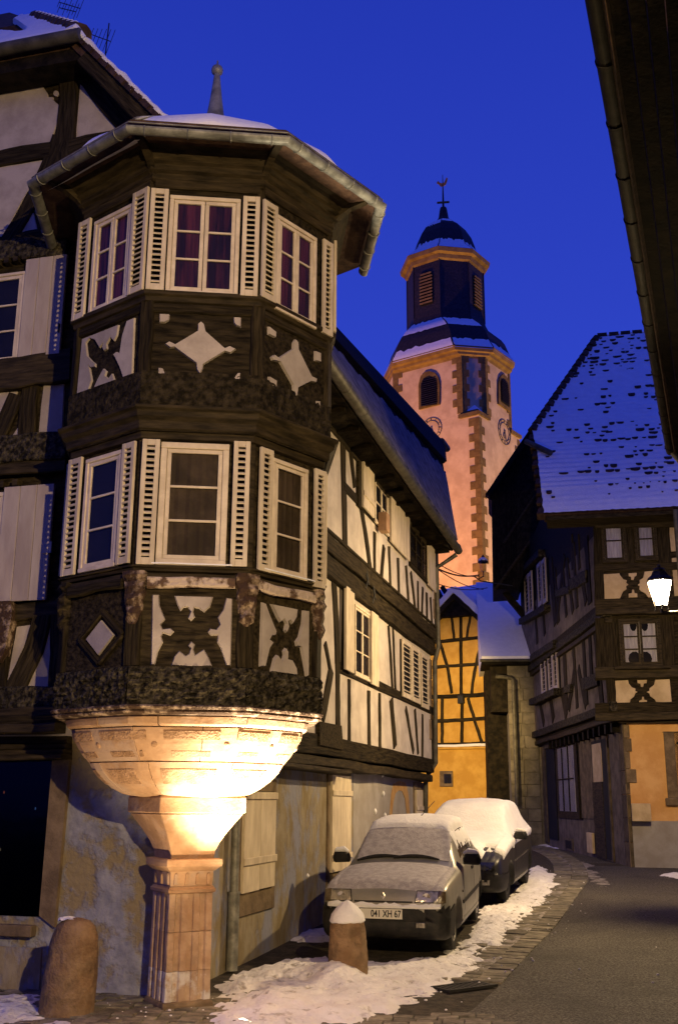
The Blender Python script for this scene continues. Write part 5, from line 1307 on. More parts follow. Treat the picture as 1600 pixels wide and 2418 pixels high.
rinf(FR1, [[(975, 1675), (1105, 1668), (1112, 1700), (1140, 1735), (1175, 1748), (1172, 1770), (1195, 1778), (1172, 1795), (1160, 1825), (1128, 1850), (1120, 1893), (978, 1893)],
           [(1352, 1665), (1490, 1660), (1510, 1885), (1368, 1890), (1350, 1850), (1305, 1820), (1298, 1795), (1268, 1780), (1298, 1768), (1300, 1745), (1342, 1712)],
           [(1185, 1668), (1280, 1665), (1277, 1700), (1250, 1705), (1245, 1735), (1220, 1735), (1215, 1705), (1190, 1700)], [(1205, 1860), (1228, 1850), (1232, 1822), (1250, 1822), (1255, 1850), (1280, 1855), (1280, 1888), (1205, 1890)]])
def rbeam(f, a, b, w, d1=.05, mat='timber', name='beam', Z=S3): return gbeam(f, Z, a, b, w, d0=-.02, d1=d1, mat=mat, parent=right, name=name, jit=.005)
for f, y, w, d1, mt in ((FR2, 225, .2, .10, 'brown_wood'), (FR2, 625, .18, .04, 'timber'), (FR2, 965, .24, .06, 'timber'), (FR1, 1045, .12, .22, 'brown_wood'), (FR1, 1600, .26, .10, 'brown_wood'), (FR1, 1650, .08, .03, 'timber'), (FR1, 1930, .25, .06, 'timber'), (FR1, 2010, .16, .10, 'brown_wood')):
    rbeam(f, (800, y + 8), (1750, y - 12), w, d1, mt)
mb = MB(); a = FR0.px(*S3(1500, 2060)); FR0.box(mb, .35, RW, a[1] - .02, a[1] + .03, 0, .06); link('string_course', mb, M['stone_brown'], right)
mb = MB(); FR0.box(mb, -.1, RW, zJ1 - .32, zJ1 - .1, -.02, .16); link('jetty_plate', mb, M['brown_wood'], right)
for x, f, y0, y1, w in ((1110, FR2, 190, 590, .18), (1430, FR2, 160, 900, .26), (825, FR2, 200, 980, .22), (905, FR1, 1100, 1620, .5), (1450, FR1, 1080, 1600, .36), (940, FR1, 1640, 1920, .2)):
    rbeam(f, (x, y0), (x + 15, y1), w, .035, 'timber', 'post')
def rwin(f, q, cols, rows, curtain, mat='brown_wood', Z=S3, **kw):
    u0, u1, v0, v1 = f.rect(Z, q)
    return window(f, u0, u1, v0, v1, cols, rows, .03, right, curtain, fw=.06, cw=.05, bar=.03, mat=mat, back='net' if curtain == 'net' else 'dark', **kw)
rwin(FR2, [(848, 188), (1072, 180), (1100, 582), (868, 592)], 1, 2, 'net'); rwin(FR2, [(1148, 172), (1358, 165), (1385, 560), (1172, 575)], 1, 2, 'net')
lw = rwin(FR1, [(1012, 1110), (1395, 1100), (1425, 1545), (1032, 1558)], 2, 3, 'net')
# dark gaps in the parted curtains of the lower window
for x, y, rx, ry in ((1165, 1475, 55, 70), (1265, 1475, 55, 70), (1150, 1165, 28, 55), (1255, 1165, 28, 55)):
    u, v = FR1.px(*S3(x, y)); u2, v2 = FR1.px(*S3(x + rx, y - ry))
    mb = MB(); FR1.prism(mb, circ(u, v, abs(u2 - u), 10, abs(v2 - v) / abs(u2 - u)), .0385, .043); link('curtain_gap', mb, M['dark'], lw)
mb = MB(); a, b = FR1.px(*S3(975, 1556)), FR1.px(*S3(1490, 1545)); FR1.box(mb, a[0], b[0], a[1] - .06, a[1] + .01, .05, .22); link('window_sill', mb, M['brown_wood'], right, bevel=.01)
# ---- the flank along the lane
def fl(f, lst, w, d1=.03, name='stud', mat='timber'):
    for it in lst:
        a, b = it[0], it[1]; ww = it[2] if len(it) > 2 else w
        gbeam(f, S3, a, b, ww, d0=-.03, d1=d1, mat=mat, parent=right, name=name, jit=.01)
for f, z0, z1 in ((FL1, zJ1 + .1, zJ2 - .25), (FL2, zJ2 + .15, zE - .2)):
    mb = MB(); f.box(mb, -LL + .1, -.25, z0, z1, -.05, .006); link('plaster_wall', mb, M['plaster_shaded'], right)
mb = MB(); FL2.prism(mb, [(-.02, zE - .3), (-LL, zE - .3), (-LL, zE + 1.5), (-3.2, zE + 2.6), (-1.6, zE + 1.9), (-.02, zE + .1)], -.3, -.004); link('gable_wall', mb, M['timber'], right)
fl(FL2, [((430, 640), (470, 1130)), ((520, 520), (450, 1130)), ((505, 640), (540, 1080)), ((540, 560), (600, 1040), .3), ((600, 400), (640, 1000)), ((690, 760), (720, 960), .3), ((580, 330), (600, 640)), ((640, 330), (660, 640)), ((720, 350), (760, 960), .4), ((390, 560), (440, 1150), .5), ((250, 1000), (270, 1330), .3), ((320, 1000), (340, 1250), .3)], .26)
fl(FL1, [((520, 1420), (545, 1950), .4), ((600, 1300), (640, 1930), .3), ((650, 1560), (720, 1910), .28), ((620, 1560), (560, 1930), .28), ((690, 1220), (730, 1900), .3), ((750, 1190), (775, 1640), .3), ((800, 1160), (870, 1900), .4), ((290, 1850), (330, 2080), .3), ((390, 1830), (420, 2040), .4), ((500, 1780), (540, 2010), .4)], .26)
fl(FL2, [((455, 870), (580, 830)), ((590, 790), (740, 700), .3)], .2, .08, 'rail', 'carved')
fl(FL1, [((540, 1760), (600, 1740)), ((710, 1710), (850, 1660), .3)], .2, .1, 'rail', 'carved')
fl(FL1, [((270, 1470), (490, 1330), .22), ((260, 1880), (500, 1775), .2)], .2, .25, 'window_cornice', 'carved')
fl(FL2, [((140, 680), (335, 490), .2), ((150, 1130), (390, 1000), .2)], .2, .2, 'window_cornice', 'carved')
for f, zc_, dd, w, mt in ((FL1, zJ2 - .12, .16, .2, 'carved'), (FL1, zJ2 - .3, .1, .12, 'brown_wood'), (FL1, zJ1 + .02, .12, .2, 'carved'), (FL0, zJ1 - .22, .26, .12, 'brown_wood')):
    mb = MB(); f.beam(mb, (-LL, zc_), (.1, zc_), w, -.05, dd, .01); link('jetty_moulding', mb, M[mt], right)
for i in range(14):
    u = -.3 - i * .62; mb = MB(); FL0.box(mb, u - .08, u + .08, zJ1 - .5, zJ1 - .27, -.1, .2); link('joist_end', mb, M['black_wood'], right)
for f, qs in ((FL2, ([(165, 720), (200, 700), (225, 1060), (185, 1090)], [(203, 690), (232, 665), (258, 1040), (222, 1060)], [(285, 610), (318, 575), (345, 965), (310, 985)], [(330, 570), (360, 540), (385, 945), (350, 965)])),
              (FL1, ([(322, 1440), (360, 1415), (380, 1800), (335, 1820)], [(392, 1395), (432, 1372), (442, 1775), (400, 1795)], [(436, 1370), (472, 1350), (486, 1755), (446, 1775)]))):
    for qq in qs:
        u0, u1, v0, v1 = f.rect(S3, qq)
        mb = MB(); f.box(mb, u0, u1, v0, v1, .01, .03); link('window_shade', mb, M['dark'], right)
        louvre_shutter(f, u0, u1, v0, v1, .06, right, mat='shutter_grey', pitch=.12, fw=.09, th=.05)
# ground floor of the flank: doorways, shop window, vents
flq = lambda q, d0, d1, name, mat, bev=0, par=right: (lambda r: link(name, FL0.box(MB(), r[0], r[1], r[2], r[3], d0, d1), M[mat], par, bevel=bev))(FL0.rect(S4, q))
mb = MB(); FL0.box(mb, -LL, -.44, -.2, zJ1 - .3, -.02, .012); link('ground_wall', mb, M['plaster_shaded'], right)
flq([(770, 300), (920, 265), (990, 1520), (835, 1470)], -.02, .05, 'door_surround', 'stone_shaded')
flq([(795, 390), (912, 372), (980, 1518), (820, 1440)], .045, .055, 'door_recess', 'dark')
flq([(795, 390), (880, 440), (890, 770), (800, 770)], .05, .065, 'fanlight_board', 'ochre_infill')
flq([(808, 770), (890, 770), (930, 1500), (822, 1450)], .05, .07, 'door', 'brown_wood')
flq([(345, 410), (660, 320), (670, 380), (352, 465)], .0, .08, 'lintel', 'stone_shaded')
flq([(655, 360), (770, 330), (808, 1110), (690, 1110)], .0, .04, 'wall_pier', 'stone_shaded')
flq([(360, 470), (440, 455), (465, 1300), (385, 1300)], .0, .05, 'door_recess', 'dark')
flq([(300, 430), (350, 420), (380, 1320), (310, 1320)], .0, .06, 'wall_pier', 'stone_shaded')
flq([(235, 480), (290, 470), (300, 1310), (250, 1320)], .0, .03, 'door_recess', 'dark')
shw = flq([(445, 440), (660, 400), (692, 1110), (470, 1110)], .0, .05, 'shop_window', 'brown_wood')
flq([(470, 470), (620, 420), (638, 1040), (490, 1045)], .045, .062, 'pane', 'net', par=shw); flq([(470, 460), (620, 415), (638, 1040), (490, 1045)], .066, .07, 'pane', 'glass', par=shw)
for q in ([(512, 460), (518, 458), (536, 1040), (530, 1040)], [(568, 440), (574, 438), (590, 1040), (584, 1040)], [(470, 745), (622, 732), (622, 744), (470, 757)], [(640, 400), (652, 398), (690, 1110), (676, 1110)]): flq(q, .06, .085, 'glazing_bar', 'timber', par=shw)
flq([(520, 1290), (602, 1290), (605, 1400), (525, 1400)], .012, .04, 'vent_frame', 'stone_shaded'); flq([(538, 1312), (592, 1312), (594, 1385), (542, 1385)], .03, .05, 'vent_hole', 'dark')
flq([(762, 1240), (810, 1240), (822, 1430), (770, 1430)], .05, .12, 'meter_cabinet', 'ochre_infill', .01)
flq([(283, 730), (302, 730), (304, 805), (286, 805)], .06, .09, 'door_bell_plate', 'ochre_infill')
# ---- roof
FE = FR2.at(.55)
e0, e1_ = FE.px(1283, 1217), FE.px(1590, 1198); zEv = (e0[1] + e1_[1]) / 2
TH = R(52); RN = (FR2.N * math.sin(TH) + zv * math.cos(TH)).normalized(); RU = FR2.U; RS = (zv * math.sin(TH) - FR2.N * math.cos(TH)).normalized()
RO = FE.P(e0[0], zEv, 0)
def rpx(x, y, off=0.):
    r = ray(x, y); t = (RO + RN * off - CAM).dot(RN) / r.dot(RN); q = CAM + r * t - RO
    return (q.dot(RU), q.dot(RS))
def RP(u, s, d=0.): return RO + RU * u + RS * s + RN * d
foot, hipf, rtop = rpx(1268, 1075), rpx(1256, 1020), rpx(1410, 797)
outline = [(0, 0), (7.5, 0), (7.5, rtop[1] + .05), rtop, hipf, foot]
mb = MB(); mb.rings([[RP(u, s, d) for u, s in outline] for d in (-.22, 0)]); link('roof', mb, M['tile'], right)
# left edge of the snow as u(s)
def ledge(s):
    pts = sorted([(0, 0), (foot[1], foot[0]), (hipf[1], hipf[0]), (rtop[1], rtop[0])])
    for (s0, u0), (s1, u1) in zip(pts, pts[1:]):
        if s <= s1: return u0 + (u1 - u0) * (s - s0) / max(1e-6, s1 - s0)
    return rtop[0]
ROW = rtop[1] / 44
vs, fs = [], []; NU, per = 90, 4; NS = 44 * per
for i in range(NS + 1):
    s = rtop[1] * i / NS; row, fr_ = divmod(i, per); fr_ /= per
    l = ledge(s) + .03 * noise.noise(Vector((s * 5, 1, 0)))
    for jx in range(NU + 1):
        u = l + (6.2 - l) * jx / NU
        b = .012 * math.sin(u * 2 * math.pi / .185 + (row % 2) * math.pi)
        patch = noise.noise(Vector((u * 1.1, s * .9, 2)))
        vs.append(RP(u, s, .045 + .028 * (1 - fr_) * (1 if s > .8 else .3) + .010 * patch + b * .5 * (1 - fr_) + .012 * noise.noise(Vector((u * 9, s * 9, 5)))))
for i in range(NS):
    for jx in range(NU): q = i * (NU + 1) + jx; fs.append((q, q + 1, q + NU + 2, q + NU + 1))
mb = MB(); mb.add(vs, fs); link('roof_snow', mb, M['snow'], right, smooth=True)
# tile ends poking through the snow
tm = MB(); n = 8; r0 = .085
ol = [(-r0, .07), (-r0, .0)] + [(-r0 * math.cos(a), -.055 * math.sin(a)) for a in np.linspace(.3, math.pi - .3, 6)] + [(r0, .0), (r0, .07)]
tm.rings([[Vector((x, y, d)) for x, y in ol] for d in (-.03, .0)]); tme = tm.mesh('roof_tile'); finish(tme); tme.materials.append(M['tile'])
Rm = Matrix((( RU.x, RS.x, RN.x), (RU.y, RS.y, RN.y), (RU.z, RS.z, RN.z))).to_4x4()
cand = []
for row in range(2, 44):
    s = row * ROW
    for cI in range(0, 26):
        u = .1 + cI * .185 + (row % 2) * .0925
        if u < ledge(s) + .1 or u > 4.4: continue
        f = s / rtop[1]
        w = .55 * noise.noise(Vector((u * 1.1, s * .9, 7))) + .55 * noise.noise(Vector((u * .4, s * 4.5, 1))) + .85 * random.random()
        w += .35 if (.1 < f < .30 and u > 1.4) else 0
        w += .30 if f > .78 else 0
        w += .25 if (.40 < f < .47) else 0
        if row in (3, 5) and u > 2.2: w += .55
        if f < .09 and row not in (3, 5): w -= 1
        cand.append((w, u, s, row))
cand.sort(reverse=True)
for w, u, s, row in cand[:285]:
    k = random.uniform(.3, .95) * (.55 if row in (3, 5) else 1)
    piece('roof_tile', tme, Matrix.Translation(RP(u + random.uniform(-.05, .05), s + random.uniform(-.02, .02), .083)) @ Matrix.Rotation(random.uniform(-.06, .06), 4, RN) @ Rm @ Matrix.Diagonal((k * random.uniform(.8, 1.6), k * random.uniform(.5, 1.1), 1, 1)), right)
# hip tiles, ridge
hv = Vector((rtop[0] - hipf[0], rtop[1] - hipf[1])); nh = 17
for i in range(nh):
    a = (hipf[0] + hv.x * i / nh, hipf[1] + hv.y * i / nh); b = (hipf[0] + hv.x * (i + .7) / nh, hipf[1] + hv.y * (i + .7) / nh)
    mb = MB(); mb.tube([RP(*a, .02), RP(*b, .06)], [.13, .09], 8); link('hip_tile', mb, M['tile'], right)
for i in range(14):
    u = rtop[0] + i * .32
    mb = MB(); mb.tube([RP(u, rtop[1] + .03, .0), RP(u + .26, rtop[1] + .03, .02)], [.12, .10], 8); link('ridge_tile', mb, M['tile'], right)
    if random.random() < .45:
        mb = MB(); mb.tube([RP(u + .02, rtop[1] + .12, .06), RP(u + .24, rtop[1] + .12, .07)], .07, 6); link('tile_snow', mb, M['snow'], right)
mb = MB(); mb.tube([RP(*rpx(1240, 1042, .15), .15), RP(*rpx(1300, 1070, .15), .15)], .07, 8); link('gutter_stub', mb, M['zinc_dark'], right)
for i in range(9):
    s = hipf[1] * (i + .3) / 9; u = ledge(s); mb = MB(); mb.hexa([RP(u + a, s + b, c) for c in (-.16, .03) for a, b in ((-.1 - random.uniform(0, .06), -.1), (.06, -.1), (.06, .12), (-.1, .12))]); link('verge_tile', mb, M['tile'], right)
mb = MB(); mb.rings([[FE.P(u, zEv - .06, .03), FE.P(u, zEv - .14, .02), FE.P(u, zEv - .2, -.55), FE.P(u, zEv - .02, -.55)] for u in (e0[0] + .05, e0[0] + 7)]); link('eave_board', mb, M['timber'], right)
mb = MB(); mb.tube([FE.P(e1_[0] + .02, zEv - .05, .05), FE.P(e1_[0] + .02, zEv - 2.5, .0), FE.P(e1_[0] + .05, 1., -.3)], .06, 8); link('downpipe', mb, M['zinc_dark'], right, smooth=True)
# ---- dark boarded gable hood at the far end
r_ = ray(1220, 1300); q = CAM + r_ * (33.6 / r_.y); HF = Face((q.x, q.y, 0), -8)
hood = HF.pts(ID, [(1256, 1022), (1268, 1075), (1285, 1217), (1250, 1300), (1226, 1388), (1163, 1392), (1160, 1182), (1152, 1172)])
mb = MB(); HF.prism(mb, hood, -2.2, -.04); hd_ = link('gable_hood', mb, M['black_wood'], right)
us = [p[0] for p in hood]
n_ = 11
for i in range(n_):
    x = 1163 + (1226 - 1163) * i / n_; x2 = x + (1226 - 1163) / n_
    ytop = lambda xx: 1182 - (xx - 1160) * 1.5 + 14
    p = HF.pts(ID, [(x + .4, 1391), (x2 - .4, 1391), (x2 - .4, ytop(x2)), (x + .4, ytop(x))]); mb = MB(); HF.prism(mb, p, -.05, random.uniform(-.02, .0)); link('board', mb, M['black_wood'], hd_)
for a, b, w, d1 in (((1150, 1176), (1262, 1012), .16, .35), ((1188, 1282), (1263, 1168), .07, .04), ((1168, 1392), (1262, 1262), .08, .04)):
    mb = MB(); HF.beam(mb, HF.px(*a), HF.px(*b), w, -.03, d1, .005); link('verge_board', mb, M['brown_wood'] if d1 < .1 else M['black_wood'], hd_)
a, b = HF.px(1192, 1388), HF.px(1246, 1452); mb = MB(); HF.beam(mb, a, b, .2, -1.0, -.7, .005); link('strut', mb, M['black_wood'], hd_)

# ================================================================== OVERHANGING HOUSE on the right edge
NAZ = 19.5; a_ = R(NAZ)
DE = Vector((math.sin(a_), math.cos(a_), 0)); NE = Vector((-math.cos(a_), math.sin(a_), 0))   # along, towards the street
def on_z(x, y, z): r = ray(x, y); return CAM + r * ((z - CAM.z) / r.z)
EV = 7.5; B0 = on_z(1590, 1052, EV)
near = thing('overhanging_house', 'tall dark boarded house whose deep wooden eave overhangs the right edge of the street', 'house', (B0.x - NE.x, B0.y - NE.y, ground_z(15)))
NP = lambda t, out, z: B0 + DE * t + NE * out + Vector((0, 0, z - EV))     # t<0 towards the camera, out<0 into the house
WO = -1.0
mb = MB(); mb.rings([[NP(t, WO, -.3), NP(t, WO - 5, -.3), NP(t, WO - 5, EV - .2), NP(t, WO, EV - .2)] for t in (-12.1, .1)]); link('wall', mb, M['shade_black'], near)
mb = MB(); mb.rings([[NP(t, .05, EV + .02), NP(t, -6, EV + 6.2), NP(t, -6, EV + 5.9), NP(t, .0, EV - .10)] for t in (-12.1, .35)]); link('roof', mb, M['tile'], near)
mb = MB(); mb.rings([[NP(t, .05, EV + .06), NP(t, .0, EV + .14), NP(t, -6, EV + 6.36), NP(t, -6, EV + 6.2)] for t in (-12.1, .3)]); link('roof_snow', mb, M['snow'], near)
mb = MB(); mb.tube([NP(-12.1, .07, EV + .0), NP(.3, .07, EV + .0)], .075, 12); ng = link('gutter', mb, M['zinc_black'], near, smooth=True)
for t in np.arange(-11.9, .3, .85):
    mb = MB(); mb.tube([NP(t, .07, EV), NP(t + .03, .07, EV)], .084, 12); link('gutter_joint', mb, M['zinc_black'], ng)
nb = 7
for i in range(nb):   # soffit boards under the eave, stepping down to the wall
    o0, o1 = -.03 - i * .13, -.03 - (i + 1) * .13 + .008
    z0_ = EV - .10 - i * .03 + random.uniform(-.006, .006)
    mb = MB(); mb.rings([[NP(t, o0, z0_), NP(t, o1, z0_ - .02), NP(t, o1, z0_ + .02), NP(t, o0, z0_ + .03)] for t in (-12.1, -6.1 + .4 * (i % 3), .25) ][0::2]); link('soffit_board', mb, M['shade_black'], near)
mb = MB(); mb.rings([[NP(t, WO + .16, EV - .34), NP(t, WO, EV - .52), NP(t, WO, EV - .3), NP(t, WO + .16, EV - .27)] for t in (-12.1, .2)]); link('cornice_moulding', mb, M['timber'], near)
mb = MB(); mb.rings([[NP(t, -.52, EV - .25), NP(t, -.60, EV - .27), NP(t, -.60, EV - .22), NP(t, -.52, EV - .22)] for t in (-12.1, .2)]); link('soffit_fillet', mb, M['timber'], near)
for i, t in enumerate(np.arange(-11.9, .2, 1.35)):   # wall boards and posts
    mb = MB(); mb.rings([[NP(t - .1, WO + d, z) for z in (0, EV - .5)] + [NP(t + .1, WO + d, z) for z in (EV - .5, 0)] for d in (-.02, .045)]); link('post', mb, M['timber'], near)
for t0 in np.arange(-8.6, -2.5, 2.7):
    mb = MB(); mb.rings([[NP(t0, WO + d, EV - 1.9), NP(t0, WO + d, EV - .62), NP(t0 + .62, WO + d, EV - .62), NP(t0 + .62, WO + d, EV - 1.9)] for d in (.0, .05)]); s_ = link('shutter', mb, M['timber'], near)
    for i in range(15):
        z = EV - 1.84 + i * .08; mb = MB(); mb.hexa([NP(t0 + .04, WO + .05, z), NP(t0 + .58, WO + .05, z), NP(t0 + .58, WO + .08, z - .03), NP(t0 + .04, WO + .08, z - .03), NP(t0 + .04, WO + .05, z + .02), NP(t0 + .58, WO + .05, z + .02), NP(t0 + .58, WO + .08, z - .01), NP(t0 + .04, WO + .08, z - .01)]); link('slat', mb, M['timber'], s_)
mb = MB(); mb.tube([NP(.22, .05, EV - .02), NP(.22, -.1, EV - .25), NP(.22, WO + .1, EV - .9), NP(.22, WO + .1, .3)], .055, 10); link('downpipe', mb, M['zinc'], near, smooth=True)

# ================================================================== HOUSE BEHIND THE VIEWER (seen only in the window panes)
behind = thing('plastered_house', 'tall plastered house closing the little square behind the viewer, out of frame', 'house', (-2, -14, 0))
mb = MB(); mb.box((-16, -22, -.2), (12, -14, 8.5)); link('wall', mb, M['grey_plaster'], behind)
mb = MB(); mb.rings([[Vector((x, -13.4, 8.3)), Vector((x, -18, 14)), Vector((x, -22.6, 8.3))] for x in (-16.4, 12.4)]); link('roof', mb, M['tile'], behind)
BH = Face((0, -14, 0), 180)
for u in range(-10, 15, 3):
    for v in (1.0, 4.4):
        mb = MB(); BH.box(mb, u, u + 1.1, v, v + 1.6, -.02, .05); w_ = link('window', mb, M['window'], behind)
        mb = MB(); BH.box(mb, u + .1, u + 1.0, v + .1, v + 1.5, .03, .055); link('pane', mb, M['car_glass'] if 'car_glass' in M else M['dark'], w_)
# ================================================================== STREET
def grid(x0, x1, y0, y1, nx, ny, zf):
    xs, ys = np.linspace(x0, x1, nx + 1), np.linspace(y0, y1, ny + 1)
    mb = MB(); vs = [Vector((x, y, zf(x, y))) for y in ys for x in xs]
    mb.add(vs, [(j * (nx + 1) + i, j * (nx + 1) + i + 1, (j + 1) * (nx + 1) + i + 1, (j + 1) * (nx + 1) + i) for j in range(ny) for i in range(nx)])
    return mb
def struct(name, mb, mat, **kw):
    o = link(name, mb, M[mat], None, **kw); o['kind'] = 'structure'; return o
mb = MB(); ys = [-60, -20, 0, 6, 9, 11.5, 13, 15, 17, 19, 21, 23, 24.5, 30, 40, 60, 120, 400]
mb.add([Vector((x, y, ground_z(y) - .012)) for y in ys for x in (-300, -30, -8, 0, 8, 30, 300)], [(j * 7 + i, j * 7 + i + 1, (j + 1) * 7 + i + 1, (j + 1) * 7 + i) for j in range(len(ys) - 1) for i in range(6)])
struct('ground', mb, 'earth')
# asphalt carriageway, its left edge follows the paved channel
edge_px = [(980, 2600), (1060, 2420), (1120, 2380), (1185, 2322), (1245, 2255), (1310, 2190), (1360, 2120), (1388, 2080), (1385, 2050), (1350, 2020), (1290, 2000), (1262, 1992)]
edge = [gpx(*p) for p in edge_px]
edge = [Vector((edge[0].x - .6, 4, 0)), Vector((edge[0].x, 8.0, 0))] + edge[1:]
vs, fs = [], []
for e_ in edge:
    for k in range(9):
        x = e_.x + (13 - e_.x) * (k / 8) ** 1.5; vs.append(Vector((x, e_.y, ground_z(e_.y))))
for i in range(len(edge) - 1):
    for k in range(8): q = i * 9 + k; fs.append((q, q + 1, q + 10, q + 9))
mb = MB(); mb.add(vs, fs); struct('road', mb, 'asphalt')
# paved channel: two stone rows beside the asphalt, individual stones
pave = thing('gutter_paving', 'stone paved channel curving between the snow bank and the asphalt', 'paving', tuple(edge[5])); pave['kind'] = 'structure'
def polyline(pts):
    L = [0]
    for a, b in zip(pts, pts[1:]): L.append(L[-1] + (b - a).length)
    def at(s):
        for i in range(len(pts) - 1):
            if s <= L[i + 1] or i == len(pts) - 2:
                f = (s - L[i]) / max(1e-6, L[i + 1] - L[i]); p = pts[i] + (pts[i + 1] - pts[i]) * f; d = (pts[i + 1] - pts[i]).normalized(); return p, d
    return at, L[-1]
ch = edge[4:]
for _ in range(2):
    ch = [ch[0]] + [q for a, b in zip(ch, ch[1:]) for q in (a * .75 + b * .25, a * .25 + b * .75)] + [ch[-1]]
at, LT = polyline(ch)
s = 0.0; cnt = 0
while s < LT - .3:
    p, d = at(s); nl = Vector((-d.y, d.x, 0))
    L_ = random.uniform(.15, .21) if s < 7 else random.uniform(.26, .4)
    offs = ((0, .27), (.28, .56), (.57, .80)) if s < 9 else ((0, .3), (.31, .66))
    for k, (o0, o1) in enumerate(offs):
        sh = (.08 * k) % L_
        p, d = at(min(s + sh, LT)); p2, d2 = at(min(s + sh + L_ - .012, LT)); n2 = Vector((-d2.y, d2.x, 0)); n1 = Vector((-d.y, d.x, 0))
        h = random.uniform(.008, .022) - (.014 if k == 1 else 0)
        q = [p + n1 * o0, p2 + n2 * o0, p2 + n2 * o1, p + n1 * o1]
        q = [Vector((v.x + random.uniform(-.006, .006), v.y + random.uniform(-.006, .006), ground_z(v.y))) for v in q]
        mb = MB(); mb.hexa([v - zv * .06 for v in q] + [v + zv * h for v in q]); link('paving_stone', mb, M['paving'], pave, bevel=.006); cnt += 1
    s += L_
# drain grate at the end of the channel
g0, g1 = gpx(1062, 2345), gpx(1175, 2330); gd = (g1 - g0).normalized(); gn = Vector((-gd.y, gd.x, 0))
grate = thing('drain_grate', 'rusty drain grate set flush at the near end of the paved channel', 'drain', tuple((g0 + g1) / 2))
mb = MB()
for a, b in ((0, .03), (.25, .28)): mb.hexa([g0 + gn * a, g1 + gn * a, g1 + gn * b, g0 + gn * b] + [v + zv * .025 for v in (g0 + gn * a, g1 + gn * a, g1 + gn * b, g0 + gn * b)])
link('frame', mb, M['iron'], grate)
Lg = (g1 - g0).length
for i in range(11):
    c_ = g0 + gd * (Lg * (i + .5) / 11); mb = MB(); q = [c_ - gd * .016 + gn * .03, c_ + gd * .016 + gn * .03, c_ + gd * .03 + gn * .25, c_ - gd * .002 + gn * .25]
    mb.hexa(q + [v + zv * .02 for v in q]); link('bar', mb, M['iron'], grate)
# flagstones round the column and along the bottom edge
pav = thing('pavement', 'uneven stone flags around the foot of the column', 'paving', (-1.4, 9.6, 0)); pav['kind'] = 'structure'
def flags(x0, x1, y0, y1, sx, sy, az, keep):
    ca, sa = math.cos(R(az)), math.sin(R(az)); j = 0; y = y0
    while y < y1:
        x = x0 + (j % 2) * sx * .5
        while x < x1:
            w = sx * random.uniform(.85, 1.15)
            c_ = Vector((x * ca - y * sa, x * sa + y * ca, 0))
            if keep(c_):
                q = [Vector((c_.x + (a * ca - b * sa), c_.y + (a * sa + b * ca), 0)) for a, b in ((.006, .006), (w - .006, .006), (w - .006, sy - .008), (.006, sy - .008))]
                q = [Vector((v.x, v.y, ground_z(v.y))) for v in q]; h = random.uniform(.006, .02)
                mb = MB(); mb.hexa([v - zv * .05 for v in q] + [v + zv * (h + random.uniform(-.004, .004)) for v in q]); link('paving_stone', mb, M['paving'], pav, bevel=.005)
            x += w
        y += sy; j += 1
flags(-5.5, 3.2, 8.4, 12.3, .19, .15, -8, lambda c_: (-3.4 < c_.x < -.35 and 9.15 < c_.y < 10.75) or (-.2 < c_.x < 1.3 and 9.15 < c_.y < 9.75))

# ---- snow lying on the street -----------------------------------------------
def sdf(poly, X, Y):
    P = np.array([(p.x, p.y) for p in poly]); n = len(P); best = np.full(X.shape, 1e9); inside = np.zeros(X.shape, bool)
    for i in range(n):
        a, b = P[i], P[(i + 1) % n]; ab = b - a; t = np.clip(((X - a[0]) * ab[0] + (Y - a[1]) * ab[1]) / max(1e-9, ab @ ab), 0, 1)
        best = np.minimum(best, np.hypot(X - a[0] - t * ab[0], Y - a[1] - t * ab[1]))
        c_ = (a[1] > Y) != (b[1] > Y)
        with np.errstate(divide='ignore', invalid='ignore'):
            inside ^= c_ & (X < (b[0] - a[0]) * (Y - a[1]) / (b[1] - a[1] + 1e-12) + a[0])
    return np.where(inside, best, -best)
def snowfield(name, poly, th, res, mat, label, rough=.3, bumps=(), edge=.35, lump=.5):
    xs = [p.x for p in poly]; ys = [p.y for p in poly]
    X, Y = np.meshgrid(np.arange(min(xs) - .3, max(xs) + .3, res), np.arange(min(ys) - .3, max(ys) + .3, res))
    D = sdf(poly, X, Y); ny, nx = X.shape; Zs = np.zeros(X.shape); keep = D > -.28
    for j in range(ny):
        for i in range(nx):
            if not keep[j, i]: continue
            x, y = X[j, i], Y[j, i]
            n1 = noise.noise(Vector((x * 1.6, y * 1.6, 0))); n2 = noise.noise(Vector((x * 5, y * 5, 3))); n3 = noise.noise(Vector((x * 14, y * 14, 7)))
            d = D[j, i] + rough * (.35 * n1 + .3 * n2 + .22 * n3)
            k = max(-1, min(1, d / edge)); h = (th * math.sqrt(k) if k > 0 else th * k)
            if k > 0: h *= (1 + lump * (.5 * n1 + .45 * n2 + .4 * n3)); h += .012 * n3
            for bx, by, br, bh in bumps:
                r2 = ((x - bx) ** 2 + (y - by) ** 2) / br ** 2
                if r2 < 6: h += bh * math.exp(-r2)
            Zs[j, i] = ground_z(y) + h - .004
    idx = -np.ones(X.shape, int); mb = MB(); n = 0
    for j in range(ny):
        for i in range(nx):
            if keep[j, i]: idx[j, i] = n; n += 1; mb.v.append(Vector((X[j, i], Y[j, i], Zs[j, i])))
    for j in range(ny - 1):
        for i in range(nx - 1):
            q = (idx[j, i], idx[j, i + 1], idx[j + 1, i + 1], idx[j + 1, i])
            if min(q) >= 0: mb.f.append(tuple(int(a) for a in q))
    o = link(name, mb, M[mat], None, smooth=True, label=label); o['kind'] = 'stuff'; o['category'] = 'snow'
    return o
BR = gpx(822, 2318); BR.y += .1
BL = gpx(148, 2400); BL.y += .12
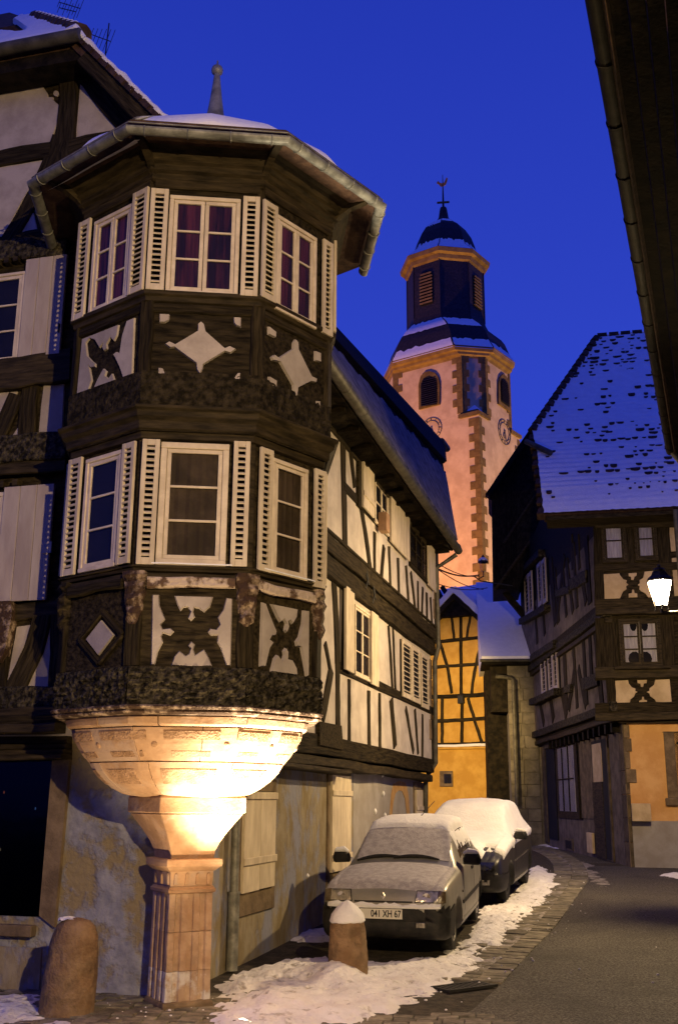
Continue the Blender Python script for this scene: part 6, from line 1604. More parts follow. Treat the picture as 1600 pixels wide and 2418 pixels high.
bank = [gpx(*p) for p in [(500, 2440), (640, 2460), (840, 2412), (925, 2382), (960, 2352), (1030, 2335), (1090, 2300), (1150, 2245), (1210, 2185), (1270, 2135), (1305, 2095), (1300, 2065), (1268, 2045), (1245, 2070), (1230, 2105), (1195, 2135), (1140, 2150), (1125, 2190), (1090, 2230), (1050, 2262), (960, 2275), (850, 2275), (740, 2262), (690, 2262), (600, 2292), (555, 2325), (515, 2380)]]
fr = random.Random(11); prints = []
for i in range(46):
    q_ = gpx(fr.uniform(560, 1000), fr.uniform(2265, 2400)) if i < 30 else gpx(fr.uniform(1060, 1270), fr.uniform(2110, 2290))
    prints.append((q_.x, q_.y, fr.uniform(.07, .12), -fr.uniform(.03, .06)))
snowfield('snow_bank', bank, .058, .04, 'snow_dirty', 'trodden snow bank spread along the parked cars and around the bollard', rough=.36, edge=.34, lump=.62,
          bumps=prints + [(BR.x - .12, BR.y - .28, .24, .13), (BR.x - .3, BR.y + .05, .3, .09), (gpx(640, 2370).x, gpx(640, 2370).y, .18, .06), (gpx(620, 2400).x, gpx(620, 2400).y, .12, .07), (gpx(560, 2330).x, gpx(560, 2330).y, .25, .05)])
snowfield('snow_patch', [gpx(*p) for p in [(-60, 2350), (95, 2352), (95, 2400), (20, 2440), (-80, 2440)]], .05, .05, 'snow_dirty', 'bluish snow patch in the shade left of the bollard', rough=.3)
snowfield('snow_patch', [gpx(*p) for p in [(70, 2425), (170, 2412), (185, 2440), (150, 2460), (60, 2460)]], .04, .04, 'snow_dirty', 'small snow rim in front of the left bollard', rough=.2)
snowfield('snow_patch', [gpx(*p) for p in [(1555, 2066), (1600, 2062), (1690, 2066), (1690, 2080), (1600, 2076)]], .05, .08, 'snow_dirty', 'thin strip of snow against the grey plinth at the right edge', rough=.3)
snowfield('snow_patch', [gpx(*p) for p in [(1264, 1988), (1300, 1992), (1360, 2006), (1355, 2011), (1295, 2000), (1262, 1997)]], .06, .15, 'snow_dirty', 'thin strip of snow below the dark doorways of the timber house', rough=.25)
snowfield('snow_patch', [gpx(*p) for p in [(700, 2195), (770, 2192), (775, 2222), (705, 2222)]], .04, .05, 'snow_dirty', 'bluish snow scrap in the shadow beside the front of the silver car', rough=.3)
snowfield('slush_streak', [gpx(*p) for p in [(1320, 2020), (1372, 2040), (1432, 2085), (1436, 2100), (1400, 2080), (1350, 2045)]], .014, .07, 'slush', 'grey slush streak on the outside of the bend', rough=.5)
snowfield('slush_streak', [gpx(*p) for p in [(1110, 2296), (1190, 2236), (1290, 2140), (1312, 2092), (1330, 2096), (1305, 2150), (1215, 2240), (1130, 2304)]], .012, .06, 'slush', 'grey slush lying in the paved channel beside the snow bank', rough=.5)
# loose crumbs
rnd = random.Random(5); mb = MB()
for i in range(130):
    if i < 85:
        p = bank[rnd.randrange(4, 12)]; q = Vector((p.x + rnd.uniform(-.5, .7), p.y + rnd.uniform(-.9, .6), 0))
    elif i < 118: q = gpx(rnd.uniform(240, 760), rnd.uniform(2372, 2415))
    else: q = gpx(rnd.uniform(1100, 1560), rnd.uniform(2110, 2350))
    r = rnd.uniform(.005, .018); c_ = Vector((q.x, q.y, ground_z(q.y) + .02))
    mb.lathe([(0, -r * .5), (r, -r * .2), (r * rnd.uniform(.6, 1), r * .3), (0, r * .6)], c_, 5, rnd.random())
o = link('snow_crumbs', mb, M['snow_dirty'], None, label='loose crumbs of snow scattered over the flags and asphalt edge'); o['kind'] = 'stuff'; o['category'] = 'snow'

# ---- bollards ------------------------------------------------------------
def bollard(p, r, h, label, tilt, cap):
    b = thing('bollard', label, 'bollard', (p.x, p.y, ground_z(p.y)), 'stone bollards at the corner')
    mb = MB(); prof0 = [(r * 1.04, -.08), (r * 1.04, 0), (r * 1.03, .1), (r * .99, h * .35), (r * .93, h * .66), (r * .86, h * .80), (r * .72, h * .91), (r * .5, h * .97), (r * .22, h * .995), (.001, h)]
    prof = []
    for (ra, za), (rb, zb) in zip(prof0, prof0[1:]):
        k_ = max(1, int(abs(zb - za) / .03))
        prof += [(ra + (rb - ra) * q / k_, za + (zb - za) * q / k_) for q in range(k_)]
    prof.append(prof0[-1])
    mb.lathe(prof, (0, 0, 0), 44)
    for v in mb.v:
        c_ = noise.noise(v * 9 + Vector((r * 50, 0, 0))); c_ = -.022 * max(0, c_ - .28) / .3 + .006 * noise.noise(v * 24)
        n_ = Vector((v.x, v.y, 0)); n_ = n_.normalized() if n_.length > 1e-4 else zv
        v += n_ * c_
    for i, v in enumerate(mb.v): v += Vector((noise.noise(v * 6), noise.noise(v * 6 + Vector((9, 0, 0))), 0)) * .008
    link('post', mb, M['bollard'], b, smooth=True, local=True)
    mb = MB()
    if cap: prof = [(r * .84, h * .80), (r * .915, h * .825), (r * .82, h * .92), (r * .60, h * 1.0), (r * .36, h * 1.06), (r * .14, h * 1.10), (.001, h * 1.115)]
    else: prof = [(r * .42, h * .972), (r * .36, h * .985), (r * .2, h * .998), (.001, h * 1.006)]
    mb.lathe(prof, (0, 0, 0), 30)
    for v in mb.v:
        a = math.atan2(v.y, v.x); lo_ = v.z < h * .8 if cap else v.z < h * .98
        v += Vector((0, 0, .022 * noise.noise(Vector((math.cos(a) * 3, math.sin(a) * 3, r))) * (1.4 if lo_ else .4)))
        if not cap: v.x -= r * .3
    link('snow_cap', mb, M['snow'], b, smooth=True, local=True)
    b.rotation_euler = tilt
    return b
bollard(BR, .20, .68, 'stone bollard wearing a pointed cap of snow in front of the silver car', (0, R(-1), 0), True)
bollard(BL, .225, .76, 'bare leaning stone bollard beside the shop window sill', (R(-1), R(3), 0), False)
# ---- ground spotlights
def lamp(name, typ, loc, power, col, parent=None, size=.05, target=None, ang=90, blend=.4):
    d = bpy.data.lights.new(name, typ); d.energy = power; d.color = col
    d.shadow_soft_size = size
    o = bpy.data.objects.new(name, d); COL.objects.link(o)
    if typ == 'SPOT': d.spot_size = R(ang); d.spot_blend = blend
    M_ = Matrix.Translation(loc)
    if target is not None: M_ = M_ @ (Vector(target) - Vector(loc)).to_track_quat('-Z', 'Y').to_matrix().to_4x4()
    if parent is not None:
        o.parent = parent; o.matrix_local = Matrix.Translation(-WM[parent.name]) @ M_
    else: o.matrix_world = M_
    return o

def ground_spot(p, label, power, target, ang, blend, glow, col=(1, .82, .56)):
    p = Vector((p.x, p.y, ground_z(p.y) + .02))
    t = thing('ground_spotlight', label, 'spotlight', tuple(p), 'ground spotlights')
    mb = MB(); mb.lathe([(.13, -.06), (.13, .012), (.12, .02), (.10, .02), (.10, .006), (.0, .006)], p, 24); link('ring', mb, M['iron'], t)
    mb = MB(); mb.lathe([(.0, .008), (.098, .008), (.09, .016), (.0, .02)], p, 24); link('lens', mb, emat('spot_lens', (1, .86, .62), glow), t)
    lamp('spot_beam', 'SPOT', p + zv * .06, power, col, t, .05, target, ang, blend)
ground_spot(gpx(585, 2420), 'glaring round spotlight sunk into the paving before the carved column', P_UP, O + Vector((.62, -.45, 1.85)), 52, .9, 14)
ground_spot(Vector((-1.30, 8.35, 0)), 'second sunken spotlight farther out in the square, out of frame', P_UP2, O + Vector((.22, -.45, 2.25)), 66, .7, 14, (1, .70, .38))

# ---- street lanterns ---------------------------------------------------------
def lantern(p, label, wall_dir, power, arm=1.2, lit=True):
    """six-sided glazed lantern standing on a wall bracket; p = centre of the glass"""
    t = thing('street_lantern', label, 'street lamp', tuple(p), 'wall lanterns')
    hx = lambda r, z, n=6: [p + Vector((r * math.cos(2 * math.pi * k / n + .3), r * math.sin(2 * math.pi * k / n + .3), z)) for k in range(n)]
    mb = MB(); mb.rings([hx(.098, -.215), hx(.198, .165)]); link('glass', mb, lampglass('lantern_glass', (1, .84, .66), 22.0), t)
    for k in range(6):
        mb = MB(); mb.tube([hx(.102, -.22)[k], hx(.205, .17)[k]], .010, 5); link('frame_bar', mb, M['iron'], t)
    mb = MB(); mb.rings([hx(r, z) for r, z in ((.208, .16), (.225, .175), (.215, .20), (.15, .25), (.12, .31), (.06, .335))]); link('roof', mb, M['iron'], t)
    mb = MB(); mb.lathe([(.09, .325), (.10, .35), (.075, .375), (.03, .385), (.035, .42), (.0, .44)], p, 10); link('chimney', mb, M['iron'], t)
    mb = MB(); mb.rings([hx(.105, -.235), hx(.105, -.215)]); mb.tube([p + zv * -.23, p + zv * -.33], .022, 6); link('base', mb, M['iron'], t)
    for k in range(6):
        q = hx(.10, -.22)[k]; mb = MB(); mb.tube([q, q + (q - p).normalized() * .05 - zv * .02, q - zv * .06], .009, 5); link('scroll', mb, M['iron'], t)
    wd = Vector(wall_dir).normalized(); q = p - zv * .32
    mb = MB(); mb.tube([q, q + wd * arm], .018, 7); mb.tube([q + wd * (arm - .05), q + wd * (arm - .05) - zv * .45], .02, 6)
    sc_ = [q + wd * (arm - .05) - zv * .42] + [q + wd * (arm - .1 - .55 * f) - zv * (.42 - .36 * f ** .6) for f in np.linspace(.1, 1, 8)]
    mb.tube(sc_, .013, 6); link('bracket', mb, M['iron'], t)
    if lit:
        for k in range(1):
            lamp('lantern_bulb', 'POINT', p + zv * .095, power, WARM, t, .06)
    return t
r_ = ray(1558, 1398); LP = CAM + r_ * (16.4 / r_.y)
lan = lantern(LP, 'lit glowing street lantern on an iron bracket before the timber house', -NE, P_STREET, 1.35)
lan2 = lantern(Vector((3.5, -3.0, 5.4)), 'lit street lantern on a tall iron post behind the viewer, out of frame', (1, -.3, 0), P_STREET2, .62)
mb = MB(); q_ = Vector((3.5, -3.0, 0)) + Vector((1, -.3, 0)).normalized() * .57; mb.tube([q_, q_ + zv * 1, q_ + zv * 5.1], [.09, .06, .045], 10); link('lamp_post', mb, M['iron'], lan2)
# unlit wall lantern and cables by the church
r_ = ray(1140, 1335); q = CAM + r_ * (33 / r_.y)
l3 = thing('wall_lantern', 'small dark unlit wall lantern capped with snow in front of the church quoins', 'street lamp', tuple(q))
mb = MB(); mb.rings([[q + Vector((r * math.cos(a), r * math.sin(a), z)) for a in np.linspace(0, 2 * math.pi, 7)[:-1]] for r, z in ((.085, -.2), (.14, .085))]); link('glass', mb, M['glass'], l3)
mb = MB(); mb.rings([[q + Vector((r * math.cos(a), r * math.sin(a), z)) for a in np.linspace(0, 2 * math.pi, 7)[:-1]] for r, z in ((.17, .085), (.14, .17), (.06, .24), (.03, .33))]); link('roof', mb, M['iron'], l3)
mb = MB(); mb.lathe([(.15, .14), (.14, .19), (.07, .25), (.0, .27)], q, 8); link('snow_cap', mb, M['snow'], l3, smooth=True)
mb = MB(); mb.tube([q - zv * .2, q - zv * .35, q - zv * .45 - Vector((.18, 0, 0)), q - zv * .25 - Vector((.3, 0, .1)), q - zv * .5 - Vector((.1, 0, 0)), q - zv * .55 + Vector((.9, 0, -.1))], .02, 6); link('bracket', mb, M['iron'], l3)
for k, (a, b, lb) in enumerate((((1034, 1328), (1132, 1362), 'upper thin overhead cable running to the wall lantern'), ((1034, 1340), (1130, 1358), 'thick twisted overhead cable running to the wall lantern'), ((1036, 1343), (1140, 1392), 'steep thin overhead cable crossing below the wall lantern'), ((1036, 1376), (1150, 1388), 'lowest overhead cable just above the orange gable'))):
    ra, rb = ray(*a), ray(*b); pa, pb = CAM + ra * (25.2 / ra.y), CAM + rb * (33 / rb.y)
    pa = pa - (pb - pa) * .12
    mb = MB(); mb.tube([pa + (pb - pa) * f - zv * (.12 * math.sin(math.pi * f)) for f in np.linspace(0, 1, 9)], .022 if k == 1 else .012, 5)
    link('overhead_cable', mb, M['iron'], None, label=lb, cat='cable', group='cables strung across the lane')
# ---- lights of the lane and the church ---------------------------------------
LQ = Vector((1.4, 29.0, 4.9))
lan3 = lantern(LQ, 'lit lantern on a post round the corner, lighting the orange gable house', (-1, 0, 0), 420, .5)
mb = MB(); mb.tube([LQ + Vector((-.45, 0, -4.7)), LQ + Vector((-.45, 0, -.3))], [.06, .04], 8); link('lamp_post', mb, M['iron'], lan3)
lamp('lantern_beam', 'SPOT', LQ + Vector((.26, .3, -.1)), P_LANE, (1.0, .66, .22), lan3, .12, (4.0, 38, 3.6), 60, .7)
def floodlight(p, target, power, col, label):
    d_ = (Vector(target) - p).normalized(); sd_ = d_.cross(zv).normalized(); u_ = sd_.cross(d_)
    t = thing('floodlight', label, 'floodlight', tuple(p), 'church floodlights')
    mb = MB(); mb.rings([[p + sd_ * (a * w) + u_ * (b * w) - d_ * k for a, b in ((-1, -.7), (1, -.7), (1, .7), (-1, .7))] for w, k in ((.14, .45), (.3, .2), (.34, .1))]); link('housing', mb, M['iron'], t, bevel=.01)
    mb = MB(); mb.tube([p - d_ * .3, Vector((p.x, p.y, p.z - .9)) - d_ * .3, Vector((p.x, p.y, ground_z(50))) - d_ * .3], .06, 6); link('pole', mb, M['iron'], t)
    lamp('flood_beam', 'SPOT', p, power, col, t, .3, target, 75, .5)
floodlight(A + LF.N * 12 + LF.U * -11 + zv * 6.5, A + LF.U * -3 + zv * 20, P_CHURCH_L, (1.0, .46, .14), 'floodlight on a pole aimed at the left face of the church tower, hidden behind roofs')
floodlight(A + RF.N * 11 + RF.U * 11 + zv * 6.5, A + RF.U * 2.5 + zv * 20, P_CHURCH_R, (1.0, .58, .22), 'floodlight on a pole aimed at the right face of the church tower, hidden behind roofs')
# ================================================================== CARS
from mathutils.bvhtree import BVHTree
M['silver'] = pmat('silver_car_paint', (0.24, 0.235, 0.215), (0.30, 0.29, 0.265), scale=3, rough=0.38, bump=0.05, bscale=30, metal=0.35, vary=0, spec=.5)
M['navy'] = pmat('black_car_paint', (0.012, 0.012, 0.014), (0.022, 0.021, 0.02), scale=3, rough=0.42, bump=0.04, bscale=30, vary=0, spec=.5)
M['plastic'] = pmat('black_bumper_plastic', (0.010, 0.010, 0.010), (0.024, 0.022, 0.020), scale=8, rough=0.6, bump=0.2, bscale=60, vary=0)
M['rubber'] = pmat('tyre_rubber', (0.010, 0.010, 0.010), (0.022, 0.021, 0.020), scale=12, rough=0.85, bump=0.3, bscale=60, vary=0)
M['hub'] = pmat('hubcap_metal', (0.30, 0.29, 0.27), (0.44, 0.43, 0.40), scale=6, rough=0.4, bump=0.05, bscale=40, metal=.6, vary=0)
M['lamp_glass'] = pmat('headlamp_glass', (0.20, 0.19, 0.16), (0.62, 0.58, 0.50), scale=9, rough=0.2, bump=0.4, bscale=40, metal=.55, vary=0, spec=.8, stretch=(1, 1, .2))
M['amber'] = pmat('smoked_indicator_glass', (0.07, 0.05, 0.03), (0.13, 0.10, 0.06), scale=20, rough=0.15, bump=0.3, bscale=50, vary=0, spec=.8)
M['chrome'] = pmat('chrome', (0.6, 0.58, 0.55), (0.7, 0.68, 0.64), scale=5, rough=0.2, bump=0, metal=.9, vary=0)
M['car_glass'] = pmat('dark_car_window', (0.008, 0.008, 0.009), (0.014, 0.014, 0.014), scale=4, rough=0.22, bump=0, vary=0, spec=.9)
M['plate'] = pmat('number_plate_white', (0.62, 0.60, 0.54), (0.68, 0.66, 0.60), scale=5, rough=0.5, bump=0, vary=0)
M['ink'] = pmat('number_plate_ink', (0.012, 0.012, 0.012), (0.016, 0.016, 0.016), scale=5, rough=0.5, bump=0, vary=0)

def car(name, label, group, loc, rz, st, wb, wr, wx, paint, snow_amount, seed, plate=None, detail=True, tyre_w=.17):
    root = thing(name, label, 'car', tuple(loc), group); root.rotation_euler = (0, 0, rz)
    root_w = Matrix.Translation(loc) @ Matrix.Rotation(rz, 4, 'Z')
    # dense skin from the stations (catmull-rom along the length)
    ys = np.array([s[0] for s in st]); V = np.array([s[1:] for s in st], float)
    yy = np.concatenate([np.linspace(ys[i], ys[i + 1], max(2, int((ys[i + 1] - ys[i]) / .035) + 1))[:-1] for i in range(len(ys) - 1)] + [ys[-1:]])
    def interp(y):
        i = int(min(max(np.searchsorted(ys, y) - 1, 0), len(ys) - 2)); h = ys[i + 1] - ys[i]; t = (y - ys[i]) / h
        m = lambda k: (V[min(k + 1, len(ys) - 1)] - V[max(k - 1, 0)]) / max(1e-6, ys[min(k + 1, len(ys) - 1)] - ys[max(k - 1, 0)])
        return (2 * t ** 3 - 3 * t ** 2 + 1) * V[i] + (t ** 3 - 2 * t ** 2 + t) * h * m(i) + (-2 * t ** 3 + 3 * t ** 2) * V[i + 1] + (t ** 3 - t ** 2) * h * m(i + 1)
    def half(v):
        w, zb, zs, zt, wt = v
        return [(0, zb), (w * .80, zb), (w * .95, zb + .03), (w * .99, zb + .12), (w, zb + .22), (w * .995, zs - .30 if zs - .30 > zb + .25 else zb + .25), (w * .985, zs - .12), (w * .965, zs - .03), (w * .93, zs),
                (wt + (w * .93 - wt) * .72, zs + (zt - zs) * .30), (wt + (w * .93 - wt) * .36, zs + (zt - zs) * .66), (wt + (w * .93 - wt) * .06, zt - (zt - zs) * .06 - .012), (wt * .92, zt), (wt * .6, zt + .022), (0, zt + .035)]
    # refine half-profile
    def refine(pts, n=3):
        out = []
        for i in range(len(pts) - 1):
            p0, p1, p2, p3 = pts[max(i - 1, 0)], pts[i], pts[i + 1], pts[min(i + 2, len(pts) - 1)]
            for k in range(n):
                t = k / n; out.append(tuple(.5 * ((2 * p1[a]) + (-p0[a] + p2[a]) * t + (2 * p0[a] - 5 * p1[a] + 4 * p2[a] - p3[a]) * t * t + (-p0[a] + 3 * p1[a] - 3 * p2[a] + p3[a]) * t ** 3) for a in (0, 1)))
        return out + [pts[-1]]
    rs = []
    for y in yy:
        h = refine(half(interp(y)))
        rs.append([Vector((x, y, z)) for x, z in h] + [Vector((-x, y, z)) for x, z in h[-2:0:-1]])
    mb = MB(); mb.rings(rs); me = mb.mesh('skin'); finish(me, True)
    # cut the wheel arches
    tmp = bpy.data.objects.new('tmp', me); COL.objects.link(tmp); cuts = []
    for ay in (0, wb):
        for sx in (-1, 1):
            c_ = MB(); c_.rings([[Vector((sx * x, ay + (wr + .055) * math.cos(2 * math.pi * k / 28), wr + (wr + .055) * math.sin(2 * math.pi * k / 28))) for k in range(28)] for x in (wx - .24, wx + .4)])
            cm = c_.mesh('cut'); finish(cm); co = bpy.data.objects.new('cut', cm); COL.objects.link(co); cuts.append(co)
            md = tmp.modifiers.new('b', 'BOOLEAN'); md.operation = 'DIFFERENCE'; md.object = co; md.solver = 'EXACT'
    bpy.context.view_layer.update()
    ev = tmp.evaluated_get(bpy.context.evaluated_depsgraph_get()); me2 = bpy.data.meshes.new_from_object(ev)
    for o in [tmp] + cuts: bpy.data.objects.remove(o)
    bm = bmesh.new(); bm.from_mesh(me2); bm.normal_update()
    bvh = BVHTree.FromBMesh(bm)
    y0, y1 = ys[0], ys[-1]
    cls = {}
    roof = max(s[4] for s in st); cowl = next(s for s in st if s[5] == 'c') if False else None
    return root, bm, bvh, interp

def split(bm, fn):
    d = {}
    for f in bm.faces: d.setdefault(fn(f.calc_center_median(), f.normal), []).append(f)
    return d
def faces_obj(name, faces, mat, parent, off=0., shell=0., smooth=True, **kw):
    ids, vs, fs = {}, [], []
    for f in faces:
        q = []
        for v in f.verts:
            if v.index not in ids: ids[v.index] = len(vs); vs.append(v.co + v.normal * off)
            q.append(ids[v.index])
        fs.append(q)
    mb = MB(); mb.v = [Vector(v) for v in vs]; mb.f = [tuple(q) for q in fs]
    me = mb.mesh(name)
    if smooth: me.polygons.foreach_set('use_smooth', [True] * len(me.polygons))
    me.materials.append(mat)
    o = bpy.data.objects.new(name, me); COL.objects.link(o); o.parent = parent; WM[o.name] = WM[parent.name]
    return props(o, **kw)
def snow_shell(name, bm, mask, th, parent, mat, seed, **kw):
    """snow lying on the faces that mask() gives a depth > 0 for"""
    ids, top, fs, edge = {}, [], [], {}
    sel = [f for f in bm.faces if mask(f.calc_center_median(), f.normal) > 0]
    ss = set(f.index for f in sel); cnt = {}
    for f in sel:
        for e_ in f.edges: cnt[e_.index] = cnt.get(e_.index, 0) + 1
    rim = set()
    for f in sel:
        for e_ in f.edges:
            if cnt[e_.index] == 1: rim.update(v.index for v in e_.verts)
    for f in sel:
        q = []
        for v in f.verts:
            if v.index not in ids:
                ids[v.index] = len(top)
                n = noise.noise(v.co * 3 + Vector((seed, 0, 0))) * .5 + noise.noise(v.co * 9 + Vector((seed, 2, 0))) * .3
                m = mask(v.co, v.normal); h = th * max(.15, min(1, m)) * (1 + .6 * n)
                if v.index in rim: h = .002
                top.append(v.co + (v.normal * .7 + Vector((0, 0, .3))) * h)
            q.append(ids[v.index])
        fs.append(tuple(q))
    mb = MB(); mb.v = [Vector(v) for v in top]; mb.f = fs
    me = mb.mesh(name); me.polygons.foreach_set('use_smooth', [True] * len(me.polygons)); me.materials.append(mat)
    o = bpy.data.objects.new(name, me); COL.objects.link(o); o.parent = parent; WM[o.name] = WM[parent.name]
    return props(o, kind='stuff', **kw)
def decal(name, bvh, poly, mat, parent, th=.012, dirv=(0, 1, 0), start=-3., n=6, smooth=False):
    """a fitted panel pressed against the bodywork: poly = four (x,z) corners seen from the front"""
    vs, fs = [], []
    for i in range(n + 1):
        for j in range(n + 1):
            s, t = i / n, j / n
            a = [(poly[0][k] * (1 - s) + poly[1][k] * s) * (1 - t) + (poly[3][k] * (1 - s) + poly[2][k] * s) * t for k in (0, 1)]
            if dirv[1]: o_, d_ = Vector((a[0], start, a[1])), Vector((0, 1, 0))
            else: o_, d_ = Vector((start, a[0], a[1])), Vector((dirv[0], 0, 0))
            hit = bvh.ray_cast(o_, d_)
            p = hit[0] if hit[0] is not None else o_ + d_ * 2.4
            nn = hit[1] if hit[1] is not None else -d_
            vs.append((p - d_ * .004 * 0 + nn * th, p + d_ * .02))
    m = n + 1
    top = [v[0] for v in vs]; bot = [v[1] for v in vs]; N_ = len(top)
    for i in range(n):
        for j in range(n):
            q = (i * m + j, i * m + j + 1, (i + 1) * m + j + 1, (i + 1) * m + j); fs.append(q); fs.append(tuple(k + N_ for k in q[::-1]))
    rim = [i * m for i in range(m)] + [n * m + j for j in range(1, m)] + [i * m + n for i in range(n - 1, -1, -1)] + [j for j in range(n - 1, 0, -1)]
    for a, b in zip(rim, rim[1:] + rim[:1]): fs.append((a, b, b + N_, a + N_))
    mb = MB(); mb.add(top + bot, fs)
    return link(name, mb, mat, parent, smooth=smooth, local=True)
def wheel(root, x, y, r, w, capmat):
    mb = MB(); sx = 1 if x > 0 else -1
    def lat(prof, n=28): return [[Vector((x + sx * a, y + rr * math.cos(2 * math.pi * k / n), r + rr * math.sin(2 * math.pi * k / n))) for k in range(n)] for rr, a in prof]
    mb.rings(lat([(r * .62, -w), (r * .93, -w), (r, -w + .03), (r, -.03), (r * .96, -.005), (r * .86, .002), (r * .70, -.004), (r * .64, -.02)])); wh = link('wheel', mb, M['rubber'], root, smooth=True, local=True)
    mb = MB(); mb.rings(lat([(r * .66, -.05), (r * .655, -.006), (r * .60, .0), (r * .52, -.022), (r * .30, -.012), (r * .22, .0), (r * .06, .004)])); link('rim', mb, M[capmat], wh, smooth=True, local=True)
    for k in range(8):
        a = 2 * math.pi * k / 8; mb = MB()
        c_ = Vector((x + sx * -.008, y + r * .42 * math.cos(a), r + r * .42 * math.sin(a))); t = Vector((0, -math.sin(a), math.cos(a))); rd = Vector((0, math.cos(a), math.sin(a)))
        mb.hexa([c_ + rd * p + t * q + Vector((sx * s, 0, 0)) for s in (-.02, .002) for p, q in ((-.035, -.022), (.045, -.03), (.045, .03), (-.035, .022))]); link('rim_slot', mb, M['rubber'], wh, local=True)
    return wh
def mirror(root, x, y, z, col, sx, snow=True):
    mb = MB(); mb.rings([[Vector((x + sx * a, y + b, z + c_)) for a, b, c_ in ring] for ring in (
        [(-.02, .05, -.05), (.20, .05, -.055), (.22, .05, .0), (.19, .05, .075), (.02, .05, .08), (-.02, .05, .02)],
        [(-.02, .0, -.06), (.21, .0, -.07), (.235, .0, .0), (.20, .0, .085), (.02, .0, .09), (-.02, .0, .02)],
        [(.0, -.06, -.04), (.17, -.05, -.05), (.19, -.05, .0), (.16, -.05, .06), (.03, -.06, .06), (.0, -.06, .01)])]); m_ = link('mirror', mb, M[col], root, smooth=True, bevel=.01, seg=2, local=True)
    if snow:
        mb = MB(); mb.tube([Vector((x + sx * .0, y, z + .07)), Vector((x + sx * .06, y - .01, z + .10)), Vector((x + sx * .17, y - .01, z + .09)), Vector((x + sx * .20, y, z + .075))], [.02, .04, .03, .01], 8); link('mirror_snow', mb, M['snow'], m_, smooth=True, local=True)
    return m_

# ---- the silver hatchback -----------------------------------------------------
RZ = R(-13.5)
st = [(-.80, .52, .32, .52, .55, .40), (-.775, .66, .26, .60, .635, .50), (-.73, .745, .23, .675, .71, .56), (-.66, .785, .21, .735, .775, .60), (-.45, .80, .19, .78, .825, .62), (-.1, .812, .185, .815, .862, .64), (.25, .815, .185, .835, .885, .64), (.40, .815, .185, .845, .90, .64), (.50, .815, .185, .855, .945, .65),
      (.72, .815, .185, .885, 1.115, .61), (.98, .815, .185, .905, 1.285, .57), (1.14, .815, .185, .91, 1.345, .545), (1.35, .815, .185, .915, 1.372, .54), (1.8, .815, .185, .92, 1.385, .54), (2.25, .81, .19, .925, 1.365, .53), (2.5, .80, .2, .93, 1.31, .52), (2.72, .78, .22, .93, 1.12, .54), (2.86, .76, .25, .90, .96, .56), (2.92, .68, .3, .75, .80, .5), (2.93, .5, .36, .6, .64, .4)]
cl_c = gpx(1056, 2246)
e1c = Vector((math.cos(RZ), math.sin(RZ), 0))
cl_loc = Vector((cl_c.x, cl_c.y, 0)) - e1c * .735 + Vector((.125, 0, 0))
cl_loc.z = ground_z(cl_loc.y) + .01
clio, bm, bvh, itp = car('silver_hatchback', 'small silver hatchback with frosted windscreen and white number plate', 'parked cars', cl_loc, RZ, st, 2.47, .275, .73, 'silver', 1, 3)
clio.scale = (.93, 1, 1)
slope = math.atan2(ground_z(cl_loc.y + 2.4) - ground_z(cl_loc.y), 2.4)
clio.rotation_mode = 'XYZ'; clio.rotation_euler = (slope, 0, RZ)
def kcl(c_, n):
    if c_.y < -.3 and c_.z < .555 - .02 * abs(c_.x): return 'bumper'
    if c_.y > 2.6 and c_.z < .5: return 'rear'
    if .50 < c_.y < 1.16 and n.y < -.25 and n.z > .3 and abs(c_.x) < .60 + .10 * (1.25 - c_.z) and c_.z > .925: return 'screen'
    if abs(n.x) > .55 and .965 < c_.z < 1.30 and .86 + (c_.z - .965) * 1.0 < c_.y < 2.38 - (c_.z - .965) * .35: return 'glassL' if c_.x < 0 else 'glassR'
    return 'body'
d = split(bm, kcl)
body = faces_obj('body', d['body'], M['silver'], clio)
faces_obj('bumper', d['bumper'], M['plastic'], clio, .012); faces_obj('rear_bumper', d['rear'], M['plastic'], clio, .012)
faces_obj('frosted_windscreen', d['screen'], M['snow_thin'], clio, .004)
for k in ('glassL', 'glassR'): faces_obj('side_window', d[k], M['car_glass'], clio, .003)
nz = lambda p, s, k=0: noise.noise(p * s + Vector((k, 1, 2)))
snow_shell('roof_snow', bm, lambda c_, n: min(1, (c_.z - 1.255 - .02 * nz(c_, 6)) * 12) if n.z > .35 and c_.y > .98 else -1, .035, clio, M['snow'], 1)
snow_shell('bonnet_snow', bm, lambda c_, n: min(1, min((n.z - .62) * 6, (.40 - c_.y) * 20, (c_.y + .72) * 8)) if c_.z > .70 and abs(c_.x) < .73 else -1, .016, clio, M['snow_thin'], 4)
snow_shell('window_snow', bm, lambda c_, n: (1 if c_.z > 1.06 + (.07 * nz(c_, 5, 3) + .09 * nz(Vector((0, c_.y * 16, c_.z * 2)), 1)) + (c_.y - 1.5) * -.02 else -1) if (abs(n.x) > .5 and .98 < c_.z < 1.28 and .95 < c_.y < 2.36 and c_.x > 0) else -1, .012, clio, M['snow'], 7)
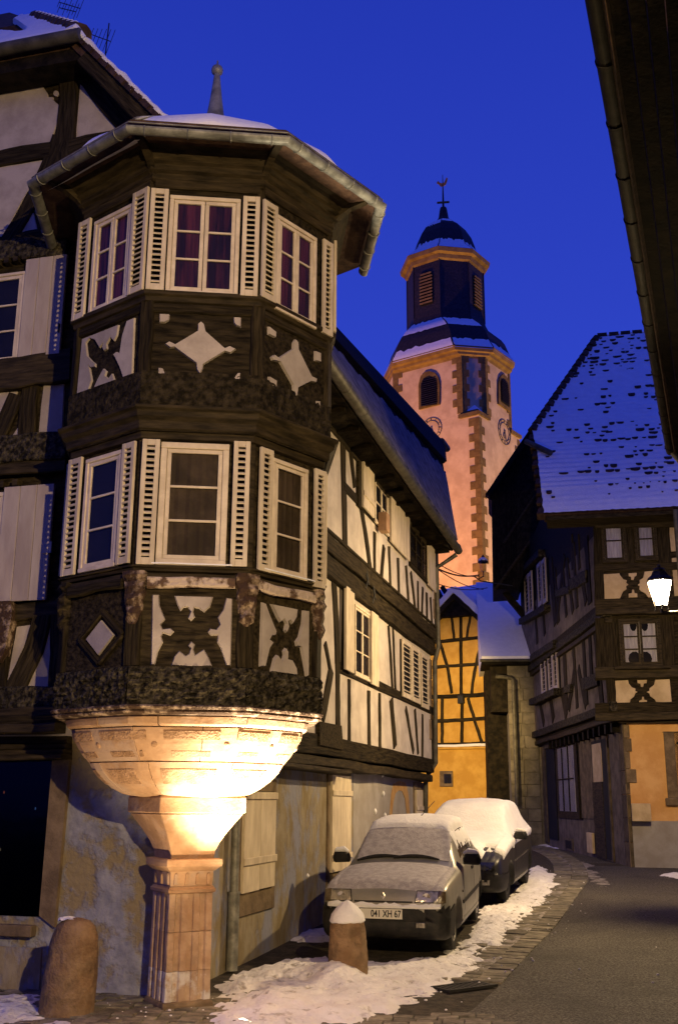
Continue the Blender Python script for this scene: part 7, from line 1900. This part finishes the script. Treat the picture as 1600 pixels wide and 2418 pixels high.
# bumper snow roll
mb = MB(); rs = []
for i in range(41):
    x = -.70 + 1.40 * i / 40; y = -.795 + .22 * abs(x) ** 3 + .03; h = .038 + .036 * noise.noise(Vector((x * 6, 3, 0))) + .028 * noise.noise(Vector((x * 17, 1, 0)))
    hit = bvh.ray_cast(Vector((x, -3, .575)), Vector((0, 1, 0))); y = hit[0].y if hit[0] is not None else y
    rs.append([Vector((x, y + .05, .542)), Vector((x, y - .028, .545)), Vector((x, y - .036, .550 + h * .5)), Vector((x, y - .01, .555 + h)), Vector((x, y + .06, .55 + h * .9))])
mb.rings(rs); o = link('bumper_snow', mb, M['snow'], clio, smooth=True, local=True); o['kind'] = 'stuff'
decal('grille_slot', bvh, [(-.36, .600), (.36, .600), (.36, .618), (-.36, .618)], M['ink'], clio, .005)
for sx in (-1, 1):
    decal('headlight_rim', bvh, [(sx * .385, .605), (sx * .665, .602), (sx * .672, .722), (sx * .408, .728)], M['plastic'], clio, .008)
    hl = decal('headlight', bvh, [(sx * .397, .613), (sx * .657, .611), (sx * .662, .713), (sx * .416, .718)], M['lamp_glass'], clio, .016)
    h_ = bvh.ray_cast(Vector((sx * .53, -3, .66)), Vector((0, 1, 0)))[0]
    mb = MB(); mb.rings([[Vector((h_.x + r_ * math.cos(2 * math.pi * k / 14), h_.y - dy, .663 + r_ * math.sin(2 * math.pi * k / 14))) for k in range(14)] for r_, dy in ((.047, .012), (.047, .022), (.036, .020), (.012, .015))]); link('reflector', mb, M['chrome'], hl, smooth=True, local=True)
    decal('indicator', bvh, [(sx * .662, .598), (sx * .745, .60), (sx * .745, .71), (sx * .668, .724)], M['amber'], clio, .014)
    h_ = bvh.ray_cast(Vector((sx * .46, -3, .37)), Vector((0, 1, 0)))[0]
    mb = MB(); mb.box((sx * .46 - .065, h_.y - .024, .335), (sx * .46 + .065, h_.y + .02, .41)); fg = link('fog_lamp', mb, M['plastic'], clio, bevel=.006, local=True)
    mb = MB(); mb.box((sx * .46 - .054, h_.y - .03, .345), (sx * .46 + .054, h_.y - .02, .40)); link('lens', mb, M['lamp_glass'], fg, bevel=.004, local=True)
    for ay in (0, 2.47): wheel(clio, sx * .745, ay, .275, .17, 'hub')
    mirror(clio, sx * .80, .72, .955, 'plastic', sx)
    decal('door_moulding', bvh, [(.40, .47), (2.1, .49), (2.1, .53), (.40, .51)], M['plastic'], clio, .014, (-sx, 0, 0), sx * 3, 10)
    decal('door_gap', bvh, [(.56, .30), (.568, .30), (.62, .88), (.612, .88)], M['ink'], clio, .002, (-sx, 0, 0), sx * 3, 6)
    decal('door_gap', bvh, [(1.64, .30), (1.648, .30), (1.70, .90), (1.692, .90)], M['ink'], clio, .002, (-sx, 0, 0), sx * 3, 6)
    decal('door_handle', bvh, [(1.42, .78), (1.58, .785), (1.58, .82), (1.42, .815)], M['plastic'], clio, .016, (-sx, 0, 0), sx * 3, 3)
    decal('window_pillar', bvh, [(1.70, .97), (1.76, .97), (1.70, 1.27), (1.65, 1.27)], M['plastic'], clio, .008, (-sx, 0, 0), sx * 3, 5)
    decal('sill_strip', bvh, [(.36, .27), (2.1, .27), (2.1, .30), (.36, .30)], M['silver'], clio, .012, (-sx, 0, 0), sx * 3, 10)
    decal('repeater', bvh, [(.40, .60), (.44, .60), (.44, .625), (.40, .625)], M['amber'], clio, .01, (-sx, 0, 0), sx * 3, 2)
    # wipers: dark arms frozen to the foot of the screen
for x0, x1, dz in ((-.62, .02, .03), (-.12, .50, .02)):
    pts = []
    for i in range(9):
        t = i / 8; x = x0 + (x1 - x0) * t; y = .485 + .03 * math.sin(math.pi * t) + .012 * t
        hit = bvh.ray_cast(Vector((x, y, 3)), Vector((0, 0, -1))); pts.append(hit[0] + Vector((0, -.01, .012)))
    mb = MB(); mb.tube(pts, [.012, .02, .024, .026, .026, .024, .02, .016, .008], 6); link('wiper', mb, M['plastic'], clio, local=True)
# rim of the windscreen, emblem, plate
def lozenge(cx, cy, cz, w, h, t, name, mat):
    mb = MB(); o_ = [(0, h), (w, 0), (0, -h), (-w, 0)]; i_ = [(a * t, b * t) for a, b in o_]
    mb.rings([[Vector((cx + a, cy + dy, cz + b)) for a, b in L_] for L_, dy in ((o_, 0), (o_, -.012), (i_, -.016), (i_, 0))], False, False)
    return link(name, mb, M[mat], clio, local=True)
hit = bvh.ray_cast(Vector((0, -3, .675)), Vector((0, 1, 0)))
lozenge(0, hit[0].y - .002, .675, .030, .044, .45, 'emblem', 'chrome')
hit = bvh.ray_cast(Vector((0, -3, .48)), Vector((0, 1, 0))); py = hit[0].y
mb = MB(); mb.box((-.28, py - .032, .43), (.24, py - .022, .537)); pl_ = link('number_plate', mb, M['plate'], clio, bevel=.003, local=True)
mb = MB(); mb.box((-.285, py - .024, .425), (.245, py + .02, .542)); link('plate_frame', mb, M['plastic'], pl_, local=True)
def text(s, size, parent, mat, mw, name='lettering', ex=.0015, sx=1.0):
    cu = bpy.data.curves.new(name, 'FONT'); cu.body = s; cu.size = size; cu.extrude = ex; cu.align_x = 'RIGHT'; cu.align_y = 'CENTER'; cu.offset = .0022
    tmp = bpy.data.objects.new('tmp', cu); COL.objects.link(tmp); bpy.context.view_layer.update()
    me = bpy.data.meshes.new_from_object(tmp.evaluated_get(bpy.context.evaluated_depsgraph_get())); bpy.data.objects.remove(tmp)
    me.transform(Matrix.Diagonal((sx, 1, 1, 1))); me.materials.clear(); me.materials.append(mat)
    o = bpy.data.objects.new(name, me); COL.objects.link(o); o.parent = parent; o.matrix_local = mw; return o
text('041 XH 67', .103, pl_, M['ink'], Matrix.Translation((.225, py - .0335, .4835)) @ Matrix.Rotation(R(90), 4, 'X'), sx=.80)
mb = MB(); mb.tube([Vector((.05, 1.32, 1.38)), Vector((.22, 1.95, 1.62))], .005, 5); link('aerial', mb, M['iron'], clio, local=True)
bm.free()

# ---- the dark car behind, buried in snow -----------------------------------------
st2 = [(-.90, .55, .32, .50, .54, .42), (-.87, .70, .26, .60, .65, .52), (-.80, .78, .23, .69, .74, .58), (-.68, .82, .21, .76, .82, .62), (-.4, .845, .20, .84, .90, .66), (.0, .855, .20, .90, .965, .68), (.25, .86, .20, .935, 1.01, .68), (.38, .86, .20, .945, 1.06, .68),
       (.62, .86, .20, .955, 1.22, .64), (.92, .86, .20, .965, 1.40, .59), (1.15, .86, .20, .97, 1.475, .57), (1.5, .86, .20, .975, 1.51, .565), (2.0, .86, .20, .98, 1.515, .56), (2.5, .855, .21, .985, 1.48, .55), (2.85, .84, .22, .98, 1.36, .55), (3.1, .82, .25, .96, 1.10, .57), (3.2, .76, .3, .85, .9, .55), (3.22, .6, .36, .7, .74, .45)]
c2 = gpx(1208, 2128); loc2 = Vector((c2.x, c2.y, 0)) - e1c * .775; loc2.z = ground_z(loc2.y) + .01
dark, bm, bvh, itp = car('dark_hatchback', 'dark car buried under thick snow, parked behind the silver hatchback', 'parked cars', loc2, RZ, st2, 2.55, .30, .775, 'navy', 1, 9)
slope = math.atan2(ground_z(loc2.y + 2.4) - ground_z(loc2.y), 2.4)
RZ2 = R(-17); dark.rotation_euler = (slope, 0, RZ2); dark.scale = (.92, .95, .92)
def kd(c_, n):
    if c_.y < -.3 and c_.z < .50: return 'bumper'
    if abs(n.x) > .55 and 1.04 < c_.z < 1.41 and .95 + (c_.z - 1.04) * 1.0 < c_.y < 2.75 - (c_.z - 1.0) * .3: return 'glassL' if c_.x < 0 else 'glassR'
    return 'body'
d = split(bm, kd)
faces_obj('body', d['body'], M['navy'], dark); faces_obj('bumper', d['bumper'], M['plastic'], dark, .012)
for k in ('glassL', 'glassR'): faces_obj('side_window', d[k], M['car_glass'], dark, .003)
def msk(c_, n):
    if c_.y < -.62 and c_.z < .70: return -1
    if n.z < .12 and abs(n.x) > .75:      # flank: hangs down only near the top
        lim = 1.04 + .10 * nz(Vector((0, c_.y * 2.2, 0)), 1, 5) + .06 * nz(Vector((0, c_.y * 9, 0)), 1, 2)
        return 1 if (c_.z > lim and c_.y > .5) or (c_.z > .86 + .1 * nz(Vector((0, c_.y * 5, 0)), 1, 8) and c_.y < .55) else -1
    if c_.x > .50 and c_.y < -.42 and nz(c_, 5, 6) > -.12 + (c_.y + .42) * .9: return -1
    if c_.z > .74 + .03 * nz(c_, 5): return min(1, max(.3, n.z * 1.4 + .2))
    return -1
o = snow_shell('snow_cover', bm, msk, .075, dark, M['snow'], 12)
for sx in (-1, 1):
    for ay in (0, 2.55): wheel(dark, sx * .785, ay, .30, .18, 'plastic')
    mirror(dark, sx * .85, .62, 1.03, 'plastic', sx)
    decal('headlight', bvh, [(sx * .42, .57), (sx * .70, .57), (sx * .70, .69), (sx * .44, .69)], M['car_glass'], dark, .012)
    decal('fog_lamp', bvh, [(sx * .50, .34), (sx * .62, .34), (sx * .62, .42), (sx * .50, .42)], M['lamp_glass'], dark, .02)
    decal('door_moulding', bvh, [(.45, .60), (2.3, .64), (2.3, .665), (.45, .625)], M['chrome'], dark, .012, (-sx, 0, 0), sx * 3, 10)
    decal('sill_strip', bvh, [(.42, .27), (2.15, .27), (2.15, .30), (.42, .30)], M['hub'], dark, .014, (-sx, 0, 0), sx * 3, 10)
    decal('door_gap', bvh, [(.56, .32), (.568, .32), (.62, .94), (.612, .94)], M['ink'], dark, .002, (-sx, 0, 0), sx * 3, 6)
decal('nose_panel', bvh, [(-.42, .50), (.42, .50), (.42, .66), (-.42, .66)], M['silver'], dark, .008)
mb = MB(); hit = bvh.ray_cast(Vector((-.5, .40, 3)), Vector((0, 0, -1))); mb.tube([hit[0] + Vector((.0, -.08, .02)), hit[0] + Vector((.3, -.05, .10))], [.014, .006], 5); link('wiper', mb, M['plastic'], dark, local=True)
bm.free()
